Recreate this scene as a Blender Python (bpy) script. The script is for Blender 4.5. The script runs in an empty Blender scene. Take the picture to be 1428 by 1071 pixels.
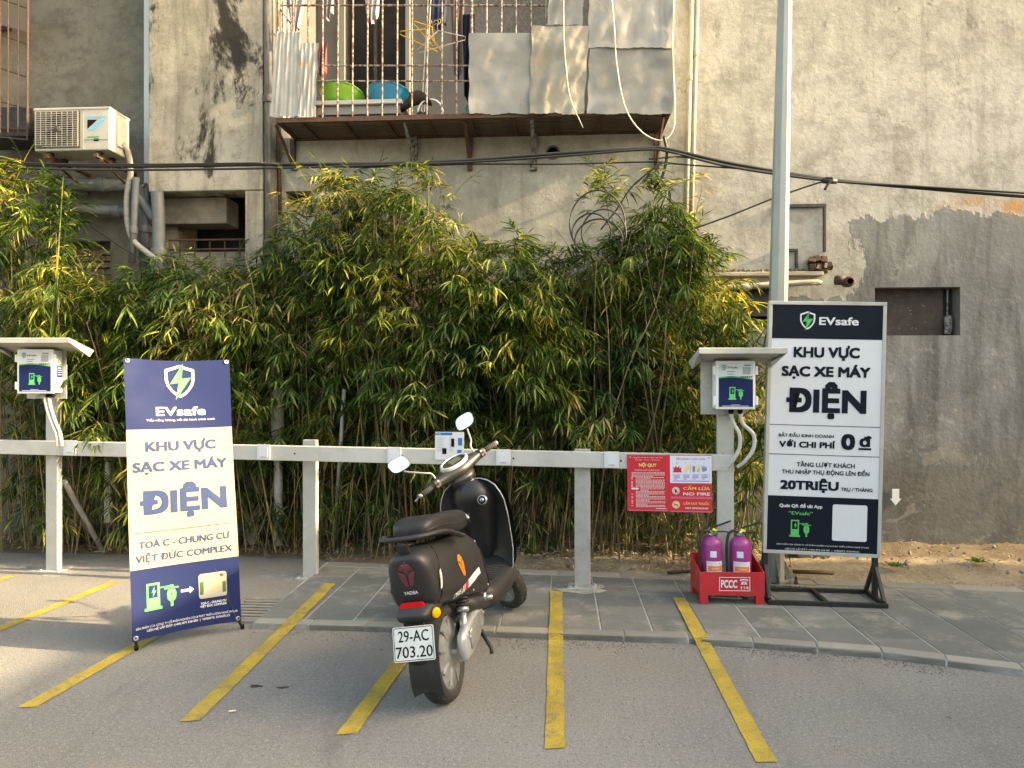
import bpy, math, random
from mathutils import Vector, Matrix, Euler, noise as mnoise
R = math.radians
random.seed(7)
scene = bpy.context.scene
col = scene.collection

# ------------------------------------------------------------------ camera, sky, sun, exposure
TH = R(3.6); CH = 1.4; FP = 1000.0; CX, CY = 714.0, 535.5
cd = bpy.data.cameras.new('camera'); cam = bpy.data.objects.new('camera', cd); col.objects.link(cam)
cd.sensor_width = 36; cd.lens = 36*FP/1428; cd.clip_start = .05; cd.clip_end = 400
cam.location = (0, 0, CH); cam.rotation_euler = (R(90), 0, TH); scene.camera = cam
SUN_EL, SUN_AZ = R(24), R(3.5)             # azimuth measured from +X towards -Y (towards the camera side)
sv = Vector((math.cos(SUN_EL)*math.cos(SUN_AZ), -math.cos(SUN_EL)*math.sin(SUN_AZ), math.sin(SUN_EL)))
world = bpy.data.worlds.new('World'); scene.world = world; world.use_nodes = True
wn = world.node_tree; wn.nodes.clear()
sky = wn.nodes.new('ShaderNodeTexSky'); sky.sky_type = 'NISHITA'; sky.sun_disc = False
sky.sun_elevation = SUN_EL; sky.sun_rotation = R(90)+SUN_AZ
sky.dust_density = 5.0; sky.air_density = 1.2; sky.ozone_density = 1.0; sky.altitude = 0
bg = wn.nodes.new('ShaderNodeBackground'); bg.inputs['Strength'].default_value = .15
wo = wn.nodes.new('ShaderNodeOutputWorld')
wn.links.new(sky.outputs[0], bg.inputs[0]); wn.links.new(bg.outputs[0], wo.inputs[0])
sd = bpy.data.lights.new('sun', 'SUN'); sd.energy = 3.0; sd.angle = R(.6); sd.color = (1, .84, .62)
so = bpy.data.objects.new('sun', sd); col.objects.link(so); so.location = (6, -2, 8)
so.rotation_euler = sv.to_track_quat('Z', 'Y').to_euler()
vs = scene.view_settings; vs.view_transform = 'Standard'; vs.look = 'None'; vs.gamma = 1; vs.use_curve_mapping = False
vs.exposure = 2.45
try:
    vs.use_white_balance = True; vs.white_balance_temperature = 7900; vs.white_balance_tint = 7
except Exception: pass
scene.render.engine = 'CYCLES'
scene.cycles.max_bounces = 4; scene.cycles.transparent_max_bounces = 8

# ------------------------------------------------------------------ geometry helpers
cr = Vector((math.cos(TH), math.sin(TH), 0)); cf = Vector((-math.sin(TH), math.cos(TH), 0))
def ray(px, py): return cr*((px-CX)/FP) + cf + Vector((0, 0, (CY-py)/FP))
O = Vector((0, 0, CH))
def U(px, py, D): return O + ray(px, py)*D                       # a point at a given distance
def G(px, py, z=0.0): return O + ray(px, py)*((CH-z)*FP/(py-CY))  # a point on the ground
WY = 6.05
def Wp(px, py, Y=WY):                                             # a point on a facade plane
    r = ray(px, py); return O + r*(Y/r.y)

class MB:
    def __init__(s): s.v = []; s.f = []; s.m = []
    def add(s, vs, fs, mi=0):
        n = len(s.v); s.v += [Vector(p) for p in vs]; s.f += [tuple(i+n for i in f) for f in fs]; s.m += [mi]*len(fs); return s
    def box(s, c, size, M=None, mi=0, taper=1.0):
        hx, hy, hz = size[0]/2, size[1]/2, size[2]/2; c = Vector(c)
        vs = []
        for z in (-hz, hz):
            t = taper if z > 0 else 1
            for x, y in ((-hx,-hy),(hx,-hy),(hx,hy),(-hx,hy)):
                p = Vector((x*t, y*t, z)); p = (M @ p) if M else p; vs.append(c+p)
        return s.add(vs, [(3,2,1,0),(4,5,6,7),(0,1,5,4),(1,2,6,5),(2,3,7,6),(3,0,4,7)], mi)
    def bb(s, a, b, mi=0):
        a = Vector(a); b = Vector(b); return s.box((a+b)/2, [abs(b[i]-a[i]) for i in range(3)], None, mi)
    def tube(s, pts, r, seg=8, mi=0, cap=True, flat=None, up=None):
        pts = [Vector(p) for p in pts]; n = len(pts)
        rr = r if isinstance(r, (list, tuple)) else [r]*n
        vs = []; prev = None
        for i, p in enumerate(pts):
            d = (pts[min(i+1, n-1)] - pts[max(i-1, 0)])
            if d.length < 1e-9: d = Vector((0,0,1))
            d.normalize()
            if prev is None:
                a = Vector(up) if up else (Vector((0,0,1)) if abs(d.z) < .9 else Vector((1,0,0)))
            else: a = prev
            a = a - d*a.dot(d)
            if a.length < 1e-6: a = d.orthogonal()
            a.normalize(); prev = a; b = d.cross(a)
            for k in range(seg):
                t = 2*math.pi*k/seg + (math.pi/seg)
                fa, fb = (1, 1) if flat is None else flat
                vs.append(p + a*math.cos(t)*rr[i]*fa + b*math.sin(t)*rr[i]*fb)
        fs = []
        for i in range(n-1):
            for k in range(seg):
                k2 = (k+1) % seg; fs.append((i*seg+k, i*seg+k2, (i+1)*seg+k2, (i+1)*seg+k))
        if cap:
            fs.append(tuple(range(seg-1, -1, -1))); fs.append(tuple((n-1)*seg+k for k in range(seg)))
        return s.add(vs, fs, mi)
    def grid(s, rows, mi=0, closed=False, caps=False):
        n = len(rows); m = len(rows[0]); vs = [p for r in rows for p in r]; fs = []
        for i in range(n-1):
            for k in range(m if closed else m-1):
                k2 = (k+1) % m; fs.append((i*m+k, i*m+k2, (i+1)*m+k2, (i+1)*m+k))
        if caps: fs.append(tuple(range(m-1, -1, -1))); fs.append(tuple((n-1)*m+k for k in range(m)))
        return s.add(vs, fs, mi)
    def lathe(s, prof, c=(0,0,0), M=None, seg=24, mi=0, cap=True):           # prof = (radius, height) along local z
        rows = []
        for r, h in prof:
            row = []
            for k in range(seg):
                t = 2*math.pi*k/seg; p = Vector((r*math.cos(t), r*math.sin(t), h)); p = (M @ p) if M else p; row.append(Vector(c)+p)
            rows.append(row)
        return s.grid(rows, mi, True, cap)
    def prism(s, poly, t, fr=None, mi=0):                          # poly in local (x,z); thickness t towards -y
        fr = fr or (lambda x, y, z: Vector((x, y, z)))
        n = len(poly); vs = [fr(x, 0, z) for x, z in poly] + [fr(x, -t, z) for x, z in poly]
        fs = [tuple(range(n-1, -1, -1)), tuple(n+i for i in range(n))] if False else [tuple(range(n)), tuple(2*n-1-i for i in range(n))]
        for i in range(n): j = (i+1) % n; fs.append((j, i, n+i, n+j))
        return s.add(vs, fs, mi)
    def xf(s, M):
        s.v = [M @ p for p in s.v]; return s
    def build(s, name, mat, parent=None, world=True, smooth=False, bevel=0, bseg=2, kind=None, recalc=True, sub=0, label=None, auto=None):
        vs = s.v
        if parent is not None and world:
            Mi = WM[parent.name].inverted(); vs = [Mi @ p for p in vs]
        xs = [p.x for p in vs]; ys = [p.y for p in vs]; zs = [p.z for p in vs]
        c = Vector(((min(xs)+max(xs))/2, (min(ys)+max(ys))/2, min(zs)))
        me = bpy.data.meshes.new(name); me.from_pydata([p-c for p in vs], [], s.f); me.update()
        mats = mat if isinstance(mat, (list, tuple)) else [mat]
        for m_ in mats: me.materials.append(m_)
        if len(mats) > 1: me.polygons.foreach_set('material_index', s.m)
        if recalc:
            import bmesh
            b = bmesh.new(); b.from_mesh(me); bmesh.ops.recalc_face_normals(b, faces=b.faces); b.to_mesh(me); b.free()
        if smooth: me.polygons.foreach_set('use_smooth', [True]*len(me.polygons))
        o = bpy.data.objects.new(name, me); col.objects.link(o); o.location = c
        if parent is not None: o.parent = parent
        PM = WM[parent.name] if parent is not None else Matrix()
        WM[o.name] = PM @ Matrix.Translation(c)
        if bevel:
            bm_ = o.modifiers.new('bevel', 'BEVEL'); bm_.width = bevel; bm_.segments = bseg; bm_.limit_method = 'ANGLE'; bm_.angle_limit = R(35)
            if smooth is not None: bm_.harden_normals = False
        if sub:
            sb = o.modifiers.new('sub', 'SUBSURF'); sb.levels = sub; sb.render_levels = sub
        if auto:
            import bmesh
            b = bmesh.new(); b.from_mesh(me)
            for e in b.edges:
                if len(e.link_faces) == 2 and e.calc_face_angle(0) > R(auto): e.smooth = False
            for f in b.faces: f.smooth = True
            b.to_mesh(me); b.free()
        if kind: o['kind'] = kind
        elif parent is not None and any(k_ in name for k_ in ('lettering', 'lines', 'captions', 'pictures', 'print', 'characters', 'step_numbers', 'pictogram', 'charging_icon', 'icon_screen', 'picture_t', 'picture_hand', 'rib')): o['kind'] = 'stuff'
        if label: o['label'] = label
        return o
WM = {}
def thing(name, label, cat, loc=(0,0,0), rot=None, group=None):
    o = bpy.data.objects.new(name, None); col.objects.link(o); o.empty_display_size = .1
    M = Matrix.Translation(Vector(loc)) @ (rot.to_4x4() if rot else Matrix())
    o.matrix_basis = M; WM[o.name] = M
    o['label'] = label; o['category'] = cat
    if group: o['group'] = group
    return o
def tag(o, label, cat, group=None, kind=None):
    o['label'] = label; o['category'] = cat
    if group: o['group'] = group
    if kind: o['kind'] = kind
    return o
def struct(o): o['kind'] = 'structure'; return o
def curve(pts, n=8):                                               # Catmull-Rom through pts
    P = [Vector(p) for p in pts]; P = [2*P[0]-P[1]] + P + [2*P[-1]-P[-2]]; out = []
    for i in range(1, len(P)-2):
        a, b, c, d = P[i-1:i+3]
        for k in range(n):
            t = k/n; out.append(.5*((2*b)+(c-a)*t+(2*a-5*b+4*c-d)*t*t+(3*b-a-3*c+d)*t**3))
    out.append(P[-2]); return out
def lerp(a, b, t): return a+(b-a)*t
def interp(tab, x):
    if x <= tab[0][0]: return tab[0][1]
    for (a, b), (c, d) in zip(tab, tab[1:]):
        if x <= c: return b+(d-b)*(x-a)/(c-a)
    return tab[-1][1]

# ------------------------------------------------------------------ materials
class NT:
    def __init__(s, name):
        s.mat = bpy.data.materials.new(name); s.mat.use_nodes = True; s.t = s.mat.node_tree; s.t.nodes.clear()
        s.out = s.t.nodes.new('ShaderNodeOutputMaterial'); s.b = s.t.nodes.new('ShaderNodeBsdfPrincipled')
        s.t.links.new(s.b.outputs[0], s.out.inputs[0])
    def set(s, i, v):
        if isinstance(v, bpy.types.NodeSocket): s.t.links.new(v, i)
        else:
            try:
                if i.type == 'RGBA' and len(v) == 3: v = (*v, 1)
            except TypeError: pass
            i.default_value = v
    def p(s, **k):
        nm = {'col':'Base Color','rough':'Roughness','metal':'Metallic','spec':'Specular IOR Level','coat':'Coat Weight','crough':'Coat Roughness','normal':'Normal','trans':'Transmission Weight','alpha':'Alpha','sheen':'Sheen Weight'}
        for a, v in k.items(): s.set(s.b.inputs[nm[a]], v)
        return s.mat
    def pos(s): return s.t.nodes.new('ShaderNodeNewGeometry').outputs['Position']
    def obj(s): return s.t.nodes.new('ShaderNodeTexCoord').outputs['Object']
    def island(s): return s.t.nodes.new('ShaderNodeNewGeometry').outputs['Random Per Island']
    def rnd(s): return s.t.nodes.new('ShaderNodeObjectInfo').outputs['Random']
    def mp(s, v, sc=(1,1,1), loc=(0,0,0)):
        n = s.t.nodes.new('ShaderNodeMapping'); s.set(n.inputs['Vector'], v); n.inputs['Scale'].default_value = sc; n.inputs['Location'].default_value = loc; return n.outputs[0]
    def noise(s, v, sc, det=5, ro=.55, dist=0, col=False):
        n = s.t.nodes.new('ShaderNodeTexNoise'); s.set(n.inputs['Vector'], v); n.inputs['Scale'].default_value = sc
        n.inputs['Detail'].default_value = det; n.inputs['Roughness'].default_value = ro; n.inputs['Distortion'].default_value = dist
        return n.outputs['Color' if col else 'Fac']
    def vor(s, v, sc, feat='F1', out='Distance'):
        n = s.t.nodes.new('ShaderNodeTexVoronoi'); n.feature = feat; s.set(n.inputs['Vector'], v); n.inputs['Scale'].default_value = sc; return n.outputs[out]
    def wave(s, v, sc, dist=0, d='X'):
        n = s.t.nodes.new('ShaderNodeTexWave'); n.bands_direction = d; s.set(n.inputs['Vector'], v); n.inputs['Scale'].default_value = sc; n.inputs['Distortion'].default_value = dist; return n.outputs['Fac']
    def m(s, op, a, b=0.0, c=None, clamp=False):
        n = s.t.nodes.new('ShaderNodeMath'); n.operation = op; n.use_clamp = clamp; s.set(n.inputs[0], a); s.set(n.inputs[1], b)
        if c is not None: s.set(n.inputs[2], c)
        return n.outputs[0]
    def mr(s, x, a, b, c=0.0, d=1.0, sm=True):
        n = s.t.nodes.new('ShaderNodeMapRange'); n.interpolation_type = 'SMOOTHSTEP' if sm else 'LINEAR'
        for i, v in enumerate((x, a, b, c, d)): s.set(n.inputs[i], v)
        return n.outputs[0]
    def mix(s, f, a, b, mode='MIX'):
        n = s.t.nodes.new('ShaderNodeMix'); n.data_type = 'RGBA'; n.blend_type = mode
        s.set(n.inputs[0], f); s.set(n.inputs[6], a); s.set(n.inputs[7], b); return n.outputs[2]
    def ramp(s, f, st):
        n = s.t.nodes.new('ShaderNodeValToRGB'); s.set(n.inputs[0], f); e = n.color_ramp.elements
        while len(e) < len(st): e.new(.5)
        for q, (p_, c) in zip(e, st): q.position = p_; q.color = (*c, 1)
        return n.outputs[0]
    def sep(s, v):
        n = s.t.nodes.new('ShaderNodeSeparateXYZ'); s.set(n.inputs[0], v); return n.outputs
    def bump(s, h, dist=.01, st=1.0, nrm=None):
        n = s.t.nodes.new('ShaderNodeBump'); s.set(n.inputs['Height'], h); n.inputs['Distance'].default_value = dist; n.inputs['Strength'].default_value = st
        if nrm is not None: s.set(n.inputs['Normal'], nrm)
        return n.outputs[0]
    def vadd(s, a, b, k=1.0):
        n = s.t.nodes.new('ShaderNodeVectorMath'); n.operation = 'MULTIPLY_ADD'; s.set(n.inputs[0], b); s.set(n.inputs[1], (k, k, k)); s.set(n.inputs[2], a); return n.outputs[0]

def dk(c, k): return tuple(min(1, x*k) for x in c)
def M_(name, c, rough=.55, metal=0, var=.25, sc=6, c2=None, bump=.002, bsc=80, coat=0, spec=.5, stretch=(1,1,1), dirt=0, dirtc=(.22,.19,.15), rust=0):
    n = NT(name); P = n.mp(n.obj(), stretch)
    f = n.noise(P, sc, 6, .6); c2 = c2 or dk(c, 1-var)
    cc = n.mix(n.mr(f, .35, .7), c, c2)
    if rust: cc = n.mix(n.m('MULTIPLY', n.mr(n.noise(P, 17, 8, .8), .645, .67), rust), cc, n.mix(n.noise(P, 60, 4), (.16,.06,.025), (.05,.03,.02)))
    if dirt: cc = n.mix(n.m('MULTIPLY', n.mr(n.noise(P, sc*2.3, 8, .7), .45, .75), dirt), cc, dirtc)
    ro = n.mr(n.noise(P, sc*1.7, 4), .3, .7, max(0, rough-.08), min(1, rough+.08))
    k = dict(col=cc, rough=ro, metal=metal, spec=spec)
    if bump: k['normal'] = n.bump(n.noise(P, bsc, 5, .6), bump)
    if coat: k['coat'] = coat; k['crough'] = .08
    return n.p(**k)

def leaf_mat(name, stops, trans=.35):
    n = NT(name); f = n.m('FRACT', n.m('ADD', n.island(), n.rnd())); f = n.m('ADD', f, n.mr(n.noise(n.pos(), 1.9, 3), .35, .68, -.28, .22), clamp=True)
    c = n.ramp(f, stops); c = n.mix(n.mr(n.noise(n.pos(), 1.4, 3), .35, .65), c, n.mix(1, c, (1.35, 1.2, .7), 'MULTIPLY'))
    n.p(col=c, rough=.5, spec=.22)
    t = n.t.nodes.new('ShaderNodeBsdfTranslucent'); n.set(t.inputs[0], n.mix(1, c, (1.6, 1.5, .6), 'MULTIPLY'))
    mx = n.t.nodes.new('ShaderNodeMixShader'); mx.inputs[0].default_value = trans
    n.t.links.new(n.b.outputs[0], mx.inputs[1]); n.t.links.new(t.outputs[0], mx.inputs[2]); n.t.links.new(mx.outputs[0], n.out.inputs[0])
    return n.mat

def plaster(name, light, dark, grey=0, mould=.5, streak=.5, upper=True, seed=0., cracks=.5, mt=.60):
    n = NT(name); P = n.mp(n.pos(), (1,1,1), (seed, 0, seed*.7)); X, Y_, Z = n.sep(n.pos())
    f1 = n.noise(P, .9, 9, .62, .3); f2 = n.noise(P, 6, 8, .7); fs = n.noise(n.mp(P, (3.2, 3.2, .28)), 1.6, 7, .65, .4)
    ff = n.noise(P, 28, 6, .7)
    c = n.mix(n.mr(f1, .34, .66), light, dark)
    c = n.mix(n.mr(f2, .42, .66, 0, .6), c, dk(dark, .68)); c = n.mix(n.mr(n.noise(n.mp(P, (1, 1, 1.8)), 2.7, 8, .7, .5), .5, .66, 0, .5), c, dk(dark, .62))
    c = n.mix(n.m('MULTIPLY', n.mr(ff, .5, .72), .4), c, dk(light, 1.2))
    stk = n.m('MULTIPLY', n.mr(fs, .48, .7), streak)
    c = n.mix(stk, c, (.13, .115, .09))
    # peeled patches
    pk = n.mr(n.noise(P, 3.1, 10, .72, .6), .62, .64)
    pk = n.m('MULTIPLY', pk, n.mr(n.noise(P, .8, 3), .45, .6))
    c = n.mix(n.m('MULTIPLY', pk, .75), c, (.20, .175, .145))
    sp = n.mr(n.noise(n.mp(P, (1, 1, 2.2)), 13, 6, .7), .61, .69, 0, .6); c = n.mix(n.m('MULTIPLY', sp, n.mr(n.noise(P, 1.7, 4), .42, .6)), c, (.12, .105, .085))
    # fine cracks
    Pd = n.vadd(P, n.noise(P, 3.5, 5, .6, 0, True), .5)
    cw = n.mr(n.vor(Pd, 2.2, 'DISTANCE_TO_EDGE'), 0, .012, 1, 0)
    cw = n.m('MULTIPLY', cw, n.mr(n.noise(P, 1.1, 4), .5, .62)); cw = n.m('MULTIPLY', cw, cracks)
    c = n.mix(cw, c, (.06, .05, .04))
    # black mould
    mm = n.m('MULTIPLY', n.mr(n.noise(n.mp(P, (1.2, 1.2, .5)), 1.8, 9, .75, .35), mt, mt+.09), mould)
    c = n.mix(mm, c, (.035, .03, .024))
    h = n.m('ADD', n.m('MULTIPLY', f2, .6), n.m('MULTIPLY', ff, .35)); h = n.m('SUBTRACT', h, n.m('MULTIPLY', pk, .35)); h = n.m('SUBTRACT', h, n.m('MULTIPLY', cw, .4))
    h = n.m('ADD', h, n.m('MULTIPLY', f1, 1.2))
    if grey:
        e = n.m('MULTIPLY', n.m('SUBTRACT', n.noise(n.mp(P, (1,1,.6)), 5, 5, .6), .5), .5)
        gx = n.mr(n.m('ADD', X, e), 2.42, 2.45); gz = n.mr(n.m('ADD', Z, e), 2.78, 2.81, 1, 0)
        low = n.m('LESS_THAN', n.m('ADD', Z, e), n.mr(X, .9, 1.2, 1.75, 2.14))
        rt = n.mr(X, -3.2, -3.1)
        g = n.m('MAXIMUM', n.m('MULTIPLY', gx, gz), n.m('MULTIPLY', low, rt))
        gc = n.mix(n.mr(f1, .3, .7), (.235, .237, .228), (.14, .14, .134))
        gc = n.mix(n.mr(n.noise(n.mp(P, (2.2, 2.2, .35)), 2.3, 8, .7, .5), .42, .68, 0, .7), gc, (.07, .068, .063))
        gc = n.mix(n.mr(n.noise(P, 4.2, 10, .75), .56, .7, 0, .6), gc, (.34, .33, .31))
        hz = n.mr(n.m('ADD', Z, n.m('MULTIPLY', f2, .5)), .75, 1.35, 1, 0)
        gc = n.mix(n.m('MULTIPLY', hz, .55), gc, n.mix(n.mr(f2, .35, .65), (.155, .135, .105), (.075, .066, .055)))
        pl = n.m('MULTIPLY', n.mr(n.noise(P, 3.4, 9, .7, .9), .60, .63), n.mr(Z, .7, 1.6, 1, 0))
        gc = n.mix(n.m('MULTIPLY', pl, .6), gc, (.26, .235, .19))
        gc = n.mix(n.mr(X, .7, 1.15, .9, 0), gc, n.mix(n.mr(f2, .35, .65), (.085, .065, .045), (.035, .028, .02)))  # brown lower wall, its colour darkened behind the bamboo to deepen the shade
        c = n.mix(g, c, gc)
        orr = n.m('MULTIPLY', n.mr(n.m('ABSOLUTE', n.m('SUBTRACT', n.m('ADD', Z, e), 2.86)), 0, .14, 1, 0), n.mr(X, 2.9, 3.6))
        c = n.mix(n.m('MULTIPLY', orr, n.mr(f2, .4, .6)), c, (.46, .24, .10))
        h = n.m('ADD', h, n.m('MULTIPLY', g, .3))
    return n.p(col=c, rough=.9, spec=.2, normal=n.bump(h, .011, .85))

WALL = plaster('wall_plaster', (.43, .408, .352), (.34, .32, .272), grey=1, mould=.45, streak=.4, seed=3., cracks=.25)
WALLG = plaster('grey_plaster', (.165, .155, .125), (.115, .107, .085), mould=.15, streak=.75, seed=11., cracks=.5)
WALLM = plaster('mouldy_plaster', (.42, .38, .30), (.31, .275, .21), mould=1., streak=.75, seed=23., cracks=.35, mt=.515)
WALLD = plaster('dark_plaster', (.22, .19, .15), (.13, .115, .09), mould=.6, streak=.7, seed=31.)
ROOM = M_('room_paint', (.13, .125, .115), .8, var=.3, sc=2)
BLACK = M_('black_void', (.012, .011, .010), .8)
def rust_mat(name, paint, rustc, amt=.5):
    n = NT(name); P = n.pos(); f = n.noise(P, 30, 7, .7)
    c = n.mix(n.mr(f, .62-amt*.35, .70-amt*.35), paint, n.mix(n.noise(P, 70, 4), rustc, dk(rustc, .4)))
    return n.p(col=c, rough=.8, metal=0, normal=n.bump(n.noise(P, 160, 4), .002))
BARM = rust_mat('rusty_painted_bar', (.29, .26, .225), (.16, .07, .035), .45)
RUST = rust_mat('dark_rust', (.075, .055, .04), (.10, .045, .022), .6)
STEELD = rust_mat('grey_old_steel', (.20, .21, .20), (.12, .06, .035), .4)
def sheet_mat(name, c, c2, sd):
    n = NT(name); P = n.mp(n.pos(), (1,1,1), (sd, sd, 0))
    c_ = n.mix(n.mr(n.noise(P, 2.4, 8, .65), .35, .68), c, c2)
    c_ = n.mix(n.mr(n.noise(n.mp(P, (5,5,.6)), 2, 8, .7), .52, .72, 0, .6), c_, (.20, .185, .16))
    c_ = n.mix(n.m('MULTIPLY', n.mr(n.noise(P, 5, 4, .6), .60, .72), .7), c_, (.42, .25, .09))
    c_ = n.mix(n.mr(n.noise(P, 16, 8, .8), .62, .70, 0, .7), c_, (.10, .085, .07))
    h = n.m('ADD', n.noise(P, 3, 6, .6, .8), n.m('MULTIPLY', n.noise(P, 40, 3), .1))
    return n.p(col=c_, rough=.8, spec=.2, normal=n.bump(h, .008, .6))
SHEET1 = sheet_mat('tin_sheet', (.29, .285, .265), (.20, .197, .18), 1.)
SHEET2 = sheet_mat('crumpled_sheet', (.32, .30, .245), (.23, .21, .165), 5.)
SHEET3 = sheet_mat('pale_sheet', (.34, .337, .315), (.25, .246, .228), 9.)

def asphalt():
    n = NT('asphalt'); P = n.pos()
    f1 = n.noise(P, .55, 7, .6, .2); f2 = n.noise(P, 260, 3, .6); f3 = n.vor(P, 190)
    c = n.mix(n.mr(f1, .3, .7), (.172, .169, .160), (.258, .249, .229)); f4 = n.noise(P, 62, 5, .75)
    c = n.mix(n.mr(f4, .54, .62, 0, .5), c, (.38, .37, .34)); c = n.mix(n.mr(f4, .46, .38, 0, .5), c, (.085, .08, .072))
    c = n.mix(n.mr(n.noise(P, 2.6, 8, .7), .50, .72, 0, .6), c, (.25, .22, .18))
    X, Y_, Z = n.sep(P)
    dst = n.m('MULTIPLY', n.mr(n.m('ADD', Y_, n.m('MULTIPLY', f1, .8)), 3.4, 4.4), n.mr(n.noise(P, 1.6, 7, .65), .35, .7))
    c = n.mix(n.m('MULTIPLY', dst, .5), c, (.27, .225, .165))
    c = n.mix(n.mr(f2, .53, .62, 0, .7), c, (.36, .34, .31)); c = n.mix(n.mr(f2, .44, .32, 0, .75), c, (.06, .056, .05))
    c = n.mix(n.m('MULTIPLY', n.mr(n.noise(P, 7, 9, .8, .5), .62, .70), .7), c, (.10, .092, .082))
    c = n.mix(n.m('MULTIPLY', n.mr(n.noise(n.mp(P, (1, .22, 1)), 2.6, 8, .7, .3), .54, .68), .38), c, (.10, .096, .088))
    dr = n.m('MULTIPLY', n.mr(n.vor(P, 5.5), .03, .085, 1, 0), n.mr(n.noise(P, 3.1, 2), .56, .62)); c = n.mix(n.m('MULTIPLY', dr, .65), c, (.055, .05, .045))
    cr_ = n.mr(n.vor(n.vadd(P, n.noise(P, 2.2, 5, .6, 0, True), .7), .55, 'DISTANCE_TO_EDGE'), 0, .006, 1, 0)
    cr_ = n.m('MULTIPLY', cr_, n.mr(n.noise(P, .9, 3), .5, .6)); c = n.mix(n.m('MULTIPLY', cr_, .12), c, (.05, .045, .04))
    h = n.m('ADD', n.m('MULTIPLY', f3, 1.0), n.m('MULTIPLY', f2, 1.0)); h = n.m('SUBTRACT', h, n.m('MULTIPLY', cr_, .2))
    return n.p(col=c, rough=.93, spec=.25, normal=n.bump(h, .0035, 1.0))
ASPH = asphalt()
def stone_mat(name, a, b, dirt=.8):
    n = NT(name); P = n.pos(); r = n.rnd()
    c = n.mix(n.noise(n.vadd(P, n.mix(1, (1,1,1), r, 'MULTIPLY'), 7.), 3.5, 8, .65, 1.2), a, b)
    c = n.mix(.6, c, n.mix(1, c, n.ramp(r, [(0,(.62,.66,.62)),(.5,(1,1,1)),(1,(1.45,1.38,1.25))]), 'MULTIPLY'))
    c = n.mix(n.m('MULTIPLY', n.mr(n.noise(P, 2.2, 10, .75), .48, .66), dirt), c, (.30, .275, .23))
    c = n.mix(n.mr(n.noise(P, 38, 8, .8, 1.), .6, .72, 0, .5), c, (.30, .29, .27))
    h = n.m('ADD', n.noise(P, 9, 8, .7, 1.5), n.m('MULTIPLY', n.noise(P, 90, 4), .3))
    return n.p(col=c, rough=.78, spec=.35, normal=n.bump(h, .008, .8))
TILE = stone_mat('slate_paving', (.102, .108, .100), (.175, .178, .162))
KERB = stone_mat('kerb_stone', (.20, .195, .175), (.27, .255, .22), .6)
GROUT = M_('mortar', (.42, .41, .37), .95, var=.3, sc=12, bump=.004)
CONC = M_('rough_concrete', (.27, .25, .215), .95, var=.45, sc=5, bump=.005, bsc=60, c2=(.15, .135, .115))
def soil_mat():
    n = NT('sandy_soil'); P = n.pos(); X, Y_, Z = n.sep(P)
    c = n.mix(n.mr(n.noise(P, 3, 9, .7), .35, .65), (.40, .325, .215), (.24, .19, .13))
    c = n.mix(n.mr(n.noise(P, 22, 8, .75), .5, .7), c, (.46, .385, .26)); c = n.mix(n.mr(n.noise(P, 60, 6, .7), .56, .68), c, (.08, .06, .04))
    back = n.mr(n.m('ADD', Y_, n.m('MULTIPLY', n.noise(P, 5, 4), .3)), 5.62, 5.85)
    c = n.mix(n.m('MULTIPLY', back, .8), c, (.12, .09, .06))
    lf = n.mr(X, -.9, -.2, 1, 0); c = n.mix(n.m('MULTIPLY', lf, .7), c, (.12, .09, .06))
    return n.p(col=c, rough=.97, spec=.1, normal=n.bump(n.noise(P, 45, 7, .75), .02, 1.))
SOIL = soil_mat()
def paint_mat():
    n = NT('yellow_road_paint'); P = n.pos()
    w = n.mr(n.noise(P, 7, 9, .85, .6), .52, .60); s_ = n.mr(n.noise(P, 100, 4, .7), .55, .62)
    c = n.mix(n.mr(n.noise(P, 5, 6), .3, .7), (.52, .37, .045), (.36, .26, .05))
    c = n.mix(n.m('MULTIPLY', n.m('MAXIMUM', w, s_), .7), c, (.17, .15, .11))
    return n.p(col=c, rough=.75, spec=.3, normal=n.bump(n.m('ADD', n.noise(P, 260, 3, .6), n.vor(P, 190)), .0035, 1.))
YEL = paint_mat()
WHITEP = M_('white_painted_steel', (.43, .43, .40), .45, var=.15, sc=4, dirt=.6, dirtc=(.30,.27,.21), bump=.0006, rust=.8)
WHITEB = M_('rail_paint', (.48, .475, .45), .5, var=.1, sc=3, dirt=.5, dirtc=(.33,.30,.24), bump=.0008, rust=.6)
GALV = M_('galvanised_steel', (.42, .42, .40), .45, .25, var=.25, sc=9, dirt=.35)
ALU = M_('aluminium', (.55, .56, .57), .34, .9, var=.2, sc=12, bump=.0008)
PLWHITE = M_('white_plastic', (.72, .73, .72), .38, var=.06, sc=6, bump=0)
CREAM = M_('cream_plastic', (.40, .385, .33), .45, var=.12, sc=4, dirt=.25)
PVCG = M_('grey_pvc', (.125, .14, .145), .5, var=.25, sc=5, dirt=.45)
PVCB = M_('beige_pipe_paint', (.42, .36, .27), .6, var=.3, sc=5, dirt=.4)
BLKM = M_('black_frame_paint', (.010, .010, .011), .5, var=.3, sc=10, dirt=.25, dirtc=(.10,.09,.08))
CABLE = M_('black_cable', (.015, .015, .016), .6, var=.3, bump=0)
WCABLE = M_('white_cable', (.58, .54, .43), .55, var=.2, bump=0)
def flat(name, c, rough=.6, spec=.12, var=.05): return M_(name, c, rough, var=var, sc=3, bump=0, spec=spec)
NAVY = flat('print_navy', (.010, .020, .085)); NAVYT = flat('print_navy_text', (.03, .05, .13), .65, .2); CREAMP = flat('print_cream', (.60, .60, .62), .45)
DNAVY = flat('print_dark_navy', (.0065, .010, .018)); PWHITE = flat('print_white', (.62, .63, .66)); PGREEN = flat('print_green', (.085, .43, .115)); DGREEN = flat('print_dark_green', (.03, .26, .10))
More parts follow.
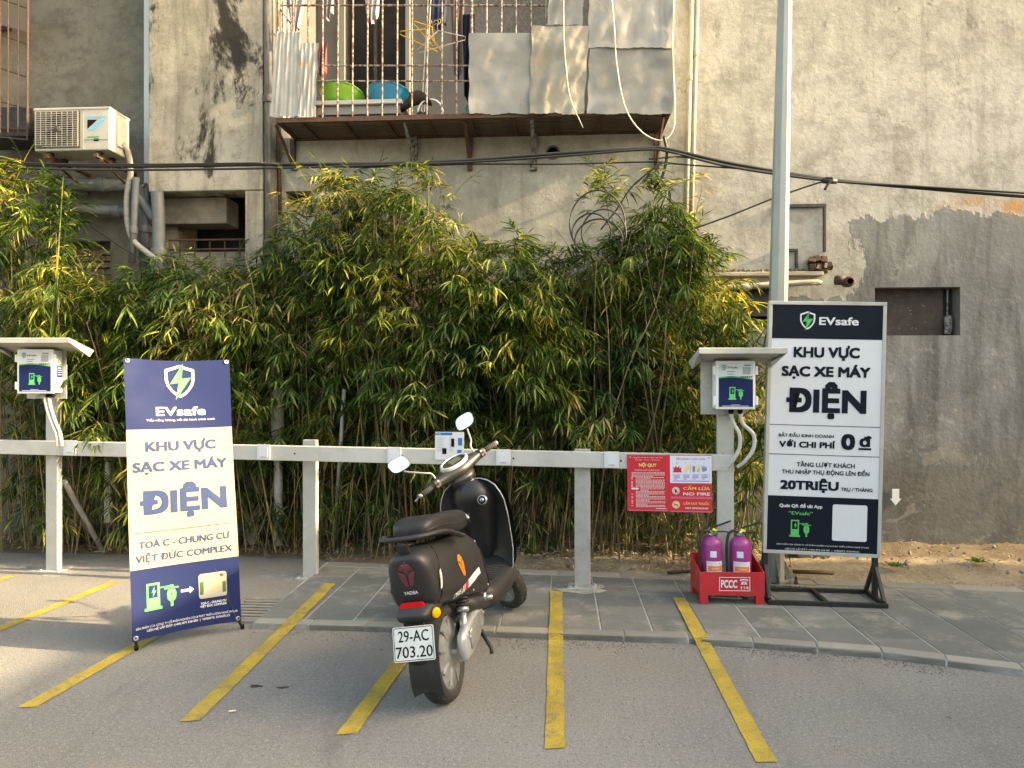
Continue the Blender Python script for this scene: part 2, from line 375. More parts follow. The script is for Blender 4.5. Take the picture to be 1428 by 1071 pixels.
PLG = flat('print_light_green', (.11, .52, .15)); PRED = flat('print_red', (.55, .035, .045)); PYEL = flat('print_yellow', (.75, .60, .22)); PBLUE = flat('print_blue', (.03, .16, .45)); PORG = flat('print_orange', (.85, .20, .03))
PTAN = flat('print_tan', (.45, .33, .20)); PPURP = flat('print_purple', (.28, .12, .42)); PGREY = flat('print_grey', (.35, .36, .38)); PPALE = flat('print_pale_blue', (.62, .66, .78)); PBLACK = flat('print_black', (.006, .006, .007))
SKYBL = flat('print_sky_blue', (.10, .42, .68)); PINK = flat('print_pink', (.6, .12, .2))

# ------------------------------------------------------------------ lettering
_tc = {}
def tmesh(s, off):
    k = (s, off)
    if k not in _tc:
        cu = bpy.data.curves.new('t', 'FONT'); cu.body = s; cu.size = 1; cu.offset = off; cu.resolution_u = 3; cu.fill_mode = 'BOTH'
        o = bpy.data.objects.new('t', cu); col.objects.link(o)
        me = bpy.data.meshes.new_from_object(o, depsgraph=None)
        _tc[k] = ([v.co.copy() for v in me.vertices], [tuple(p.vertices) for p in me.polygons])
        bpy.data.objects.remove(o); bpy.data.curves.remove(cu); bpy.data.meshes.remove(me)
    return _tc[k]
CAP = .73
def txt(mb, s, fr, cx, base, width, cap, off=.02, y=-.001, align='c', sh=0.0, slant=0.0):
    vs, fs = tmesh(s, 0)                                           # heavier strokes: the same outline laid several times, slightly shifted
    if not vs: return
    x0 = min(v.x for v in vs); x1 = max(v.x for v in vs); b = min(off*.8, .042); kx = width/(x1-x0+2*b); kz = cap/(CAP+2*b)
    ax = {'c': (x0+x1)/2, 'l': x0, 'r': x1}[align]
    sh_ = [(0, 0)] if off < .012 else ([(-b, 0), (b, 0)] if off < .022 else [(-b, -b), (b, -b), (b, b), (-b, b), (0, 0), (-b, 0), (b, 0), (0, b), (0, -b)])
    for k, (dx, dz) in enumerate(sh_):
        mb.add([fr(cx+(v.x-ax+dx)*kx+v.y*kz*slant, y-.00004*k, base+(v.y+b+dz)*kz) for v in vs], fs)
def quadmap(TL, TR, BL, BR, w, h):                                 # picture position on a sign -> metres on its face
    def f(px, py):
        u = v = .5
        for _ in range(12):
            x = (TL[0]*(1-u)+TR[0]*u)*(1-v)+(BL[0]*(1-u)+BR[0]*u)*v; y = (TL[1]*(1-u)+TR[1]*u)*(1-v)+(BL[1]*(1-u)+BR[1]*u)*v
            u += (px-x)/((TR[0]-TL[0])*(1-v)+(BR[0]-BL[0])*v); v += (py-y)/((BL[1]-TL[1])*(1-u)+(BR[1]-TR[1])*u)
        return ((u-.5)*w, (1-v)*h)
    return f
ID = lambda x, y, z: Vector((x, y, z))
def rect(mb, x0, z0, x1, z1, fr, y=-.0005, t=.0004): mb.add([fr(x0,y,z0),fr(x1,y,z0),fr(x1,y,z1),fr(x0,y,z1)], [(0,1,2,3)])
def polyf(mb, pts, fr, y): mb.add([fr(a, y, b) for a, b in pts], [tuple(range(len(pts)))])
def ringp(mb, outer, inner, fr, y):
    n = len(outer); mb.add([fr(a,y,b) for a,b in outer]+[fr(a,y,b) for a,b in inner], [(i,(i+1)%n,n+(i+1)%n,n+i) for i in range(n)])
def rrect(x0, z0, x1, z1, r, k=4):
    out = []
    for cx, cz, a0 in ((x1-r, z1-r, 0), (x0+r, z1-r, 90), (x0+r, z0+r, 180), (x1-r, z0+r, 270)):
        for i in range(k+1): a = R(a0+90*i/k); out.append((cx+r*math.cos(a), cz+r*math.sin(a)))
    return out
def circ(cx, cz, r, n=20): return [(cx+r*math.cos(2*math.pi*i/n), cz+r*math.sin(2*math.pi*i/n)) for i in range(n)]
SHIELD = [(0,1),(.35,.86),(.72,.74),(.8,.70),(.8,.1),(.72,-.25),(.5,-.6),(.25,-.85),(0,-1),(-.25,-.85),(-.5,-.6),(-.72,-.25),(-.8,.1),(-.8,.70),(-.72,.74),(-.35,.86)]
BOLT = [(.25,1.12),(-.62,-.18),(-.08,-.1),(-.30,-1.15),(.70,.22),(.12,.16)]
def evlogo(root, fr, cx, cz, r, white, green, dgreen, y=-.0015):
    a = MB(); ringp(a, [(cx+x*r, cz+z*r) for x, z in SHIELD], [(cx+x*r*.80, cz+z*r*.82) for x, z in SHIELD], fr, y); a.build('shield_logo', white, root, world=False, recalc=False)
    b = MB(); polyf(b, [(cx+x*r*.86, cz+z*r*.98) for x, z in BOLT], fr, y-.0005); b.build('bolt_logo', green, root, world=False, recalc=False)
    c = MB(); polyf(c, [(cx+x*r*.86, cz+z*r*.98) for x, z in (BOLT[0], (-.19,.46), (-.02,-.02), (.12,.16))], fr, y-.001); c.build('bolt_logo_shade', dgreen, root, world=False, recalc=False)
def pumpicon(root, fr, cx, cz, h, green, back, y=-.0015):
    g = MB(); w = h*.55
    x0 = cx-h*.62
    rect(g, x0+.05*h, cz-h*.40, x0+.05*h+w*.85, cz+h*.5, fr, y); rect(g, x0-.03*h, cz-h*.5, x0+.05*h+w*.98, cz-h*.40, fr, y)
    sx = cx+h*.32
    polyf(g, [(sx+x*h, cz+z*h) for x, z in ((-.17,.02),(-.12,.16),(.12,.16),(.17,.02),(.15,-.2),(.08,-.28),(-.08,-.28),(-.15,-.2))], fr, y)
    rect(g, sx-.05*h, cz-.48*h, sx+.05*h, cz-.27*h, fr, y); rect(g, sx-.26*h, cz+.19*h, sx+.26*h, cz+.24*h, fr, y)
    polyf(g, [(sx-.1*h, cz+.26*h), (sx+.1*h, cz+.26*h), (sx+.06*h, cz+.33*h), (sx-.06*h, cz+.33*h)], fr, y)
    rect(g, x0+w*.9, cz+.27*h, sx-.02*h, cz+.31*h, fr, y)
    g.build('charging_icon', green, root, world=False, recalc=False)
    b = MB(); rect(b, x0+.12*h, cz-.05*h, x0+w*.80, cz+.42*h, fr, y-.0005); polyf(b, circ(sx, cz-.02*h, .035*h, 10), fr, y-.0005)
    b.build('icon_screen', back, root, world=False, recalc=False)
    c = MB(); bx = x0+w*.5+.03*h; polyf(c, [(bx+x*h*.13, cz+.18*h+z*h*.17) for x, z in BOLT], fr, y-.001); c.build('icon_bolt', green, root, world=False, recalc=False)

# ================================================================== GROUND
g = MB(); g.add([(-60,-60,0),(60,-60,0),(60,60,0),(-60,60,0)], [(0,1,2,3)]); struct(g.build('road', ASPH))
KZ = .032
kpts = [G(x, y, KZ) for x, y in ((352,869),(430,871),(510,873),(600,877),(690,881),(780,884),(870,887),(960,890),(1050,896),(1140,903),(1230,910),(1320,921),(1428,934))]
d_ = (kpts[-1]-kpts[-2]).normalized(); kpts += [kpts[-1]+d_*.8*i for i in range(1, 6)]
back = [G(x, y, KZ) for x, y in ((455,783),(560,787),(700,793),(850,798),(1000,803),(1150,809),(1300,814),(1428,819))]
d_ = (back[-1]-back[-2]).normalized(); back += [back[-1]+d_*.9*i for i in range(1, 5)]
# bed of the pavement: one slab under the stones
pav = bpy.data.objects.new('pavement', None); col.objects.link(pav); WM[pav.name] = Matrix(); struct(pav)
b = MB(); b.prism([(p.x, p.y) for p in kpts] + [(p.x, p.y) for p in reversed(back)], .05, lambda x, y, z: Vector((x, z, KZ-.004+y))); b.build('mortar_bed', GROUT, pav)
def poly_clip(poly, a, b):                                        # keep the left side of a->b
    out = []; n = len(poly)
    def sd(p): return (b[0]-a[0])*(p[1]-a[1])-(b[1]-a[1])*(p[0]-a[0])
    for i in range(n):
        p, q = poly[i], poly[(i+1) % n]; sp, sq = sd(p), sd(q)
        if sp >= 0: out.append(p)
        if (sp >= 0) != (sq >= 0): t = sp/(sp-sq); out.append((p[0]+(q[0]-p[0])*t, p[1]+(q[1]-p[1])*t))
    return out
KW = .085
def slab(name, poly, z0, z1, mat, parent, jit=.0008):
    if len(poly) < 3: return None
    cx = sum(p[0] for p in poly)/len(poly); cy = sum(p[1] for p in poly)/len(poly)
    area = abs(sum(poly[i][0]*poly[(i+1)%len(poly)][1]-poly[(i+1)%len(poly)][0]*poly[i][1] for i in range(len(poly))))/2
    if area < .003: return None
    z1 += random.uniform(-jit, jit); mbx = MB(); n = len(poly); e = .006; tx, ty = random.uniform(-.0015,.0015), random.uniform(-.0015,.0015)
    low = [Vector((x, y, z0)) for x, y in poly]
    mid = [Vector((x, y, z1-.003)) for x, y in poly]
    top = [Vector((cx+(x-cx)*(1-e/max(.02, math.hypot(x-cx, y-cy))), cy+(y-cy)*(1-e/max(.02, math.hypot(x-cx, y-cy))), z1+(x-cx)*tx+(y-cy)*ty)) for x, y in poly]
    mbx.grid([low, mid, top], closed=True); mbx.add(top, [tuple(range(n))])
    return mbx.build(name, mat, parent)
kin = []
for i in range(len(kpts)):
    d = (kpts[min(i+1, len(kpts)-1)]-kpts[max(i-1, 0)]).normalized(); kin.append(kpts[i]+Vector((-d.y, d.x, 0))*KW)
for i in range(len(kpts)-1):
    d = (kpts[i+1]-kpts[i]).normalized()*.004
    q = [kpts[i]+d, kpts[i+1]-d, kin[i+1]-d, kin[i]+d]; slab('kerb_stone', [(p.x, p.y) for p in q], 0, KZ+.004, KERB, pav, .002)
front_line = [(p.x, p.y) for p in kin]; back_line = [(p.x, p.y) for p in back]
def yat(line, x):
    return interp(line, x)
bl_in = [(x, y-.135) for x, y in back_line]
tdir = math.tan(R(0))                                             # joints run straight away from the kerb
TW, TL_ = .285, .44
x = -1.75; k = 0
left_a = (kin[0].x, kin[0].y); left_b = (back[0].x, back[0].y)
while x < 5.6:
    x1 = x+TW; y = 3.2+random.uniform(0, TL_)
    while y < 6:
        h = random.choice((TL_, TL_, .30, .58))
        poly = [(x+.004, y+.004), (x1-.004, y+.004), (x1-.004, y+h-.004), (x+.004, y+h-.004)]
        for L in (front_line,):
            ya, yb = yat(L, x), yat(L, x1); poly = poly_clip(poly, (x, ya+.006), (x1, yb+.006)) if poly else poly
        ya, yb = yat(bl_in, x), yat(bl_in, x1)
        if poly: poly = poly_clip(poly, (x1, yb-.004), (x, ya-.004))
        if poly: poly = poly_clip(poly, left_b, left_a)
        if poly: slab('paving_slab', poly, KZ-.03, KZ, TILE, pav)
        y += h
    x = x1; k += 1
for i in range(30):                                               # plain edging course along the back
    xa = back[0].x+.03+i*.44+(.0); xb = xa+.43
    if xb > back_line[-1][0]: break
    slab('edging_slab', [(xa, yat(bl_in, xa)+.003), (xb, yat(bl_in, xb)+.003), (xb, yat(back_line, xb)-.004), (xa, yat(back_line, xa)-.004)], KZ-.03, KZ+.002, KERB, pav)

# soil bed between the pavement and the wall
import bmesh
def hnoise(x, y):
    return .5*math.sin(x*7.3+y*3.1)+.3*math.sin(x*17.1-y*11.)+.25*math.sin(x*37.+y*29.)+.2*math.sin(x*71.-y*53.)
lb = [G(-260, 762, .02), G(0, 768, .02), G(200, 771, .02), G(340, 773, .02), G(452, 778, .02)]
bedline = [(-9, 5.9)] + [(p.x, p.y) for p in lb] + [(x, y+.0) for x, y in back_line] + [(12, 4.2)]
rows = []
NX = 420
for j in range(15):
    t = j/14; row = []
    for i in range(NX+1):
        X = -7.0+14.5*i/NX; y0 = yat(bedline, X)+.012*math.sin(X*9)+.006*math.sin(X*31); y = lerp(y0, 6.2, t)
        z = (.012 if X < -1.7 else KZ-.004)*1.0 + (0 if j == 0 else .03*min(1, t*3) + .016*hnoise(X, y) + random.uniform(-.005, .005)) + (.05*t if X > 1 else .02*t)
        if j == 0: z -= .03
        row.append(Vector((X, y, z)))
    rows.append(row)
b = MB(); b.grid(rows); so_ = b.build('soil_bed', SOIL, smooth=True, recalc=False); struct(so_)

# litter: dry leaves, husks, chips, small stones on the bed
DRY = NT('dry_litter'); DRY = DRY.p(col=DRY.ramp(DRY.island(), [(0,(.10,.065,.035)),(.35,(.27,.19,.10)),(.7,(.42,.32,.18)),(1,(.55,.46,.30))]), rough=.85, spec=.2)
def litter(name, n, xr, fy, label, smin=.02, smax=.08, zb=.05, asp=.22):
    b = MB()
    for i in range(n):
        X = random.uniform(*xr); y0 = yat(bedline, X); Y = y0+.02+(6.03-y0)*fy(); a = random.uniform(0, 6.28); L = random.uniform(smin, smax)*random.uniform(.5, 1); w = L*asp*random.uniform(.5, 1.5)
        z = (.012 if X < -1.7 else KZ)+.03+.016*hnoise(X, Y)+(.05 if X > 1 else .02)*(Y-y0)/(6.2-y0)+random.uniform(0, .018)
        if Y < y0+.15: z = KZ+random.uniform(.004,.02) if X > -1.7 else .03
        c, s_ = math.cos(a), math.sin(a); t = random.uniform(-.3, .5); bend = random.uniform(0, .3)*L
        P0 = Vector((X-c*L/2, Y-s_*L/2, z)); P2 = Vector((X+c*L/2, Y+s_*L/2, z+t*L*.5)); Pm = (P0+P2)/2+Vector((0,0,bend)); sd_ = Vector((-s_*w/2, c*w/2, random.uniform(-.3,.3)*w))
        b.add([P0, Pm-sd_, P2, Pm+sd_], [(0,1,3),(1,2,3)])
    o = b.build(name, DRY, recalc=False); tag(o, label, 'leaf litter', kind='stuff'); return o
litter('leaf_litter', 5200, (-6, 1.7), lambda: random.random(), 'dry bamboo leaves and husks littering the soil bed under the bamboo', .02, .11, asp=.13)
litter('bark_chips', 1700, (.9, 5.2), lambda: random.random()**.8, 'pale husks and chips scattered on sandy soil at the foot of the grey wall', .008, .04, asp=.35)
b = MB()
for i in range(220):
    X = random.uniform(-1.5, 5); y0 = yat(bedline, X); Y = y0+.05+(5.95-y0)*random.random(); r_ = random.uniform(.004, .018)*random.random()+.003
    M2 = Euler((random.random()*3, random.random()*3, random.random()*3)).to_matrix()
    b.box((X, Y, KZ+.04+.016*hnoise(X, Y)+(.04 if X > 1 else .01)), (r_*2, r_*1.5, r_*1.2), M2, taper=.6)
tag(b.build('small_stones', CONC), 'small stones and rubble bits lying on the soil bed', 'stones', kind='stuff')

# painted bay lines, one per bay edge, on the road and over the pavement
def band(a, b, w0, z, w1=None):
    a, b = Vector(a), Vector(b); d = (b-a).normalized(); n = Vector((-d.y, d.x, 0)); w1 = w1 or w0
    L = (b-a).length; k = max(3, int(L/.045)); l, r_ = [], []
    for i in range(k+1):
        t = i/k; p = a.lerp(b, t); w = lerp(w0, w1, t)/2
        l.append(p+n*(w+random.uniform(-.0022,.0022))+Vector((0,0,z))); r_.append(p-n*(w+random.uniform(-.0022,.0022))+Vector((0,0,z)))
    j = .012
    l[0] -= d*random.uniform(0,j); r_[0] += d*random.uniform(0,j); l[-1] += d*random.uniform(0,j); r_[-1] -= d*random.uniform(0,j)
    return l, r_
def line(segs, label=None):
    m = MB(); L_, R_ = [], []
    for (a, b, w, z) in segs:
        l, r_ = band(a, b, w, z); L_ += l; R_ += r_
    m.grid([L_, R_]); struct(m.build('bay_line', YEL, recalc=False))
def GP(px, py, z=0): p = G(px, py, z); p.z = 0; return p
LW = .078
line([(GP(1069,1064), GP(982,900.5), LW, .004), (GP(977,891,KZ), GP(947,835,KZ), LW, KZ+.0075)])
line([(GP(774,1044), GP(775,893), LW, .004), (GP(775,884,KZ), GP(776,826,KZ), LW, KZ+.0075)])
line([(GP(483,1025), GP(600,866), LW, .004)])
line([(GP(264,1007), GP(396,879.5), LW, .004), (GP(405,870.5,KZ), GP(461,815,KZ), LW, KZ+.0075)])
line([(GP(38,987), GP(300,839), LW, .004)])
line([(GP(-190,948), GP(0,877), LW, .004), (GP(0,877), GP(162,811), LW, .004)])
line([(GP(-190,862), GP(16,804), LW, .004)])
# pale cement smears round the post feet
CEM = NT('cement_smear'); P_ = CEM.pos(); CEM = CEM.p(col=CEM.mix(CEM.mr(CEM.noise(P_, 14, 8, .7), .4, .6), (.27,.265,.24), (.18,.178,.16)), rough=.9, normal=CEM.bump(CEM.noise(P_, 60, 5), .004))
def blob(name, c, rx, ry, z, mat, label, cat, n=26, h=.003):
    m = MB(); ring = []
    ph = [random.uniform(0, 6.28) for _ in range(4)]
    for i in range(n):
        a = 2*math.pi*i/n; k = 1+.18*math.sin(2*a+ph[0])+.14*math.sin(3*a+ph[1])+.1*math.sin(5*a+ph[2])+.07*math.sin(9*a+ph[3]); ring.append(Vector((c.x+rx*k*math.cos(a), c.y+ry*k*math.sin(a), z)))
    m.grid([ring, [Vector(((p.x-c.x)*.8+c.x, (p.y-c.y)*.8+c.y, z+h)) for p in ring]], closed=True)
    m.add([Vector(((p.x-c.x)*.8+c.x, (p.y-c.y)*.8+c.y, z+h)) for p in ring], [tuple(range(n))])
    o = m.build(name, mat); struct(o); return o
blob('cement_patch', G(72,797), .20, .13, .001, CEM, '', '')
blob('cement_patch', G(420,803), .26, .14, .001, CEM, '', '')
blob('cement_patch', G(814,822,KZ), .17, .10, KZ+.003, CEM, '', '', h=.004)
STAIN = flat('oil_stain', (.055, .045, .038), .7)
blob('oil_stain', G(357,957), .035, .014, .001, STAIN, '', '', h=.001); blob('oil_stain', G(394,959), .03, .012, .001, STAIN, '', '', h=.001)
m = MB(); a = G(319,992,.006); m.tube([a, a+cr*.028+cf*.006], .0042, 8); tag(m.build('cigarette_butt', flat('filter_paper', (.62,.50,.30))), 'small tan cigarette butt lying on the asphalt', 'cigarette butt')
m = MB(); a = G(358,910,.004); m.tube([a, a+cr*.05-cf*.003+Vector((0,0,.002)), a+cr*.09], .0025, 5); tag(m.build('twig', DRY), 'short dry twig on the asphalt beside the banner', 'twig')

# grit gathered below the kerb and over the road
b = MB(); rg = random.Random(5)
for i in range(2600):
    if i < 1500: k_ = rg.uniform(0, len(kpts)-7.01); j = int(k_); p = kpts[j].lerp(kpts[j+1], k_-j)+Vector((rg.gauss(0,.02), -abs(rg.gauss(0,.07))-.004, 0)); r_ = rg.uniform(.0012,.0045)
    else: p = Vector((rg.uniform(-3.2,3.4), rg.uniform(2.3,4.3), 0)); r_ = rg.uniform(.001,.0032)
    ky = interp([(q.x, q.y) for q in kpts], p.x)
    if p.x > kpts[0].x and p.y > ky-.004: continue
    p.z = r_*.4; b.box(p, (r_*2.2, r_*1.7, r_*1.4), Euler((rg.random()*3, rg.random()*3, rg.random()*3)).to_matrix(), taper=.6)
tag(b.build('road_grit', CONC, recalc=False), 'fine grit gathered along the kerb and over the asphalt', 'grit', kind='stuff')
# drain grate
dg = thing('drain_grate', 'concrete drain grate with slots set in the asphalt behind the banner', 'drain', G(352,852))
c0 = G(352,852)
m = MB(); W_, D_ = .33, .46
for sx in (-1, 1): m.box(c0+Vector((sx*(W_/2-.02), 0, .008)), (.04, D_, .016))
for sy in (-1, 1): m.box(c0+Vector((0, sy*(D_/2-.02), .008)), (W_-.081, .04, .016))
m.build('frame', CONC, dg, bevel=.003)
m = MB(); m.box(c0+Vector((0,0,.002)), (W_-.08, D_-.08, .001)); m.build('drain_pit', BLACK, dg)
for i in range(7):
    m = MB(); m.box(c0+Vector((0, -D_/2+.065+i*.055, .008)), (W_-.085, .026, .012)); m.build('grate_bar', CONC, dg, bevel=.003)

# little weeds
WEED = leaf_mat('weed_leaf', [(0,(.045,.11,.02)),(.6,(.09,.19,.03)),(1,(.16,.25,.05))], .3)
def weed(c, s, n, label):
    m = MB()
    for i in range(n):
        a = random.uniform(0, 6.28); e = random.uniform(.3, 1.3); L = s*random.uniform(.4, 1); st = c+Vector((random.uniform(-s,s)*.6, random.uniform(-s,s)*.3, 0))
        d = Vector((math.cos(a)*math.cos(e), math.sin(a)*math.cos(e), math.sin(e))); sd_ = d.orthogonal().normalized()*L*.14
        m.add([st, st+d*L*.5-sd_, st+d*L+Vector((0,0,-L*.15)), st+d*L*.5+sd_], [(0,1,2,3)])
    tag(m.build('weed', WEED, recalc=False), label, 'weed')
weed(G(742,770,.07), .07, 70, 'small leafy weed at the bamboo foot, right of the scooter front wheel')
weed(G(1250,790,.10), .06, 60, 'low green weeds growing on the soil right of the standing sign')
weed(G(1362,784,.10), .07, 60, 'low green weeds at the wall foot, far right')
weed(G(930,768,.08), .05, 40, 'tiny green weed by the wall behind the red tray')
for a, b_ in (((1150,909),'thin grass in the gutter below the kerb, left tuft'), ((1298,925),'thin grass in the gutter below the kerb, right tuft'), ((540,878),'thin grass along the kerb left of the scooter')):
    weed(G(*a, .0), .025, 26, b_)

# ================================================================== BUILDING
bld = thing('apartment_building', 'old stained plaster apartment block behind the bamboo with a caged balcony', 'building', (0, WY, 0))
def wall_holes(name, mat, x0, x1, z0, z1, holes, Y, depth=.22, parent=bld):
    xs = sorted(set([x0, x1]+[h[0] for h in holes]+[h[1] for h in holes])); zs = sorted(set([z0, z1]+[h[2] for h in holes]+[h[3] for h in holes])); m = MB()
    for i in range(len(xs)-1):
        for j in range(len(zs)-1):
            cx_, cz_ = (xs[i]+xs[i+1])/2, (zs[j]+zs[j+1])/2
            if any(h[0] < cx_ < h[1] and h[2] < cz_ < h[3] for h in holes): continue
            m.add([(xs[i],Y,zs[j]),(xs[i+1],Y,zs[j]),(xs[i+1],Y,zs[j+1]),(xs[i],Y,zs[j+1])], [(0,1,2,3)])
    for a, b_, c, d in holes:
        m.add([(a,Y,c),(a,Y,d),(a,Y+depth,d),(a,Y+depth,c)], [(0,1,2,3)]); m.add([(b_,Y,c),(b_,Y,d),(b_,Y+depth,d),(b_,Y+depth,c)], [(3,2,1,0)])
        m.add([(a,Y,c),(b_,Y,c),(b_,Y+depth,c),(a,Y+depth,c)], [(3,2,1,0)]); m.add([(a,Y,d),(b_,Y,d),(b_,Y+depth,d),(a,Y+depth,d)], [(0,1,2,3)])
    # back and sides close the body
    return m.build(name, mat, parent, recalc=False)
def hole(px0, py0, px1, py1, Y=WY):
    a = Wp(px0, py1, Y); b_ = Wp(px1, py0, Y); return (a.x, b_.x, a.z, b_.z)
xl = Wp(378, 300).x
hb = hole(392, 0, 905, 172); hb = (hb[0], hb[1], 3.52, 5.9)
hr = hole(1220, 400, 1339, 468); hl = hole(1012, 400, 1100, 457); hs = hole(398, 266, 437, 290)
wall_holes('facade_wall', WALL, xl, 12, -.2, 7.5, [hb, hr, hl, hs], WY)
# left bay
xg0, xg1 = Wp(-420, 200, 6.15).x, Wp(206, 200, 6.15).x
hbk = hole(84, 336, 154, 400, 6.15)
wall_holes('grey_facade_wall', WALLG, xg0, xg1, -.2, 7.5, [hbk], 6.15, .18)
# protruding bay with opening under it
PB = 5.90
xa, xb = Wp(207, 100, PB).x, Wp(366, 100, PB).x; zb = Wp(280, 266, PB).z
m = MB(); m.bb((xa, PB, zb), (xb, 6.149, 7.5)); m.build('protruding_bay', WALLM, bld, bevel=.008)
xo0, xo1 = Wp(226, 300, PB).x, Wp(341, 300, PB).x
m = MB(); m.bb((xo1, PB+.01, -.1), (xb, 6.148, zb-.002)); m.build('pier', WALLM, bld, bevel=.006)
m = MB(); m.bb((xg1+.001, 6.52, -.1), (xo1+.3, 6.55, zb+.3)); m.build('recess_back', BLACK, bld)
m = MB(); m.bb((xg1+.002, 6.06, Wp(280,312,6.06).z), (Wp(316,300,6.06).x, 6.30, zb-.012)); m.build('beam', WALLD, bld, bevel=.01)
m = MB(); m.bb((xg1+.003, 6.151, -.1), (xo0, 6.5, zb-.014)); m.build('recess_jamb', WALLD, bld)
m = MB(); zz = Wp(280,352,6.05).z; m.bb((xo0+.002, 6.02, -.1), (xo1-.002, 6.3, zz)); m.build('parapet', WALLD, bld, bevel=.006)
for i in range(2):
    m = MB(); z_ = Wp(280, 336+i*13, 6.04).z; m.tube([(xo0+.004, 6.0, z_), (xo1-.004, 6.0, z_)], .008, 6); m.build('grille_bar', RUST, bld)
for i in range(5):
    m = MB(); x_ = lerp(xo0, xo1, (i+.7)/5.4); m.tube([(x_, 6.016, Wp(280,334,6.04).z), (x_, 6.016, zz-.05)], .006, 6); m.build('grille_bar', RUST, bld)
# pier edges and pipe shaft between the bay and the main wall
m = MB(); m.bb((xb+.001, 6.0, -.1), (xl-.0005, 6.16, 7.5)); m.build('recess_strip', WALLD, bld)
m = MB(); m.bb((Wp(203,80,6.11).x, 6.085, zb+.05), (xa-.002, 6.149, 7.5)); m.build('white_edge_strip', flat('pale_blue_white', (.50,.54,.56), .6), bld)
# roof/top and body so that the block is a solid from the side
m = MB(); m.bb((xg0, 7.3, -.1), (12, 12, 7.5)); m.build('building_body', WALLG, bld)
# bricked-up opening: single bricks
BRICK = NT('brick'); r_ = BRICK.rnd(); P_ = BRICK.pos()
BRICK = BRICK.p(col=BRICK.mix(BRICK.mr(BRICK.noise(P_, 26, 7, .7), .42, .6), BRICK.ramp(r_, [(0,(.20,.08,.05)),(.5,(.30,.13,.09)),(1,(.16,.10,.08))]), (.30,.27,.23)), rough=.95, normal=BRICK.bump(BRICK.noise(P_, 60, 5), .006))
m = MB(); m.bb((hbk[0]-.1, 6.292, hbk[2]-.1), (hbk[1]+.1, 6.33, hbk[3]+.1)); m.build('brick_mortar', WALLD, bld)
bh, bw = .058, .118; z_ = hbk[2]+.004; rI = 0
while z_ < hbk[3]-.08:
    x_ = hbk[0]-(.05 if rI % 2 else 0)
    while x_ < hbk[1]:
        a_, b_ = max(x_, hbk[0])+.005, min(x_+bw, hbk[1])-.005
        if b_-a_ > .02:
            m = MB(); m.box(((a_+b_)/2, 6.275+random.uniform(-.012,.006), z_+bh/2), (b_-a_, .05, bh-.012), Euler((random.uniform(-.04,.04), random.uniform(-.05,.05), random.uniform(-.06,.06))).to_matrix())
            m.build('brick', BRICK, bld, bevel=.004, bseg=1)
        x_ += bw
    z_ += bh; rI += 1
# small opening with one brick course, right of the pier
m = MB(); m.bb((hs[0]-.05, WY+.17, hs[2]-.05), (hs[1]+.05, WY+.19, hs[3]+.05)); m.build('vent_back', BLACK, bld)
for i in range(3):
    w_ = (hs[1]-hs[0])/2.4; m = MB(); m.box((hs[0]+w_*(i+.4), WY+.06, hs[2]+(.03 if i < 2 else .085)), (w_-.012, .1, .052)); m.build('brick', BRICK, bld, bevel=.004)
# right windows
BROWN = M_('dark_brown_board', (.055, .035, .026), .7, var=.35, sc=7, dirt=.35, dirtc=(.12,.10,.08))
wr = MB(); wr.bb((hr[0]+.001, WY+.10, hr[2]+.001), (hr[1]-.085, WY+.13, hr[3]-.001)); w1 = wr.build('window', BROWN, bld)
for i in range(14):
    m = MB(); x_ = random.uniform(hr[0]+.1, hr[1]-.2); z_ = random.uniform(hr[2]+.05, hr[3]-.05); m.tube([(x_, WY+.098, z_), (x_+random.uniform(-.02,.02), WY+.097, z_+random.uniform(-.015,.015))], .0014, 4); m.build('scratch', GROUT, w1)
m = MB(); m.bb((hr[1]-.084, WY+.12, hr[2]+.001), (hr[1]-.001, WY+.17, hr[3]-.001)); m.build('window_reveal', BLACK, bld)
m = MB(); m.tube([(hr[1]-.06, WY+.08, hr[2]+.16), (hr[1]-.058, WY+.08, hr[3]-.01)], .007, 8); m.box((hr[1]-.062, WY+.07, hr[2]+.09), (.05, .025, .15)); m.box((hr[1]-.045, WY+.055, hr[2]+.10), (.012, .02, .09)); w_ = m.build('window_latch_box', STEELD, bld, bevel=.003)
SLATD = M_('dark_slat', (.06, .052, .045), .7, var=.4, dirt=.5)
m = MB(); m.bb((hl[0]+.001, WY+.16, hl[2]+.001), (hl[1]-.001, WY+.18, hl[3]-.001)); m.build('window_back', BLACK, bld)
hh = hl[3]-hl[2]
for i, (zz0, zz1) in enumerate(((.62,.96),(.30,.58),(.02,.24))):
    m = MB(); m.box(((hl[0]+hl[1])/2, WY+.10+i*.008, hl[2]+hh*(zz0+zz1)/2), (hl[1]-hl[0]-.01, .015, hh*(zz1-zz0)), Euler((R(-12),0,0)).to_matrix()); m.build('shutter_slat', SLATD, bld, bevel=.002)
m = MB(); a = Wp(1012,383).x; b_ = Wp(1148,383).x; z_ = Wp(1080,384).z
m.bb((a-.3, 5.985, z_-.012), (b_-.02, WY-.001, z_+.022)); m.build('window_ledge', PVCB, bld, bevel=.006)
m = MB()
for i in range(90):
    x_ = lerp(a-.25, b_+.05, random.random()); s_ = random.uniform(.008, .028); m.box((x_, 6.02+random.uniform(-.01,.02), z_+.028+random.uniform(0,.008)), (s_*1.8, s_, s_), Euler((random.random(), random.random(), random.random()*3)).to_matrix(), taper=.6)
q = m.build('crumbled_mortar', WALLD, bld); q['kind'] = 'stuff'
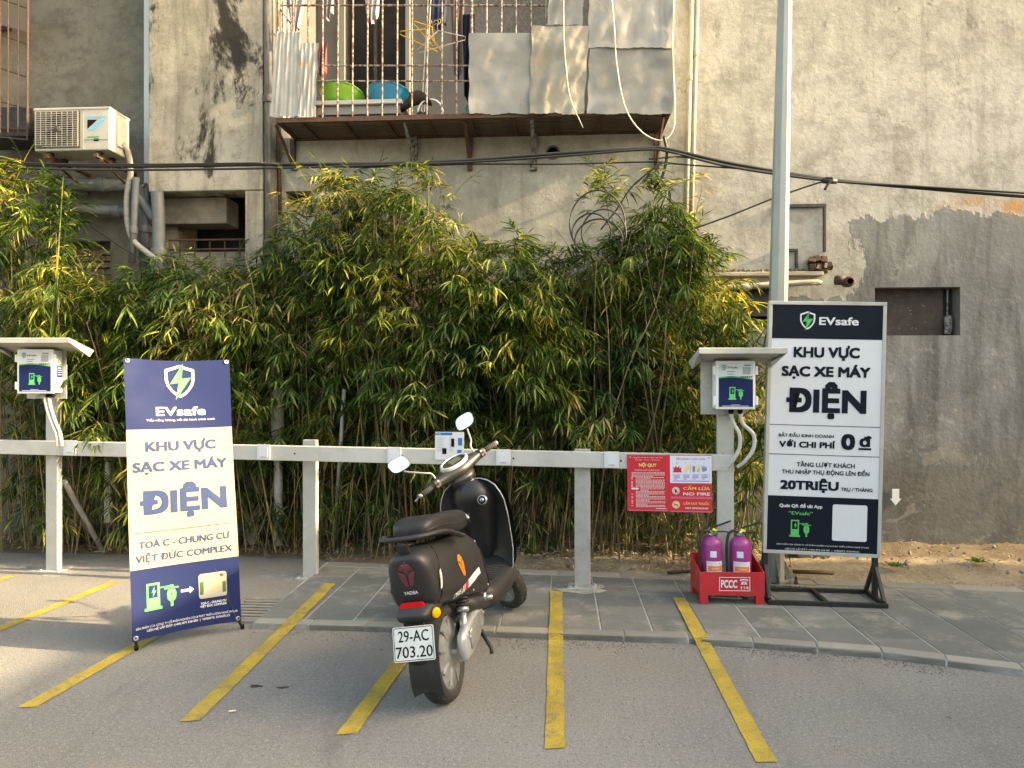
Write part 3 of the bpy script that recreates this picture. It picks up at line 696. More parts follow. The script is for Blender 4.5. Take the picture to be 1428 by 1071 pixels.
# broken brick stump beside the conduits
c_ = Wp(1148, 366, 6.0)
for i in range(7):
    m = MB(); m.box(c_+Vector((-.09+.05*(i % 4)+random.uniform(-.01,.01), .02, -.03+.055*(i//4)+random.uniform(-.008,.008))), (.055, .08, .05), Euler((random.uniform(-.3,.3), random.uniform(-.3,.3), random.uniform(-.3,.3))).to_matrix(), taper=.8); m.build('broken_brick', RUST, bld, bevel=.004)
# round pipe sleeve in the wall
c_ = Wp(771, 213, WY); RX = Euler((R(90),0,0)).to_matrix()
m = MB(); m.lathe([(.046,-.004),(.058,-.004),(.060,.012),(.050,.016),(.046,.012)], c_, RX, 28, cap=False); m.build('pipe_sleeve', WALLD, bld, smooth=True)
m = MB(); m.lathe([(.001,.003),(.046,.003)], c_, RX, 24); m.build('pipe_hole', BLACK, bld, recalc=False)

# ---- loggia behind the balcony
zf = 3.5
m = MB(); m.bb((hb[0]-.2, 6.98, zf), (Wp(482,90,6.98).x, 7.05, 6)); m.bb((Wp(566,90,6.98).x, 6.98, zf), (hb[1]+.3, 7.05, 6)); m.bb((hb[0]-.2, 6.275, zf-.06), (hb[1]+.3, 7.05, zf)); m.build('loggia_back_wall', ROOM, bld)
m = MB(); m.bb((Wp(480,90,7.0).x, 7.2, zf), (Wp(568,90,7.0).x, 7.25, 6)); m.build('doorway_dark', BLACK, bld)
m = MB(); x_ = Wp(481,90,6.95).x; m.bb((x_-.05, 6.93, zf), (x_, 6.979, 6)); m.build('door_frame', flat('frame_grey', (.22,.215,.20)), bld)
m = MB(); x_ = Wp(566,90,6.95).x; m.bb((x_, 6.93, zf), (x_+.04, 6.978, 6)); m.build('door_frame', flat('frame_grey2', (.25,.24,.22)), bld)
m = MB(); x_ = Wp(523,90,7.1).x; m.bb((x_-.012, 7.1, zf), (x_+.012, 7.14, 6)); m.build('door_stile', SLATD, bld)
m = MB(); m.bb((hb[0]-.002, 6.28, zf), (hb[0]-.05, 7, 6)); m.build('loggia_side_wall', ROOM, bld)

# ---- the balcony
BY = 5.60
bal = MB(); xL, xR = Wp(384,165,BY).x, Wp(936,160,BY).x; zl = Wp(384,166,BY).z; zr = Wp(936,159,BY).z; zF = (zl+zr)/2
bal.bb((xL, BY, zF-.012), (xR, BY+.03, zF+.025)); bal.bb((xL, BY+.031, zF-.008), (xL+.03, WY-.002, zF+.02)); bal.bb((xR-.03, BY+.031, zF-.008), (xR, WY-.002, zF+.02)); bal.bb((xL+.031, WY-.035, zF-.01), (xR-.031, WY-.003, zF+.02))
balc = bal.build('balcony', RUST, bld)
for i in range(9):                                              # boards under the floor
    y_ = BY+.035+i*.043; m = MB(); m.bb((xL+.034, y_, zF+.004+random.uniform(0,.006)), (xR-.034, y_+.036, zF+.018)); m.build('floor_board', M_('board%d' % i, random.choice(((.13,.085,.05),(.17,.12,.08),(.10,.07,.045))), .85, var=.5, sc=5, stretch=(1,6,1), dirt=.4), balc)
n_ = 9
for i in range(n_):
    x_ = lerp(xL+.03, xR-.03, (i+.5)/n_); m = MB(); m.bb((x_-.012, BY+.034, zF-.012), (x_+.012, WY-.04, zF+.0015)); m.build('floor_joist', RUST, balc)
for px in (410, 578, 656, 744, 915):                             # brackets
    m = MB(); x_ = Wp(px, 200, WY).x; zt = zF-.005; zb_ = Wp(px, 236, 6.0).z; w_ = .018 if px not in (578, 744) else .03
    m.bb((x_-w_, WY-.045, zb_), (x_+w_, WY-.004, zt)); m.tube([(x_, BY+.05, zt-.01), (x_, BY+.22, zt-.10), (x_, WY-.045, zb_+.05)], .014, 5); m.build('bracket', STEELD if px in (578, 744) else RUST, balc)
zT = Wp(500, 7.5, BY).z; ztop = zT+.75
def hbar(pxa, pxb, py, r_=.0065, Y=BY+.012):
    m = MB(); a, b_ = Wp(pxa, py, Y), Wp(pxb, py, Y); m.tube([a, b_], r_, 6); m.build('bar', BARM, balc)
hbar(386, 765, 7.5, .008); hbar(441, 655, 91.5); hbar(441, 655, 113); hbar(386, 942, -60, .008); hbar(820, 942, 5, .006)
for i in range(19):
    px = 389+20.72*i; m = MB(); a = Wp(px-1, 158, BY+.008)
    m.tube([(a.x, BY+.006, zF+.02), (a.x+.006+random.uniform(-.004,.004), BY+.006, ztop)], .0075 if i not in (0, 13) else .012, 6); m.build('bar', BARM, balc)
for i in range(4):                                               # left return of the cage
    m = MB(); m.tube([(xL+.015, BY+.1+i*.1, zF+.02), (xL+.02, BY+.1+i*.1, ztop)], .0065, 6); m.build('bar', BARM, balc)
for z_ in (Wp(389,7.5,BY).z, Wp(389,92,BY).z):
    m = MB(); m.tube([(xL+.015, BY+.01, z_), (xL+.015, WY-.01, z_)], .0065, 6); m.build('bar', BARM, balc)
# chain link behind the bars, upper right
m = MB(); xa_, xb_ = Wp(655,20,BY+.03).x, Wp(822,20,BY+.03).x; za, zb2 = Wp(700,50,BY+.03).z, Wp(700,-50,BY+.03).z; s_ = .075
k = xa_-1.2
while k < xb_+.1:
    for sg in (1, -1):
        t0, t1 = za, zb2
        pa = Vector((k if sg > 0 else k+(t1-t0)*.7, BY+.03+.003*sg, t0)); pb = Vector((k+(t1-t0)*.7 if sg > 0 else k, BY+.03+.003*sg, t1))
        pts = []
        for q in range(2):
            pass
        # clip in x
        def cl(p, q_):
            d = q_-p; ts = [0, 1]
            if abs(d.x) > 1e-6:
                t_a, t_b = sorted(((xa_-p.x)/d.x, (xb_-p.x)/d.x)); ts = [max(0, t_a), min(1, t_b)]
            return (p+d*ts[0], p+d*ts[1]) if ts[1] > ts[0] else None
        r2 = cl(pa, pb)
        if r2: m.tube(r2, .0018, 4, cap=False)
    k += s_*.7
q = m.build('chain_link_mesh', STEELD, balc); q['kind'] = 'stuff'

def sheet(px0, py0, px1, py1, Y, mat, name='tin_sheet', corr=0, crum=.004, skew=(0,0,0,0), label=None, nx=26, nz=34, curl=0, seed=0):
    # a thin bent metal sheet hung on the cage; two faces and an edge
    A, B, C, D = Wp(px0+skew[0], py0, Y), Wp(px1+skew[1], py0, Y), Wp(px0+skew[2], py1, Y), Wp(px1+skew[3], py1, Y); rows = []
    rnd_ = random.Random(seed); ph = [(rnd_.uniform(2, 30), rnd_.uniform(2, 24), rnd_.uniform(0, 6.28)) for _ in range(9)]
    for j in range(nz+1):
        v = j/nz; row = []
        for i in range(nx+1):
            u = i/nx; p = A.lerp(B, u).lerp(C.lerp(D, u), v)
            d = sum(math.sin(a*u+b_*v+c)*1/(1+.12*(a+b_)) for a, b_, c in ph)*crum
            if crum > .005: d += crum*rnd_.uniform(-.06,.06)
            qv = Vector((p.x*3.2+seed*3.1, p.z*3.2, seed*1.7)); d += mnoise.turbulence(qv, 4, False)*crum*1.2+abs(mnoise.noise(qv*1.6))*crum*1.6
            if corr: d += corr*math.sin(u*(px1-px0)*1.05)
            if curl: d -= curl*max(0, v-.8)**2*12*max(0, u-.6)
            e = Vector((.004*math.sin(v*17+seed)*(u > .97 or u < .03), -d, .005*math.sin(u*13+seed*2)*(v > .96) - (.006*abs(math.sin(u*31+seed)) if v > .97 else 0)))
            row.append(p+e)
        rows.append(row)
    m = MB(); m.grid(rows); m.grid([[p+Vector((0,.0012,0)) for p in r] for r in rows])
    edge = rows[0]+[r[-1] for r in rows[1:]]+rows[-1][-2::-1]+[r[0] for r in rows[-2:0:-1]]
    m.grid([edge, [p+Vector((0,.0012,0)) for p in edge]], closed=True)
    return m.build(name, mat, balc, smooth=True, recalc=False, label=label)
sheet(380, 44, 419, 162, BY-.012, SHEET3, 'corrugated_sheet', corr=.0025, skew=(5,0,-4,-2), seed=1)
sheet(419, 60, 444, 162, BY-.022, SHEET3, 'corrugated_sheet', corr=.002, skew=(0,0,-2,-5), seed=2)
sheet(654, 46, 745, 158, BY-.012, SHEET1, seed=3, crum=.004)
sheet(742, 36, 822, 158, BY-.024, SHEET2, seed=4, crum=.008, skew=(0,0,-4,-8), nx=44, nz=60, curl=.06)
sheet(763, -40, 816, 34, BY-.014, SHEET1, seed=5, crum=.004, skew=(5,0,0,-4))
sheet(821, -50, 943, 66, BY-.026, SHEET3, seed=6, crum=.0055, nx=40, nz=40)
sheet(819, 66, 939, 158, BY-.014, SHEET1, seed=7, crum=.005, skew=(3,0,0,0), curl=.03)
# right return of the cage with sheet
m = MB(); m.bb((xR-.012, BY+.002, zF+.03), (xR-.008, WY-.01, ztop)); m.build('side_sheet', SHEET3, balc)
m = MB(); m.tube(curve([Wp(786,-30,BY-.05), Wp(786,30,BY-.055), Wp(788,80,BY-.05), Wp(795,135,BY-.04), Wp(813,178,BY-.03)], 6), .0045, 6); tag(m.build('loose_cord', WCABLE, smooth=True), 'white cord hanging down over the crumpled tin sheet', 'cord')
m = MB(); m.tube(curve([Wp(850,-30,BY-.06), Wp(856,30,BY-.06), Wp(860,90,BY-.055), Wp(872,150,BY-.05), Wp(895,184,BY-.04), Wp(922,196,BY-.035), Wp(938,182,BY-.03), Wp(941,150,BY-.03), Wp(938,66,BY-.04), Wp(940,-30,BY-.04)], 8), .0055, 6); tag(m.build('hanging_cable', WCABLE, smooth=True), 'cream cable looping below the right corner of the balcony', 'cable')

# things kept on the balcony
m = MB(); a, b_ = Wp(440,144,BY+.10), Wp(562,147,BY+.10); m.bb((a.x, BY+.06, a.z-.03), (b_.x, BY+.34, a.z+.005)); tag(m.build('shelf_board', flat('old_white_board', (.50,.49,.45)), bevel=.004), 'white board lying across the balcony under the basins', 'board')
m = MB(); m.bb((a.x+.02, BY+.09, a.z-.10), (b_.x-.02, BY+.30, a.z-.035)); tag(m.build('grey_tray', flat('tray_grey', (.25,.25,.24))), 'low grey tray under the white board on the balcony', 'tray')
def basin(px, py, rx, mat, label, z):
    c = Wp(px, py, BY+.22); c.z = z; m = MB()
    prof = [(rx*.62, 0), (rx*.70, .01), (rx*.92, .10), (rx*.98, .115), (rx, .115), (rx, .123), (rx*.95, .123), (rx*.88, .10), (rx*.64, .018), (.001, .016)]
    m.lathe(prof, c, Euler((R(-14),R(4),0)).to_matrix(), 36); tag(m.build('wash_basin', mat, smooth=True), label, 'basin')
basin(474, 130, .185, M_('green_basin', (.24,.52,.05), .35, var=.08, bump=0), 'bright green plastic basin on the balcony board', a.z+.01)
basin(541, 130, .185, M_('blue_basin', (.02,.25,.42), .35, var=.08, bump=0), 'blue plastic basin on the balcony board', a.z-.005)
basin(668, 152, .12, M_('teal_basin', (.03,.22,.24), .4, var=.08, bump=0), 'teal basin half hidden behind the tin sheet', zF+.03)
# towel over the green basin
rows = []
c = Wp(459,119,BY+.14)
for i in range(9): rows.append([c+Vector((-.10+.022*j, -.05+.02*i+.006*math.sin(j*2), .025*math.sin(i*.5+j*.5)-.003*j+.01*math.sin(j*1.9+i))) for j in range(11)])
m = MB(); m.grid(rows); m.grid([[p+Vector((0,0,.004)) for p in r] for r in rows]); tag(m.build('towel', flat('towel_cloth', (.5,.43,.40), .9), smooth=True), 'crumpled pale towel draped on the green basin', 'towel')
# dark baby-seat-like frame with a hoop
c = Wp(577,148,BY+.12)
st_ = thing('folded_stroller', 'dark folded stroller with a white hoop on the balcony floor', 'stroller', (c.x, c.y, zF+.02))
m = MB(); rr = []
for i in range(9):
    t = i/8; cc = c+Vector((-.10+.24*t, 0, -.03+.10*math.sin(t*2.6))); rr.append([cc+Vector((0, .05*math.cos(a_), (.045*math.sin(t*3)+.012)*math.sin(a_))) for a_ in [k_*6.283/10 for k_ in range(10)]])
m.grid(rr, closed=True, caps=True); m.build('cover', flat('brown_fabric', (.045,.035,.03), .9), st_, smooth=True)
m = MB(); m.tube([c+Vector((.14+.10*math.cos(t), -.03, -.06+.10*math.sin(t))) for t in [k_*math.pi/10-.2 for k_ in range(12)]], .007, 6); m.build('hoop', PLWHITE, st_, smooth=True)
for dx in (.06, .11):
    m = MB(); m.lathe([(.002,-.008),(.028,-.008),(.028,.008),(.002,.008)], (c.x+dx, c.y-.03, zF+.055), RX, 16); m.build('wheel', BLKM, st_, smooth=True)
# hangers
def hanger(px, py, w, tilt, mat, label, Y=BY+.06):
    c = Wp(px, py, Y); m = MB(); T = Matrix.Rotation(tilt, 3, 'Y'); P = lambda x, z: c+T @ Vector((x, 0, z))
    m.tube([P(0,.02), P(-w/2,-w*.22), P(-w/2+.01,-w*.28), P(w/2-.01,-w*.28), P(w/2,-w*.22), P(0,.02)], .0042, 6)
    m.tube([P(0,.02), P(0,.06), P(.02,.075), P(.015,.10), P(-.005,.108), P(-.018,.095)], .0032, 6)
    tag(m.build('clothes_hanger', mat, smooth=True), label, 'hanger')
YH = flat('yellow_plastic', (.72,.42,.03))
hanger(592, 44, .36, R(26), YH, 'yellow plastic clothes hanger tilted on the balcony bars')
hanger(600, 40, .26, R(50), YH, 'smaller yellow hanger crossed behind the tilted yellow one', BY+.09)
hanger(612, 46, .40, R(-14), WCABLE, 'pale wire hanger beside the yellow hangers', BY+.13)
m = MB()
m.tube([Wp(598,-20,BY+.10), Wp(588,157,BY+.10)], .004, 5); m.tube([Wp(602,-20,BY+.11), Wp(592,157,BY+.11)], .004, 5); tag(m.build('clothes_pole', WCABLE), 'pair of thin pale poles leaning inside the balcony cage', 'poles')
m = MB(); m.tube([Wp(386,-14,BY+.2), Wp(820,-10,BY+.2)], .005, 6); tag(m.build('clothes_line', STEELD), 'thin rail for laundry running along inside the balcony cage', 'clothes line')
def cloth(name, px0, px1, py0, py1, Y, c, label, fold=6, taper=.8, ragged=0):
    rows = []; nx, nz = 24, 18; A, B = Wp(px0, py0, Y), Wp(px1, py0, Y); zb_ = Wp(px0, py1, Y).z
    for j in range(nz+1):
        v = j/nz; row = []
        for i in range(nx+1):
            u = i/nx; x_ = lerp(A.x, B.x, .5+(u-.5)*(1-(1-taper)*v)); z_ = lerp(A.z, zb_, v)+(.03*math.sin(u*7+1)+ragged*random.uniform(-.06,.02))*(v > .9)
            row.append(Vector((x_, Y+.018*math.sin(u*fold*3.14+v*2)*(.3+v), z_)))
        rows.append(row)
    m = MB(); m.grid(rows); m.grid([[p+Vector((0,.003,0)) for p in r] for r in rows]); tag(m.build(name, flat(name+'_fabric', c, .9, .1, .2), smooth=True, recalc=False), label, 'laundry')
cloth('hanging_cloth', 508, 530, -14, 22, BY+.2, (.50,.47,.44), 'pale lace cloth hanging at the top of the doorway', ragged=1)
cloth('hanging_shirt', 598, 624, -14, 40, BY+.24, (.05,.06,.11), 'dark blue shirt drying at the top of the balcony')
cloth('hanging_trousers', 628, 648, -14, 108, BY+.26, (.16,.12,.11), 'brown trousers drying near the tin sheets', taper=.6)
cloth('hanging_jacket', 645, 662, 20, 140, BY+.22, (.015,.018,.035), 'black garment hanging behind the left tin sheet')
cloth('hanging_towel', 396, 428, -14, 48, BY+.2, (.36,.35,.34), 'grey towel hanging in the left corner of the balcony', taper=.2)
cloth('patterned_cloth', 446, 466, -14, 24, BY+.25, (.30,.26,.27), 'small patterned cloth hanging left of the doorway')
cloth('red_cloth', 442, 456, 60, 108, BY+.22, (.20,.08,.08), 'dark red cloth hanging behind the corrugated sheet')

# ---- caged window at the far left
lc = thing('window_cage', 'dark rusty window cage with a black tray at the left edge', 'window cage', Wp(10, 190, 5.75))
CYY = 5.72
for px in (-40, -20, 0, 11, 25, 38):
    m = MB(); m.tube([Wp(px, 195 if px > 30 else 186, CYY), Wp(px+1, -60, CYY)], .008 if px > 30 else .006, 6); m.build('bar', RUST, lc)
for (a_, b_) in (((-50,-20),(39,12)), ((-50,30),(39,62)), ((-50,78),(39,108)), ((-50,128),(39,152)), ((-50,178),(39,180)), ((-50,186),(39,195))):
    m = MB(); m.tube([Wp(*a_, CYY+.01), Wp(*b_, CYY+.01)], .006, 6); m.build('bar', RUST, lc)
m = MB(); a, b_ = Wp(-50,190,CYY), Wp(36,146,CYY); m.bb((a.x, CYY+.03, a.z), (b_.x, 6.1, b_.z)); m.build('tray', BLKM, lc, bevel=.01)
m = MB(); a, b_ = Wp(-50,42,CYY+.1), Wp(36,-40,CYY+.1)
m.add([(a.x, 5.9, a.z+.15), (b_.x-.02, 5.9, a.z), (b_.x-.02, 5.9, a.z+.30), (a.x, 5.9, b_.z)], [(0,1,2,3)]); m.build('canvas', flat('old_canvas', (.11,.10,.09), .9), lc, recalc=False)
m = MB(); m.bb((Wp(-60,0,6.1).x, 6.12, Wp(0,40,6.1).z), (Wp(12,0,6.1).x, 6.14, Wp(0,-60,6.1).z)); m.build('dark_pane', BLACK, lc)

# ---- air conditioner outdoor unit
aY = 5.60
a, b_ = Wp(48,211,aY), Wp(153,150,aY); aw = b_.x-a.x; ah = b_.z-a.z; ac = Vector((a.x+aw/2, aY, a.z))
acu = thing('air_conditioner', 'cream outdoor air conditioner unit on brackets on the grey wall', 'air conditioner', ac)
m = MB(); m.bb((a.x, aY, a.z), (b_.x, aY+.27, b_.z)); m.build('casing', CREAM, acu, bevel=.01)
m = MB(); m.bb((a.x-.004, aY-.006, b_.z-.012), (b_.x+.004, aY+.276, b_.z+.008)); m.build('top_cover', CREAM, acu, bevel=.004)
fx = Wp(112,180,aY).x; fc = Wp(83,181,aY); fr_ = ah*.36
m = MB(); m.bb((a.x+.015, aY-.004, a.z+.02), (fx, aY-.001, b_.z-.02)); m.build('fan_recess', flat('grille_dark', (.09,.08,.065)), acu)
m = MB(); m.lathe([(.001,-.0),(fr_,0),(fr_,.006),(fr_*.94,.006),(fr_*.94,.002),(.001,.002)], fc+Vector((0,-.005,0)), RX, 36); m.build('fan_ring', flat('fan_dark', (.03,.027,.024)), acu)
for k in range(3):
    m = MB(); t = k*2.094; rws = []
    for i in range(5):
        rr_ = fr_*(.15+.75*i/4); rws.append([fc+Vector((rr_*math.cos(t+q*.35+i*.1), -.010-.004*q, rr_*math.sin(t+q*.35+i*.1))) for q in range(4)])
    m.grid(rws); m.build('fan_blade', flat('fan_blade', (.06,.055,.05)), acu, smooth=True)
m = MB(); m.lathe([(.001,-.0),(fr_*.2,0),(fr_*.2,.02),(.001,.025)], fc+Vector((0,-.008,0)), RX, 20); m.build('fan_hub', flat('fan_hub', (.08,.075,.065)), acu)
for i in range(17):
    m = MB(); z_ = lerp(a.z+.03, b_.z-.03, i/16); m.tube([(a.x+.018, aY-.022, z_), (fx-.004, aY-.022, z_)], .0019, 5); m.build('grille_wire', CREAM, acu)
for i in range(9):
    m = MB(); x_ = lerp(a.x+.022, fx-.008, i/8); m.tube([(x_, aY-.019, a.z+.03), (x_, aY-.019, b_.z-.03)], .0025, 5); m.build('grille_wire', CREAM, acu)
acf = lambda x, y, z: Vector((x, aY+y, z))
m = MB(); p0, p1 = Wp(122,166,aY), Wp(147,160,aY)
txt(m, 'DAIKIN', acf, (p0.x+p1.x)/2, Wp(130,165,aY).z, p1.x-p0.x, .022, .03, -.002, slant=.15); m.build('brand_lettering', SKYBL, acu, recalc=False)
m = MB(); q = [Wp(x_, y_, aY) for x_, y_ in ((123,182),(141,167),(147,167),(130,182))]; polyf(m, [(p.x, p.z) for p in reversed(q)], acf, -.002); m.build('brand_stripe', SKYBL, acu, recalc=False)
m = MB(); q = [Wp(x_, y_, aY) for x_, y_ in ((122,180),(122,167),(136,167))]; polyf(m, [(p.x, p.z) for p in reversed(q)], acf, -.002); m.build('brand_triangle', PBLACK, acu, recalc=False)
m = MB(); p0, p1 = Wp(122,192,aY), Wp(138,190,aY); rect(m, p0.x, p0.z, p1.x, p1.z, acf, -.002); m.build('rating_label', DGREEN, acu, recalc=False)
m = MB(); p0, p1 = Wp(131,197,aY), Wp(138,193,aY); rect(m, p0.x, p0.z, p1.x, p1.z, acf, -.002); m.build('rating_label', PBLACK, acu, recalc=False)
m = MB(); x_ = Wp(116,180,aY).x; m.bb((x_-.002, aY-.003, a.z+.01), (x_, aY+.001, b_.z-.01)); m.bb((x_+.01, aY-.003, a.z+.085), (b_.x-.01, aY+.001, a.z+.088)); m.build('panel_seam', flat('seam', (.25,.24,.20)), acu)
m = MB(); m.bb((b_.x-.002, aY+.09, a.z+.06), (b_.x+.014, aY+.22, b_.z-.05)); m.build('service_cover', flat('cover_grey', (.40,.39,.34)), acu, bevel=.004)
for dx in (.10, aw-.12):
    m = MB(); m.bb((a.x+dx-.015, aY+.0, a.z-.055), (a.x+dx+.015, 6.148, a.z-.025)); m.tube([(a.x+dx, aY+.05, a.z-.055), (a.x+dx, 6.14, a.z-.20)], .012, 5); m.build('bracket', RUST, acu)
    for yy in (aY+.05, aY+.22): 
        m = MB(); m.bb((a.x+dx-.02, yy-.02, a.z-.025), (a.x+dx+.02, yy+.02, a.z)); m.build('foot', BLKM, acu)
HOSE = M_('pipe_lagging', (.36,.34,.29), .8, var=.3, sc=9, stretch=(1,1,8), dirt=.4)
m = MB(); m.tube(curve([(b_.x+.01, aY+.15, a.z+.10), Wp(178,212,5.8), Wp(182,240,5.86), Wp(177,275,5.88), Wp(178,310,5.88), Wp(186,335,5.86), Wp(205,352,5.84), Wp(218,362,5.8)], 8), .024, 10); tag(m.build('pipe_hose', HOSE, smooth=True), 'pale lagged hose running down from the air conditioner', 'hose')
m = MB(); m.tube(curve([(b_.x+.012, aY+.13, a.z+.16), Wp(163,190,5.72), Wp(166,203,5.74), Wp(174,208,5.78)], 6), .008, 6); tag(m.build('power_lead', flat('yellow_sleeve', (.55,.35,.04)), smooth=True), 'short yellow lead looping from the side of the air conditioner', 'cable')

# ---- pipes
def pipe(name, pts, r_, mat, label, Ys, collars=(), n=6, cat='pipe'):
    P = [Wp(x_, y_, Y) for (x_, y_), Y in zip(pts, Ys if isinstance(Ys, (list, tuple)) else [Ys]*len(pts))]
    t = thing(name, label, cat, P[-1] if P[-1].z < P[0].z else P[0]); m = MB(); m.tube(curve(P, n) if n > 1 else P, r_, 12); m.build('tube', mat, t, smooth=True)
    for f in collars:
        c = P[0].lerp(P[-1], f); d = (P[-1]-P[0]).normalized()*.03; m = MB(); m.tube([c-d, c+d], r_*1.22, 12); m.build('collar', mat, t, smooth=True, bevel=.002)
    return t
pipe('drain_pipe', [(40,258),(186,259)], .055, PVCG, 'thick grey waste pipe running level under the air conditioner', 6.05, (.7,), 1)
pipe('drain_pipe', [(40,287),(178,296)], .045, PVCG, 'lower grey waste pipe sloping level below the thick one', 6.03, (.9,), 1)
pipe('drain_pipe', [(190,248),(184,366)], .028, PVCG, 'thin upright grey pipe in front of the others by the hose', 5.86, (.62,), 1)
pipe('drain_pipe', [(204,262),(200,262),(202,378)], .045, PVCG, 'upright grey pipe with elbow behind the thin one', 5.98, (.5,), 1)
pipe('drain_pipe', [(219,268),(221,300),(222,380)], .052, PVCG, 'thickest upright grey pipe beside the dark recess', 5.88, (.75,), 4)
pipe('drain_pipe', [(186,268),(204,290),(216,306)], .04, PVCG, 'short slanting grey pipe joining the two upright pipes', 5.95, (), 4)
pipe('drain_pipe', [(375,-60),(379,440)], .05, M_('old_cast_pipe', (.13,.12,.10), .85, var=.5, sc=6, stretch=(1,1,.4), dirt=.6, dirtc=(.30,.27,.22)), 'dark stained downpipe in the corner left of the balcony', 5.94, (.4,.8), 1, 'downpipe')
pipe('drain_pipe', [(387,170),(391,300)], .016, RUST, 'thin rusty pipe under the left end of the balcony', 5.98, (), 1)
pipe('conduit_pipe', [(966,-60),(953,420)], .022, PVCB, 'left of two beige pipes running down the wall by the balcony', 6.01, (.35,), 1)
pipe('conduit_pipe', [(974,-60),(961,420)], .018, PVCB, 'right of two beige pipes running down the wall by the balcony', 6.015, (.28,), 1)
pipe('water_pipe', [(985,403),(1128,394),(1142,396)], .024, PVCB, 'beige pipe running level across the left window head to an elbow', 5.94, (.35,), 4)
t = pipe('stub_pipe', [(1165,391),(1178,391)], .038, RUST, 'open round pipe stub sticking out of the wall above the sign', 5.95, (), 1)
c_ = Wp(1186,392,5.90); m = MB(); m.lathe([(.026,.0),(.040,.0),(.042,-.06),(.036,-.10)], c_, Euler((R(90),0,0)).to_matrix(), 24, cap=False); m.build('collar', RUST, t, smooth=True)
m = MB(); m.lathe([(.001,.004),(.027,.004)], c_+Vector((0,.03,0)), RX, 24); m.build('bore', BLACK, t, recalc=False)
def strip(pts, label):
    P = [Wp(x_, y_, 6.035) for x_, y_ in pts]; m = MB()
    for i in range(len(P)-1):
        a, b_ = P[i], P[i+1]
        w_ = .011; lo = Vector((min(a.x,b_.x)-w_, 6.028, min(a.z,b_.z)-w_)); hi = Vector((max(a.x,b_.x)+w_, 6.047, max(a.z,b_.z)+w_))
        if i: 
            if a.z > b_.z+.02: hi.z = a.z-w_-.0005
        m.bb(lo, hi)
    tag(m.build('wall_conduit', BLKM, bevel=.002), label, 'conduit')
strip([(1085,287),(1150,287),(1150,349)], 'black conduit stepping down the wall right of the lamp post, upper one')
strip([(1085,349),(1111,349),(1111,378)], 'short black conduit stepping down to the ledge, lower one')
# arrow sticker
m = MB(); fr = lambda x_, y_, z_: Vector((x_, 6.046+y_, z_)); c = Wp(1249,692,6.046)
m.prism([(c.x-.028,c.z+.06),(c.x-.028,c.z-.02),(c.x-.045,c.z-.02),(c.x,c.z-.075),(c.x+.045,c.z-.02),(c.x+.028,c.z-.02),(c.x+.028,c.z+.06)], .001, fr); tag(m.build('arrow_sticker', PLWHITE, recalc=True), 'white paper arrow on the wall pointing down, right of the standing sign', 'sticker')

# ---- cables across the facade
def cab(pts, r_, Y, label, name='overhead_cable', mat=CABLE, n=8):
    m = MB(); m.tube(curve([Wp(x_, y_, Y) for x_, y_ in pts], n), r_, 6); tag(m.build(name, mat, smooth=True), label, 'cable')
cab([(-80,226),(40,230),(200,232),(400,229),(540,228),(656,223),(780,214),(900,207),(932,208),(1020,228),(1155,250),(1280,262),(1428,274),(1600,286)], .013, 5.52, 'thickest black cable bundle crossing the whole facade')
cab([(-80,229),(40,235),(200,237),(400,234),(540,230),(656,226),(780,218),(895,209),(935,212),(1020,233),(1155,252),(1280,260),(1428,269),(1600,280)], .009, 5.50, 'second black cable hanging along the thick bundle')
cab([(380,231),(520,233),(656,229),(780,229),(905,226),(960,230),(1085,240),(1156,252)], .006, 5.53, 'thin black cable just below the bundle under the balcony')
cab([(-60,222),(60,228),(200,229),(370,227)], .006, 5.50, 'thin black cable above the bundle at the left')
cab([(940,327),(970,318),(1020,300),(1080,276),(1135,257),(1158,251)], .007, 5.5, 'black cable slanting up from the bamboo to the bundle')
cab([(905,222),(950,219),(1000,228),(1060,238),(1155,250)], .006, 5.51, 'thin black cable arching from the bracket to the cable tie')
cab([(926,190),(930,215),(924,245),(912,262)], .012, 5.53, 'short thick black cable dropping from the balcony corner')
cab([(926,225),(905,240),(880,262),(860,292),(838,320)], .007, 5.5, 'black cable running down from the balcony corner into the bamboo')
cab([(102,300),(130,318),(170,345),(205,366)], .006, 5.8, 'thin black cable slanting down left of the grey pipes')
m = MB(); c = Wp(1157,252,5.5); m.tube(curve([c+Vector((-.03,0,.02)), c+Vector((.02,-.01,.012)), c+Vector((-.01,-.012,-.02)), c+Vector((-.04,-.01,-.07))], 5), .010, 6); m.tube([c+Vector((-.05,0,.0)), c+Vector((.05,0,-.006))], .020, 8); tag(m.build('cable_tie', CABLE, smooth=True), 'black knot tying the cables together right of the lamp post', 'cable tie')
def coil(cx_, cy_, rx, ry, label, Y):
    m = MB(); c = Wp(cx_, cy_, Y); pts = [c+Vector((rx*math.cos(t), .01*math.sin(3*t), ry*math.sin(t))) for t in [-.5+k_*4.3/24 for k_ in range(25)]]
    m.tube(pts, .006, 6); tag(m.build('cable_coil', CABLE, smooth=True), label, 'cable coil')
coil(833, 312, .20, .24, 'largest loop of the black cable coil above the bamboo', 5.22)
coil(842, 325, .16, .17, 'middle loop of the black cable coil above the bamboo', 5.20)
coil(825, 325, .14, .14, 'lowest left loop of the black cable coil above the bamboo', 5.18)
coil(835, 335, .17, .15, 'lowest right loop of the black cable coil above the bamboo', 5.17)

# ---- unseen block added beyond the right edge to throw the long shade over the bays
nb = thing('shade_block', 'plain plastered unseen block added beyond the right edge to shade the bays', 'building', (9.5, -6, 0))
m = MB(); m.bb((8.0, -18, 0), (14, 4.82, 4.47)); m.build('shade_block_wall', WALL, nb)
m = MB(); m.bb((7.95, -18.05, 4.471), (14.05, 4.87, 4.69)); m.build('shade_block_top', WALLD, nb)

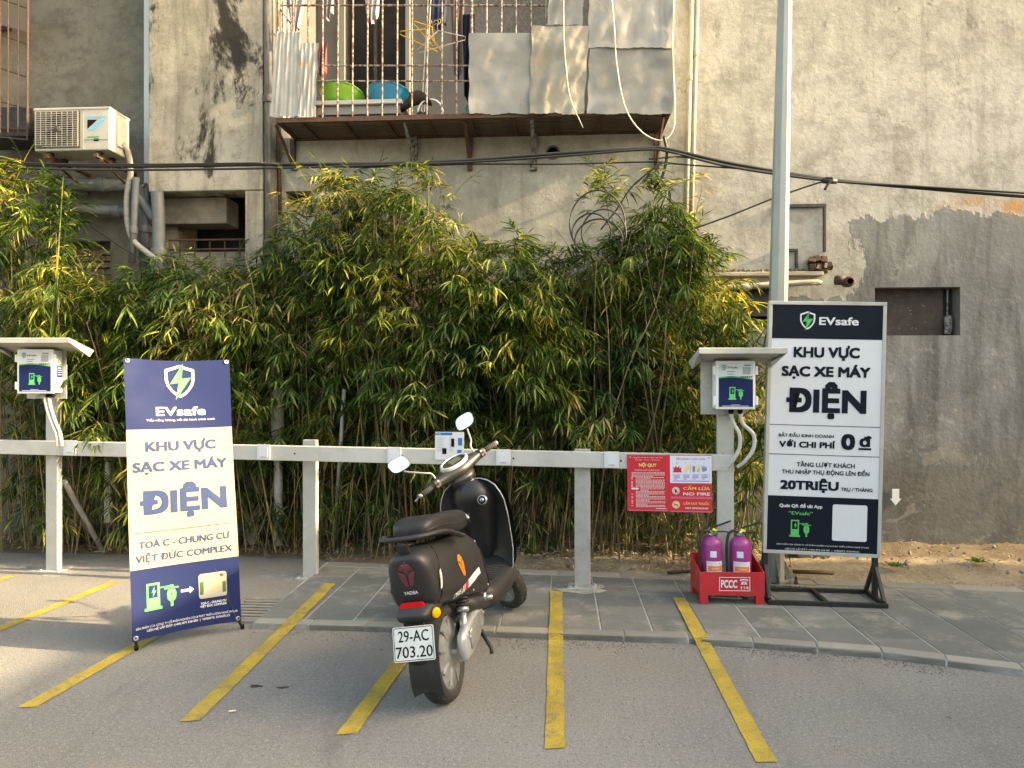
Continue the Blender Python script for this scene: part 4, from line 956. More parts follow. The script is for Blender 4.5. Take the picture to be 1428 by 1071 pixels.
# ================================================================== CHARGING RAIL
def rotm(xaxis, up=(0,0,1)):
    x = Vector(xaxis).normalized(); z = (Vector(up)-x*Vector(up).dot(x)).normalized(); y = z.cross(x)
    return Matrix((x, y, z)).transposed()
bases = [G(71,797), G(431,807), G(812,821,KZ)]
pr = G(1013,836,KZ)
dirr = (bases[2]-bases[0]); dirr.z = 0; dirr.normalize(); nrm = Vector((dirr.y, -dirr.x, 0))       # towards the camera
RM = rotm(dirr)
def on_rail(px): # point on the rail's front face line at a picture column
    p0 = bases[0]+nrm*.055; r = ray(px, CY); t = (p0.x*dirr.y-p0.y*dirr.x)/(r.x*dirr.y-r.y*dirr.x); q = r*t; return Vector((q.x, q.y, 0)), t
def zr_(px, py): q, t = on_rail(px); return CH+(CY-py)/FP*t
rz0, rz1 = zr_(437, 644), zr_(437, 624)
rail = thing('barrier_rail', 'long cream painted steel rail on posts behind the parking bays', 'rail', Vector((bases[1].x, bases[1].y, 0)))
zl_, zr2 = (zr_(0,613)+zr_(0,634))/2, (zr_(1000,635)+zr_(1000,656))/2
pL, _ = on_rail(-420); pR, _ = on_rail(1021)
RH = .105
def rz(p):
    t = ((p-on_rail(0)[0]).dot(dirr))/((on_rail(1000)[0]-on_rail(0)[0]).dot(dirr)); return lerp(zl_, zr2, t)
m = MB(); a, b_ = pL.copy(), pR.copy(); a.z = rz(a); b_.z = rz(b_); dd = (b_-a).normalized(); c = (a+b_)/2-nrm*.027
m.box(c, ((b_-a).length, .05, RH), rotm(dd)); m.build('beam', WHITEB, rail, bevel=.004)
m = MB()
m.box(b_-nrm*.027+dd*.0035, (.004, .044, RH-.008), rotm(dd)); m.build('end_cap', WHITEP, rail, bevel=.001)
def post(c, ztop, mat, w=.10, dep=.05, off=.0, lean=0):
    m = MB(); q = c.copy(); q.z = (c.z+ztop)/2; q = q-nrm*(.055+dep/2+off-.05)
    m.box(q, (w, dep, ztop-c.z), RM); m.build('post', mat, rail, bevel=.003)
    m = MB(); q2 = Vector((q.x, q.y, c.z+.004)); m.box(q2, (w+.09, dep+.08, .007), RM)
    f = m.build('foot_plate', mat, rail, bevel=.001)
    for sx in (-1, 1):
        for sy in (-1, 1):
            m = MB(); m.lathe([(.010,0),(.010,.010),(.001,.011)], q2+RM @ Vector((sx*(w/2+.025), sy*(dep/2+.02), .0035)), None, 6); m.build('bolt', GALV, f)
    return q
pz = lambda i, px, py: CH+(CY-py)/FP*((bases[i]-nrm*.03).dot(cf))
zt0 = rz(bases[0])+RH/2
post(bases[0], CH-.03, WHITEP, .095); post(bases[1], rz(bases[1])+.085, WHITEP, .10); post(bases[2], rz(bases[2])+.065, GALV, .105)
prb = on_rail(1012)[0]; prb.z = KZ; post(prb, CH-.05, WHITEP, .105)
pm = on_rail(-330)[0]; pm.z = 0; post(pm, rz(pm)+.06, WHITEP)
for px in (182, 411, 561, 716, 866):
    q, _ = on_rail(px); m = MB(); m.lathe([(.001,.0015),(.006,.001),(.006,0)], q+nrm*.0005+Vector((0,0,rz(q))), rotm(dirr) @ RX, 10); m.build('rivet', PBLACK, rail)
# blank plastic tags (their printed codes are left out)
CLEAR = flat('clear_plastic', (.60,.62,.62), .15)
for px, w_, lb_ in ((98,.09,'leftmost white tag on the rail, under the left charger box'), (368,.085,'white tag on the rail just left of the second post'), (550,.085,'white tag on the rail left of the scooter, behind its left mirror'), (702,.085,'white tag on the rail right of the scooter handlebar'), (853,.085,'white tag on the rail touching the red rules board')):
    q, _ = on_rail(px); q = q+Vector((0,0,rz(q)+.006)); t = thing('bay_tag', lb_, 'tag', q, rotm(dirr), group='white bay tags on the rail')
    m = MB(); m.box((0,-.005,0), (w_+.012, .007, w_+.022)); m.build('plastic_sleeve', CLEAR, t, world=False, bevel=.002)
    m = MB(); m.box((0,-.0096,-.002), (w_*.78, .0015, w_*.84)); m.build('paper_card', PWHITE, t, world=False)
    m = MB(); m.box((0,-.0108,-.034), (w_*.45, .0006, .006)); m.build('printed_line', PGREY, t, world=False)
# instruction sheet clipped to the rail behind the scooter
q, _ = on_rail(627); q = q+Vector((0,0,rz(q)+.0)); t = thing('notice_sheet', 'white notice sheet with blue heading on the rail behind the handlebar', 'notice', q, rotm(dirr))
m = MB(); m.box((0,-.004,.075), (.20, .003, .19)); m.build('sheet', PWHITE, t, world=False)
m = MB(); rect(m, -.098, .148, .02, .166, ID, -.0065); m.build('heading_band', PBLUE, t, world=False)
m = MB(); txt(m, 'EVsafe', ID, -.075, .153, .036, .008, .03, -.0075); m.build('heading_lettering', PWHITE, t, world=False, recalc=False)
m = MB()
for i in range(9):
    for x0_, x1_ in ((-.088,-.035), (.0,.03)): rect(m, x0_, .128-i*.011, x1_-.01*random.random(), .131-i*.011, ID, -.0065)
m.build('printed_lines', PGREY, t, world=False)
m = MB(); rect(m, .012, .07, .034, .125, ID, -.0068); rect(m, -.05,.02,-.02,.06, ID, -.0068); m.build('printed_phone', PBLACK, t, world=False)
m = MB(); rect(m, .06, .08, .088, .13, ID, -.0068); rect(m, .055, .02, .085, .05, ID, -.0068); m.build('printed_block', PBLUE, t, world=False)
# brace and loose pipes among the bamboo
m = MB(); m.tube([bases[0]-nrm*.06+Vector((.02,.05,.66)), G(143,768,.02)], .020, 10); m.box(G(143,768,.02), (.10,.08,.006)); tag(m.build('brace', GALV, smooth=False), 'slanting grey brace behind the left post', 'brace')
m = MB(); m.tube([G(452,776,.02)+Vector((0,.25,0)), U(480,543,5.62)], .016, 10); tag(m.build('leaning_pipe', GALV, smooth=True), 'thin grey pipe leaning in the bamboo right of the second post', 'pipe')
m = MB(); m.tube([U(388,612,5.82), U(381,420,5.85)], .052, 14); m.tube([U(388,760,5.83), U(388,611,5.83)], .035, 12); tag(m.build('pale_pipe', M_('pale_grey_pipe', (.36,.37,.35), .6, var=.2, dirt=.5), smooth=True), 'thick pale grey pipe standing in the bamboo behind the second post', 'pipe')
m = MB(); m.tube([U(151,728,5.75), U(151,668,5.75)], .030, 12); m.tube([U(151,668,5.75), U(151,640,5.75)], .022, 12); tag(m.build('hanging_pipe', WHITEP, smooth=True), 'short white pipe end hanging in the bamboo left of the banner', 'pipe')

# ---- charger boxes
def charger(px, pyT, pyB, D, w, name_label, roof_px, yaw, plate, turned):
    zb_ = CH+(CY-pyB)/FP*D; zt_ = CH+(CY-pyT)/FP*D; c = U(px, CY, D); c.z = zb_; h = zt_-zb_
    t = thing('charger_box', name_label, 'charger', c, Matrix.Rotation(yaw, 3, 'Z'), group='charger boxes on the rail posts')
    d = .115
    m = MB(); m.box((0, d/2+.012, h/2), (w-.012, d-.02, h-.012)); m.build('case', PLWHITE, t, world=False, bevel=.008)
    m = MB(); m.box((0, .011, h/2), (w, .022, h)); m.build('door', PLWHITE, t, world=False, bevel=.006)
    m = MB(); m.box((0, -.0012, h/2), (w-.03, .0016, h-.025)); m.build('face_sticker', PWHITE, t, world=False)
    nb_ = MB(); hh_ = h*.62; rowsn = [[Vector((x_, -.0025, .016)) for x_ in [(-.5+i/12)*(w-.034) for i in range(13)]], [Vector((x_, -.0025, hh_+.015*math.cos((x_/w)*3.0)-.012*(x_/w))) for x_ in [(-.5+i/12)*(w-.034) for i in range(13)]]]
    nb_.grid(rowsn); nb_.build('navy_field', NAVY, t, world=False, recalc=False)
    g_ = MB(); g_.grid([[p+Vector((0,-.0004,-.004)) for p in rowsn[1]], [p+Vector((0,-.0004,.004)) for p in rowsn[1]]]); g_.build('green_wave', PGREEN, t, world=False, recalc=False)
    pumpicon(t, ID, .02*w, h*.33, h*.26, PLG, NAVY, -.0035)
    evlogo(t, ID, -w*.30, h*.86, w*.075, NAVYT, PGREEN, DGREEN, -.0035)
    m = MB(); txt(m, 'EVsafe', ID, -w*.08, h*.84, w*.25, h*.045, .02, -.0035); 
    for i in range(3): rect(m, -w*.22, h*(.77-.05*i), -w*(.02+.04*(i == 1)), h*(.78-.05*i), ID, -.0035)
    rect(m, w*.20, h*.90, w*.38, h*.915, ID, -.0035)
    for i in range(6): rect(m, w*(.12+.05*i), h*.655, w*(.16+.05*i), h*.68, ID, -.0035)
    m.build('face_lettering', PBLACK, t, world=False, recalc=False)
    m = MB(); rect(m, w*.17, h*.72, w*.37, h*.875, ID, -.0035); m.build('blank_square', PGREY, t, world=False)
    m = MB(); rect(m, -w*.35, h*.065, w*.32, h*.075, ID, -.0035); rect(m, -w*.12, h*.09, w*.10, h*.098, ID, -.0035); m.build('small_print', PPALE, t, world=False)
    for sx in (-1, 1):
        for zz_ in (.18, .80):
            m = MB(); m.box((sx*(w/2+.008), .012, h*zz_), (.016, .026, .055)); m.build('latch', PLWHITE, t, world=False, bevel=.003)
    if turned:
        m = MB(); m.box((w/2-.0045, d/2+.02, h*.52), (.001, .06, h*.30)); m.build('side_sticker', NAVY, t, world=False)
        m = MB(); m.box((w/2-.0038, d/2+.02, h*.64), (.001, .055, h*.03)); m.build('side_sticker_band', PGREEN, t, world=False)
        m = MB()
        for i in range(4): m.box((w/2-.0036, d/2+.02, h*(.58-.05*i)), (.001, .04, h*.012))
        m.build('side_sticker_print', PPALE, t, world=False)
    m = MB(); m.box((-plate, d+.014, h*.44), (w*1.12, .006, h*1.12)); m.build('back_plate', GALV if not turned else WHITEP, t, world=False, bevel=.001)
    # sheet metal canopy: lip, sloping top, cheeks
    x0_, x1_ = roof_px; zc = h+.045; yf, yb = -.13, .17
    prof = [(yf, zc-.006), (yf, zc+.026), (yf+.004, zc+.030), (yb, zc-.045), (yb, zc-.055), (yf+.006, zc+.0)]
    m = MB(); m.grid([[Vector((x0_, y_, z_)) for y_, z_ in prof], [Vector((x1_, y_, z_)) for y_, z_ in prof]], closed=True, caps=True)
    r_ = m.build('canopy', WHITEP, t, world=False, bevel=.001)
    for xs_ in (x0_, x1_):
        m = MB(); s_ = 1 if xs_ == x1_ else -1
        m.add([(xs_, yf, zc+.0), (xs_, yb, zc-.05), (xs_-s_*.02, yb-.02, zc-.095), (xs_-s_*.045, yf+.16, zc-.05)], [(0,1,2,3)])
        m.add([(xs_-s_*.0015, yf, zc+.0), (xs_-s_*.0015, yb, zc-.05), (xs_-s_*.0215, yb-.02, zc-.095), (xs_-s_*.0465, yf+.16, zc-.05)], [(0,1,2,3)])
        m.build('cheek', WHITEP, r_ if False else t, world=False, recalc=False)
    # glands and flexible conduits down to the rail
    for k_, gx in enumerate((-.012, .045) if not turned else (.055, .085)):
        m = MB(); m.lathe([(.014,0),(.017,-.004),(.017,-.018),(.013,-.03),(.001,-.03)], (gx, d*.55, 0), None, 14); m.build('cable_gland', PBLACK, t, world=False, smooth=True)
        if not turned: pts = [(gx, d*.55, -.02), (gx+.015, d*.5, -.09), (gx+.05+.03*k_, d*.45, -.16), (gx+.05+.03*k_, d*.5, -.25), (gx+.01+.02*k_, d*.6, -.33), (gx-.01, d*.8, -.37)]
        else: pts = [(gx-.03, d*.55, -.01), (gx-.01, d*.5, -.10), (gx+.03, d*.4, -.20), (gx+.075, d*.3, -.29), (gx+.085, d*.3, -.355), (gx+.085, d*.3, -.38)]
        m = MB(); m.tube(curve(pts, 7), .0115 if turned else .012, 10); m.build('conduit', M_('white_flex', (.46,.46,.42), .45, var=.1, dirt=.15), t, world=False, smooth=True)
    return t
charger(1026, 503, 571, on_rail(1026)[1]-.14, .245, 'right charger box under a cream canopy, beside the standing sign', (-.255, .275), R(2), .05, False)
charger(49, 487, 549, on_rail(49)[1]-.14, .265, 'left charger box with a side sticker, above the left post', (-.30, .325), R(3), 0, True)

# ---- rules board on the rail
TLb, TRb, BLb, BRb = (875,634), (994,635), (874,712), (992,715)
q0, D0 = on_rail(875); q1, _ = on_rail(993); bw_ = (q1-q0).length; bh_ = .078*D0*1.005
cc = (q0+q1)/2+nrm*.006; cc.z = (zr_(875,712)+zr_(993,714))/2
bdd = (q1-q0).normalized(); bdz = (zr_(993,714.5)-zr_(875,712.5))/bw_
rb = thing('rules_board', 'red fire safety rules board hanging on the right end of the rail', 'sign', cc, rotm(Vector((bdd.x, bdd.y, bdz))))
m = MB(); m.box((0, 0, bh_/2), (bw_, .004, bh_)); m.build('panel', PRED, rb, world=False, bevel=.0008)
CR = (860, 620, 1428/160)      # zoom crop used to read positions
Qm = quadmap((135,133), (1192,142), (130,822), (1188,845), bw_, bh_)
def B(x_, y_): return Qm(x_, y_)
def rr4(mb, x0, y0, x1, y1, y=-.0030):
    a, b_ = B(x0, y1), B(x1, y0); rect(mb, a[0], a[1], b_[0], b_[1], ID, y)
def btx(mb, s, x0, x1, yb, capx, off=.02, y=-.0035):
    a, b_ = B(x0, yb), B(x1, yb); txt(mb, s, ID, (a[0]+b_[0])/2, (a[1]+b_[1])/2, b_[0]-a[0], capx*bh_/690, off, y)
m = MB(); rr4(m, 672, 152, 1190, 482); m.build('white_field', PPALE, rb, world=False)
LN = MB()
for a in ((148,140,640,143),(148,818,640,821),(148,140,151,821),(638,140,641,821),(676,492,1186,495),(676,658,1186,661),(676,672,1186,675),(676,835,1186,838),(676,492,679,661),(1183,492,1186,661),(676,672,679,838),(1183,672,1186,838)): rr4(LN, *a)
LN.build('border_lines', PINK, rb, world=False)
m = MB(); btx(m, 'NỘI QUY', 283, 505, 282, 40, .04); btx(m, 'CẤM LỬA', 835, 1165, 572, 38, .02); btx(m, 'CẤM HÚT THUỐC', 832, 1155, 754, 30, .02); m.build('yellow_lettering', PYEL, rb, world=False, recalc=False)
m = MB(); btx(m, 'NO FIRE', 832, 1165, 638, 38, .03); btx(m, 'NO SMOKING', 858, 1140, 806, 22, .03)
btx(m, 'Cộng hoà xã hội chủ nghĩa Việt Nam', 208, 582, 176, 13, .0); btx(m, 'Độc lập - Tự do - Hạnh phúc', 236, 552, 205, 12, .0); btx(m, 'PHÒNG CHÁY CHỮA CHÁY', 232, 548, 335, 18, .0)
y_ = 352; R2 = random.Random(4)
while y_ < 785:
    if 528 < y_ < 575: x0_ = 300
    elif y_ < 405: x0_ = 190
    else: x0_ = 240
    x_ = x0_; xe = 600 if R2.random() < .7 else R2.randint(380, 520)
    while x_ < xe: w_ = R2.randint(10, 34); rr4(m, x_, y_, min(x_+w_, xe+8), y_+6); x_ += w_+6
    if x0_ == 240 and R2.random() < .5: rr4(m, 182, y_, 205, y_+6)
    y_ += 15.5
rr4(m, 186, 540, 250, 560); a = [B(250,533), B(285,551), B(250,570)]; polyf(m, [(p[0],p[1]) for p in (a[0],a[2],a[1])], ID, -.003)
rr4(m, 490, 795, 620, 800)
for cx_, cy_ in ((742,578), (742,750)):
    c_ = B(cx_, cy_); ringp(m, circ(c_[0], c_[1], .024, 24), circ(c_[0], c_[1], .0205, 24), ID, -.0035)
    if cy_ < 600: polyf(m, circ(c_[0], c_[1], .0185, 24), ID, -.0035)
m.build('white_lettering', PWHITE, rb, world=False, recalc=False)
c_ = B(742,750); m = MB(); polyf(m, circ(c_[0], c_[1], .0185, 24), ID, -.0036); m.build('no_smoking_disc', PYEL, rb, world=False)
m = MB(); c1 = B(742,578)
polyf(m, [(c1[0]+x_*.016, c1[1]+z_*.016) for x_, z_ in ((-.1,-.9),(.45,-.6),(.55,-.1),(.3,.4),(.25,.05),(.0,.9),(-.25,.4),(-.5,-.1),(-.4,-.6))], ID, -.0042)
rect(m, c_[0]-.012, c_[1]-.003, c_[0]+.012, c_[1]+.002, ID, -.0044); m.build('pictogram', PBLACK, rb, world=False)
m = MB()
for cc_ in (c1, c_):
    a_ = .0165; s_ = .7071; w_ = .0022
    m.add([Vector((cc_[0]-a_*s_-w_*s_, -.0048, cc_[1]+a_*s_-w_*s_)), Vector((cc_[0]+a_*s_-w_*s_, -.0048, cc_[1]-a_*s_-w_*s_)), Vector((cc_[0]+a_*s_+w_*s_, -.0048, cc_[1]-a_*s_+w_*s_)), Vector((cc_[0]-a_*s_+w_*s_, -.0048, cc_[1]+a_*s_+w_*s_))], [(0,1,2,3)])
btx(m, 'TIÊU LỆNH CHỮA CHÁY', 748, 1115, 203, 25, .02)
polyf(m, [B(710+x_*1.1, 355-y2) for x_, y2 in ((0,0),(8,40),(-5,65),(22,58),(30,85),(48,60),(75,80),(72,52),(98,62),(90,35),(100,0))], ID, -.0036)
rr4(m, 950, 275, 985, 352); rr4(m, 1010, 290, 1040, 352); rr4(m, 920, 255, 928, 360)
m.build('red_pictures', PRED, rb, world=False, recalc=False)
m = MB()
for x0_ in (705, 822, 935, 1048):
    for i in range(4): rr4(m, x0_+10+4*(i % 2), 382+i*17, x0_+96-10*(i % 2)-(30 if i == 3 else 0), 390+i*17)
for k_ in range(3): x_ = 816+112*k_; rr4(m, x_, 232, x_+2.5, 462)
rr4(m, 705, 232, 708, 462); rr4(m, 1158, 232, 1161, 462); rr4(m, 705, 460, 1161, 463)
for i in range(7): rr4(m, 1065+i*9, 265+(i*23) % 40, 1073+i*9, 335+(i*17) % 20)
m.build('blue_captions', PPURP, rb, world=False, recalc=False)
m = MB()
for k_, s_ in enumerate('1234'): btx(m, s_, 752+k_*112, 764+k_*112, 250, 22, .01)
m.build('step_numbers', PINK, rb, world=False, recalc=False)
m = MB(); polyf(m, [B(x_, y_) for x_, y_ in ((838,330),(870,275),(900,260),(912,300),(880,352))], ID, -.0036); polyf(m, [B(x_, y_) for x_, y_ in ((985,300),(1005,265),(1035,275),(1030,305),(1005,340))], ID, -.0038); m.build('picture_hand', PYEL, rb, world=False, recalc=False)
for px in (-1, 1):
    m = MB(); m.lathe([(.001,.002),(.006,.001),(.006,0)], (px*(bw_/2-.02), -.003, bh_-.018), RX, 10); m.build('rivet', GALV, rb, world=False)

# ================================================================== BANNER ON AN X STAND
BLp, BRp = G(184,896,.065), G(337,866,.065)
bx = (BRp-BLp); bx.z = 0; bwid = bx.length*1.0; bx.normalize(); bn = Vector((bx.y, -bx.x, 0))
bh2 = 1.50; leanA = math.atan2(.245, 1.48); up = Vector((0,0,1))*math.cos(leanA)-bn*math.sin(leanA)
mid = (BLp+BRp)/2
ban = thing('banner_stand', 'tall navy and cream vinyl banner on a folding stand at the left', 'banner', mid, rotm(bx, up))
WBm = WM[ban.name]
def bow(x_, z_):                                                  # the vinyl pulls between its four eyelets
    u = (x_/(bwid/2)); v = z_/bh2
    e = .022*(1-u*u)*(.4+.6*abs(2*v-1)**3) + .006*math.sin(v*9+u*2)
    ex = abs(u)**6*.0; zz = -.010*(1-u*u)*(v**6) + .008*(1-u*u)*((1-v)**6)
    return e, zz
def bfr(x_, y_, z_):
    e, zz = bow(x_, z_); k_ = 1-.006*math.sin(math.pi*z_/bh2)
    return Vector((x_*k_, y_+e, z_+zz))
def patch(x0, z0, x1, z1, y, nx=30, nz=60):
    m = MB(); m.grid([[bfr(lerp(x0,x1,i/nx), y, lerp(z0,z1,j/nz)) for i in range(nx+1)] for j in range(nz+1)]); return m
V = flat('vinyl_navy', (.011,.020,.080), .6, .12); VC = flat('vinyl_cream', (.39,.335,.235), .65, .12)
q2 = quadmap((50,48),(405,62),(80,1010),(455,935), bwid, bh2)
zT1 = (q2(60,300)[1]+q2(412,296)[1])/2; zT2 = (q2(70,775)[1]+q2(440,730)[1])/2; hw = bwid/2
m = patch(-hw, zT2, hw, zT1, 0); m.build('vinyl_cream_field', VC, ban, world=False, smooth=True, recalc=False)
m = patch(-hw, zT1, hw, bh2, 0); m.build('vinyl_top_field', V, ban, world=False, smooth=True, recalc=False)
m = patch(-hw, 0, hw, zT2, 0); m.build('vinyl_bottom_field', V, ban, world=False, smooth=True, recalc=False)
m = patch(-hw, 0, hw, bh2, .0012); m.build('vinyl_back', VC, ban, world=False, smooth=True, recalc=False)
def bt(mb, s, cx0, cy0, cx1, cy1, cap, off=.02, y=-.0025):        # baseline from (cx0,cy0) to (cx1,cy1) in the zoom crop
    a, b_ = q2(cx0, cy0), q2(cx1, cy1); zc = (a[1]+b_[1])/2; txt(mb, s, bfr, (a[0]+b_[0])/2, zc, b_[0]-a[0], cap*bh2/955, off, y)
EY = lambda m_, x_, z_: None
a = q2(235,130); evlogo(ban, bfr, a[0], a[1], .098, flat('vinyl_pale', (.50,.50,.42)), PLG, PGREEN, -.0027)
m = MB(); bt(m, 'EVsafe', 155, 252, 325, 252, 34, .03); bt(m, 'Tiếp năng lượng, nối dài hành trình xanh', 122, 271, 357, 270, 8, .02); m.build('logo_lettering', flat('vinyl_pale2', (.50,.50,.42)), ban, world=False, recalc=False)
m = MB(); bt(m, 'KHU VỰC', 120, 376, 362, 369, 36, .045); bt(m, 'SẠC XE MÁY', 79, 446, 403, 434, 36, .045); bt(m, 'ĐIỆN', 105, 587, 402, 572, 82, .06)
bt(m, 'TOÀ C - CHUNG CƯ', 101, 701, 411, 672, 24, .03); bt(m, 'VIỆT ĐỨC COMPLEX', 91, 750, 420, 712, 24, .03)
a, b_ = q2(82,654), q2(424,617); zc = (a[1]+b_[1])/2; rect(m, a[0], zc-.0015, b_[0], zc+.0015, bfr, -.0025); m.build('navy_lettering', NAVYT, ban, world=False, recalc=False)
a = q2(180,858); pumpicon(ban, bfr, a[0], a[1], .14, PLG, V, -.0027)
m = MB(); a = q2(264,842); polyf(m, [(a[0]+x_, a[1]+z_) for x_, z_ in ((-.033,-.007),(.012,-.007),(.012,-.019),(.034,0),(.012,.019),(.012,.007),(-.033,.007))], bfr, -.0027)
bt(m, 'TOÀ C - CHUNG CƯ', 311, 889, 401, 876, 8, .03); bt(m, 'VIỆT ĐỨC COMPLEX', 309, 899, 402, 886, 8, .03)
bt(m, 'SẢN PHẨM CỦA CÔNG TY CỔ PHẦN NGHIÊN CỨU & PHÁT TRIỂN CÔNG NGHỆ EVTLAB', 92, 972, 441, 907, 7.5, .01); bt(m, 'LIÊN HỆ LẮP ĐẶT: (+84) 879 558 085  |  WEBSITE: EVSAFE.IO', 128, 976, 414, 925, 8, .015)
m.build('white_lettering', PWHITE, ban, world=False, recalc=False)
a, b_ = q2(305,872), q2(399,775); m = MB(); polyf(m, rrect(a[0], a[1], b_[0], b_[1], .014), bfr, -.0027); m.build('picture_frame', flat('picture_cream', (.40,.35,.24)), ban, world=False, recalc=False)
x0_, z0_, x1_, z1_ = a[0]+.005, a[1]+.006, b_[0]-.005, b_[1]-.006; wd, hd = x1_-x0_, z1_-z0_
m = MB()
for fx0, fx1, fz in ((.14,.40,.78),(.44,.56,.92),(.60,.86,.80)): polyf(m, [(x0_+wd*fx0, z0_+hd*.2), (x0_+wd*fx1, z0_+hd*.2), (x0_+wd*(fx1-.02), z0_+hd*fz), (x0_+wd*(fx0+.03), z0_+hd*(fz-.06))], bfr, -.0032)
m.build('picture_towers', flat('tower_brown', (.17,.11,.06)), ban, world=False, recalc=False)
m = MB()
for i in range(8): rect(m, x0_+wd*(.17+.03*i+(.27 if i > 3 else 0)), z0_+hd*.22, x0_+wd*(.18+.03*i+(.27 if i > 3 else 0)), z0_+hd*.72, bfr, -.0037)
rect(m, x0_, z0_+hd*.03, x1_, z0_+hd*.12, bfr, -.0037); m.build('picture_lines', PGREY, ban, world=False, recalc=False)
m = MB(); rect(m, x0_, z0_+hd*.12, x0_+wd*.15, z0_+hd*.7, bfr, -.0035); rect(m, x1_-wd*.13, z0_+hd*.12, x1_, z0_+hd*.6, bfr, -.0035); m.build('picture_trees', flat('picture_green', (.07,.12,.045)), ban, world=False, recalc=False)
m = MB(); polyf(m, circ(x0_+wd*.84, z0_+hd*.9, .0095, 14), bfr, -.0042); m.build('picture_badge', PRED, ban, world=False, recalc=False)
for sx in (-1, 1):
    for zz_ in (.016, bh2-.016):
        p = bfr(sx*(hw-.018), -.002, zz_); m = MB(); m.lathe([(.006,.001),(.012,.0),(.013,.003),(.010,.005),(.006,.004)], p, RX, 16); m.build('eyelet', ALU, ban, world=False, smooth=True)
        m = MB(); m.tube([p+Vector((0,-.006,0)), p+Vector((sx*.003,-.012,.004)), p+Vector((sx*.001,.02,.012))], .004, 6); m.build('hook', BLKM, ban, world=False)
m = MB()
for sx in (-1, 1): m.tube([Vector((sx*(hw-.018), .018, bh2-.01)), Vector((-sx*(hw-.018), .020+.006*sx, .0))], .006, 8)
m.build('cross_poles', BLKM, ban, world=False)
WI = WM[ban.name].inverted()
for sx, gp in ((-1, G(190,907)), (1, G(338,877))):
    m = MB(); a = WM[ban.name] @ Vector((sx*(hw-.02), .014, .02)); m.tube([a, gp+Vector((0,0,.006))], .0075, 8); m.build('foot', BLKM, ban, smooth=True)
    m = MB(); m.lathe([(.010,0),(.011,.006),(.011,.022),(.008,.026),(.001,.026)], gp, None, 12); m.build('rubber_tip', PBLACK, ban, smooth=True)
a = WM[ban.name] @ Vector((0, .02, bh2*.5)); m = MB(); gp = mid-bn*.62; gp.z = .005; m.tube([a, gp], .006, 8); m.build('rear_leg', BLKM, ban)

# ================================================================== STANDING SIGN
FL, FR = G(1071,843,KZ), G(1238,848,KZ); sx_ = (FR-FL); sx_.z = 0; fw = sx_.length; sx_.normalize(); sn = Vector((sx_.y, -sx_.x, 0))
RLp = G(1074,823,KZ); dep = .30
c0 = (FL+FR)/2-sn*dep*.48
sw, sh_ = .725, 1.62
SD = c0.dot(cf); zb_ = CH-(773.5-CY)/FP*SD; zt_ = CH+(CY-421)/FP*SD; sh_ = zt_-zb_
uc = ((1066+1222)/2-CX)/FP*SD; cs = cr*uc+cf*SD; cs.z = zb_
sw = .1575*SD
roll = math.atan2(8.5/FP*SD, sh_)
Ms = rotm(sx_) @ Matrix.Rotation(roll, 3, 'Y')
sg = thing('standing_sign', 'tall white and dark navy framed sign on a black stand at the right', 'sign', cs, Ms)
dS = .045
m = MB(); m.box((0, 0, sh_/2), (sw-.02, dS-.012, sh_-.02)); m.build('core', PWHITE, sg, world=False)
for a, b_ in (((0,0,.011), (sw, dS, .022)), ((0,0,sh_-.011), (sw, dS, .022)), ((-sw/2+.011,0,sh_/2), (.022, dS-.002, sh_-.0442)), ((sw/2-.011,0,sh_/2), (.022, dS-.002, sh_-.0442))):
    m = MB(); m.box(a, b_); m.build('edge_frame', WHITEP, sg, world=False, bevel=.002)
yS = -(dS/2-.006)-.0015
q3 = quadmap((72,45),(452,48),(50,866),(428,876), sw, sh_)
FS = lambda x_, y_, z_: Vector((x_, yS+y_, z_))
def sr(mb, x0, y0, x1, y1, y=-.001): a, b_ = q3(x0, y1), q3(x1, y0); rect(mb, a[0], a[1], b_[0], b_[1], FS, y)
hx = sw/2-.0225
m = MB(); rect(m, -hx, q3(250,168)[1], hx, sh_-.0225, FS, -.0005); m.build('navy_field', DNAVY, sg, world=False)
m = MB(); rect(m, -hx, .0225, hx, q3(250,682)[1], FS, -.0005); m.build('navy_field', DNAVY, sg, world=False)
def stx(mb, s, x0, x1, yb, cap, off=.02, y=-.0012):
    a, b_ = q3(x0, yb), q3(x1, yb); txt(mb, s, FS, (a[0]+b_[0])/2, (a[1]+b_[1])/2, b_[0]-a[0], cap*sh_/825, off, y)
m = MB(); stx(m, 'KHU VỰC', 151, 364, 229, 36, .05); stx(m, 'SẠC XE MÁY', 112, 398, 291, 35, .05); stx(m, 'ĐIỆN', 126, 384, 408, 80, .07)
stx(m, 'BẮT ĐẦU KINH DOANH', 102, 280, 488, 11, .025); stx(m, 'VỚI CHI PHÍ', 103, 284, 522, 21, .05); stx(m, '0', 303, 348, 527, 54, .075); stx(m, 'đ', 362, 400, 517, 36, .07); sr(m, 359, 521, 400, 527)
stx(m, 'TĂNG LƯỢT KHÁCH', 160, 347, 585, 15, .03); stx(m, 'THU NHẬP THỤ ĐỘNG LÊN ĐẾN', 112, 394, 609, 14, .03); stx(m, '20TRIỆU', 106, 295, 659, 31, .06); stx(m, 'TRỤ / THÁNG', 302, 403, 662, 12, .03)
for yy_ in (450, 546): z_ = q3(250,yy_)[1]; rect(m, -hx+.0, z_-.0018, hx, z_+.0018, FS, -.001)
m.build('dark_lettering', DNAVY, sg, world=False, recalc=False)
m = MB(); stx(m, 'EVsafe', 234, 361, 123, 27, .03); stx(m, 'Quét QR để tải App', 104, 243, 717, 11, .03)
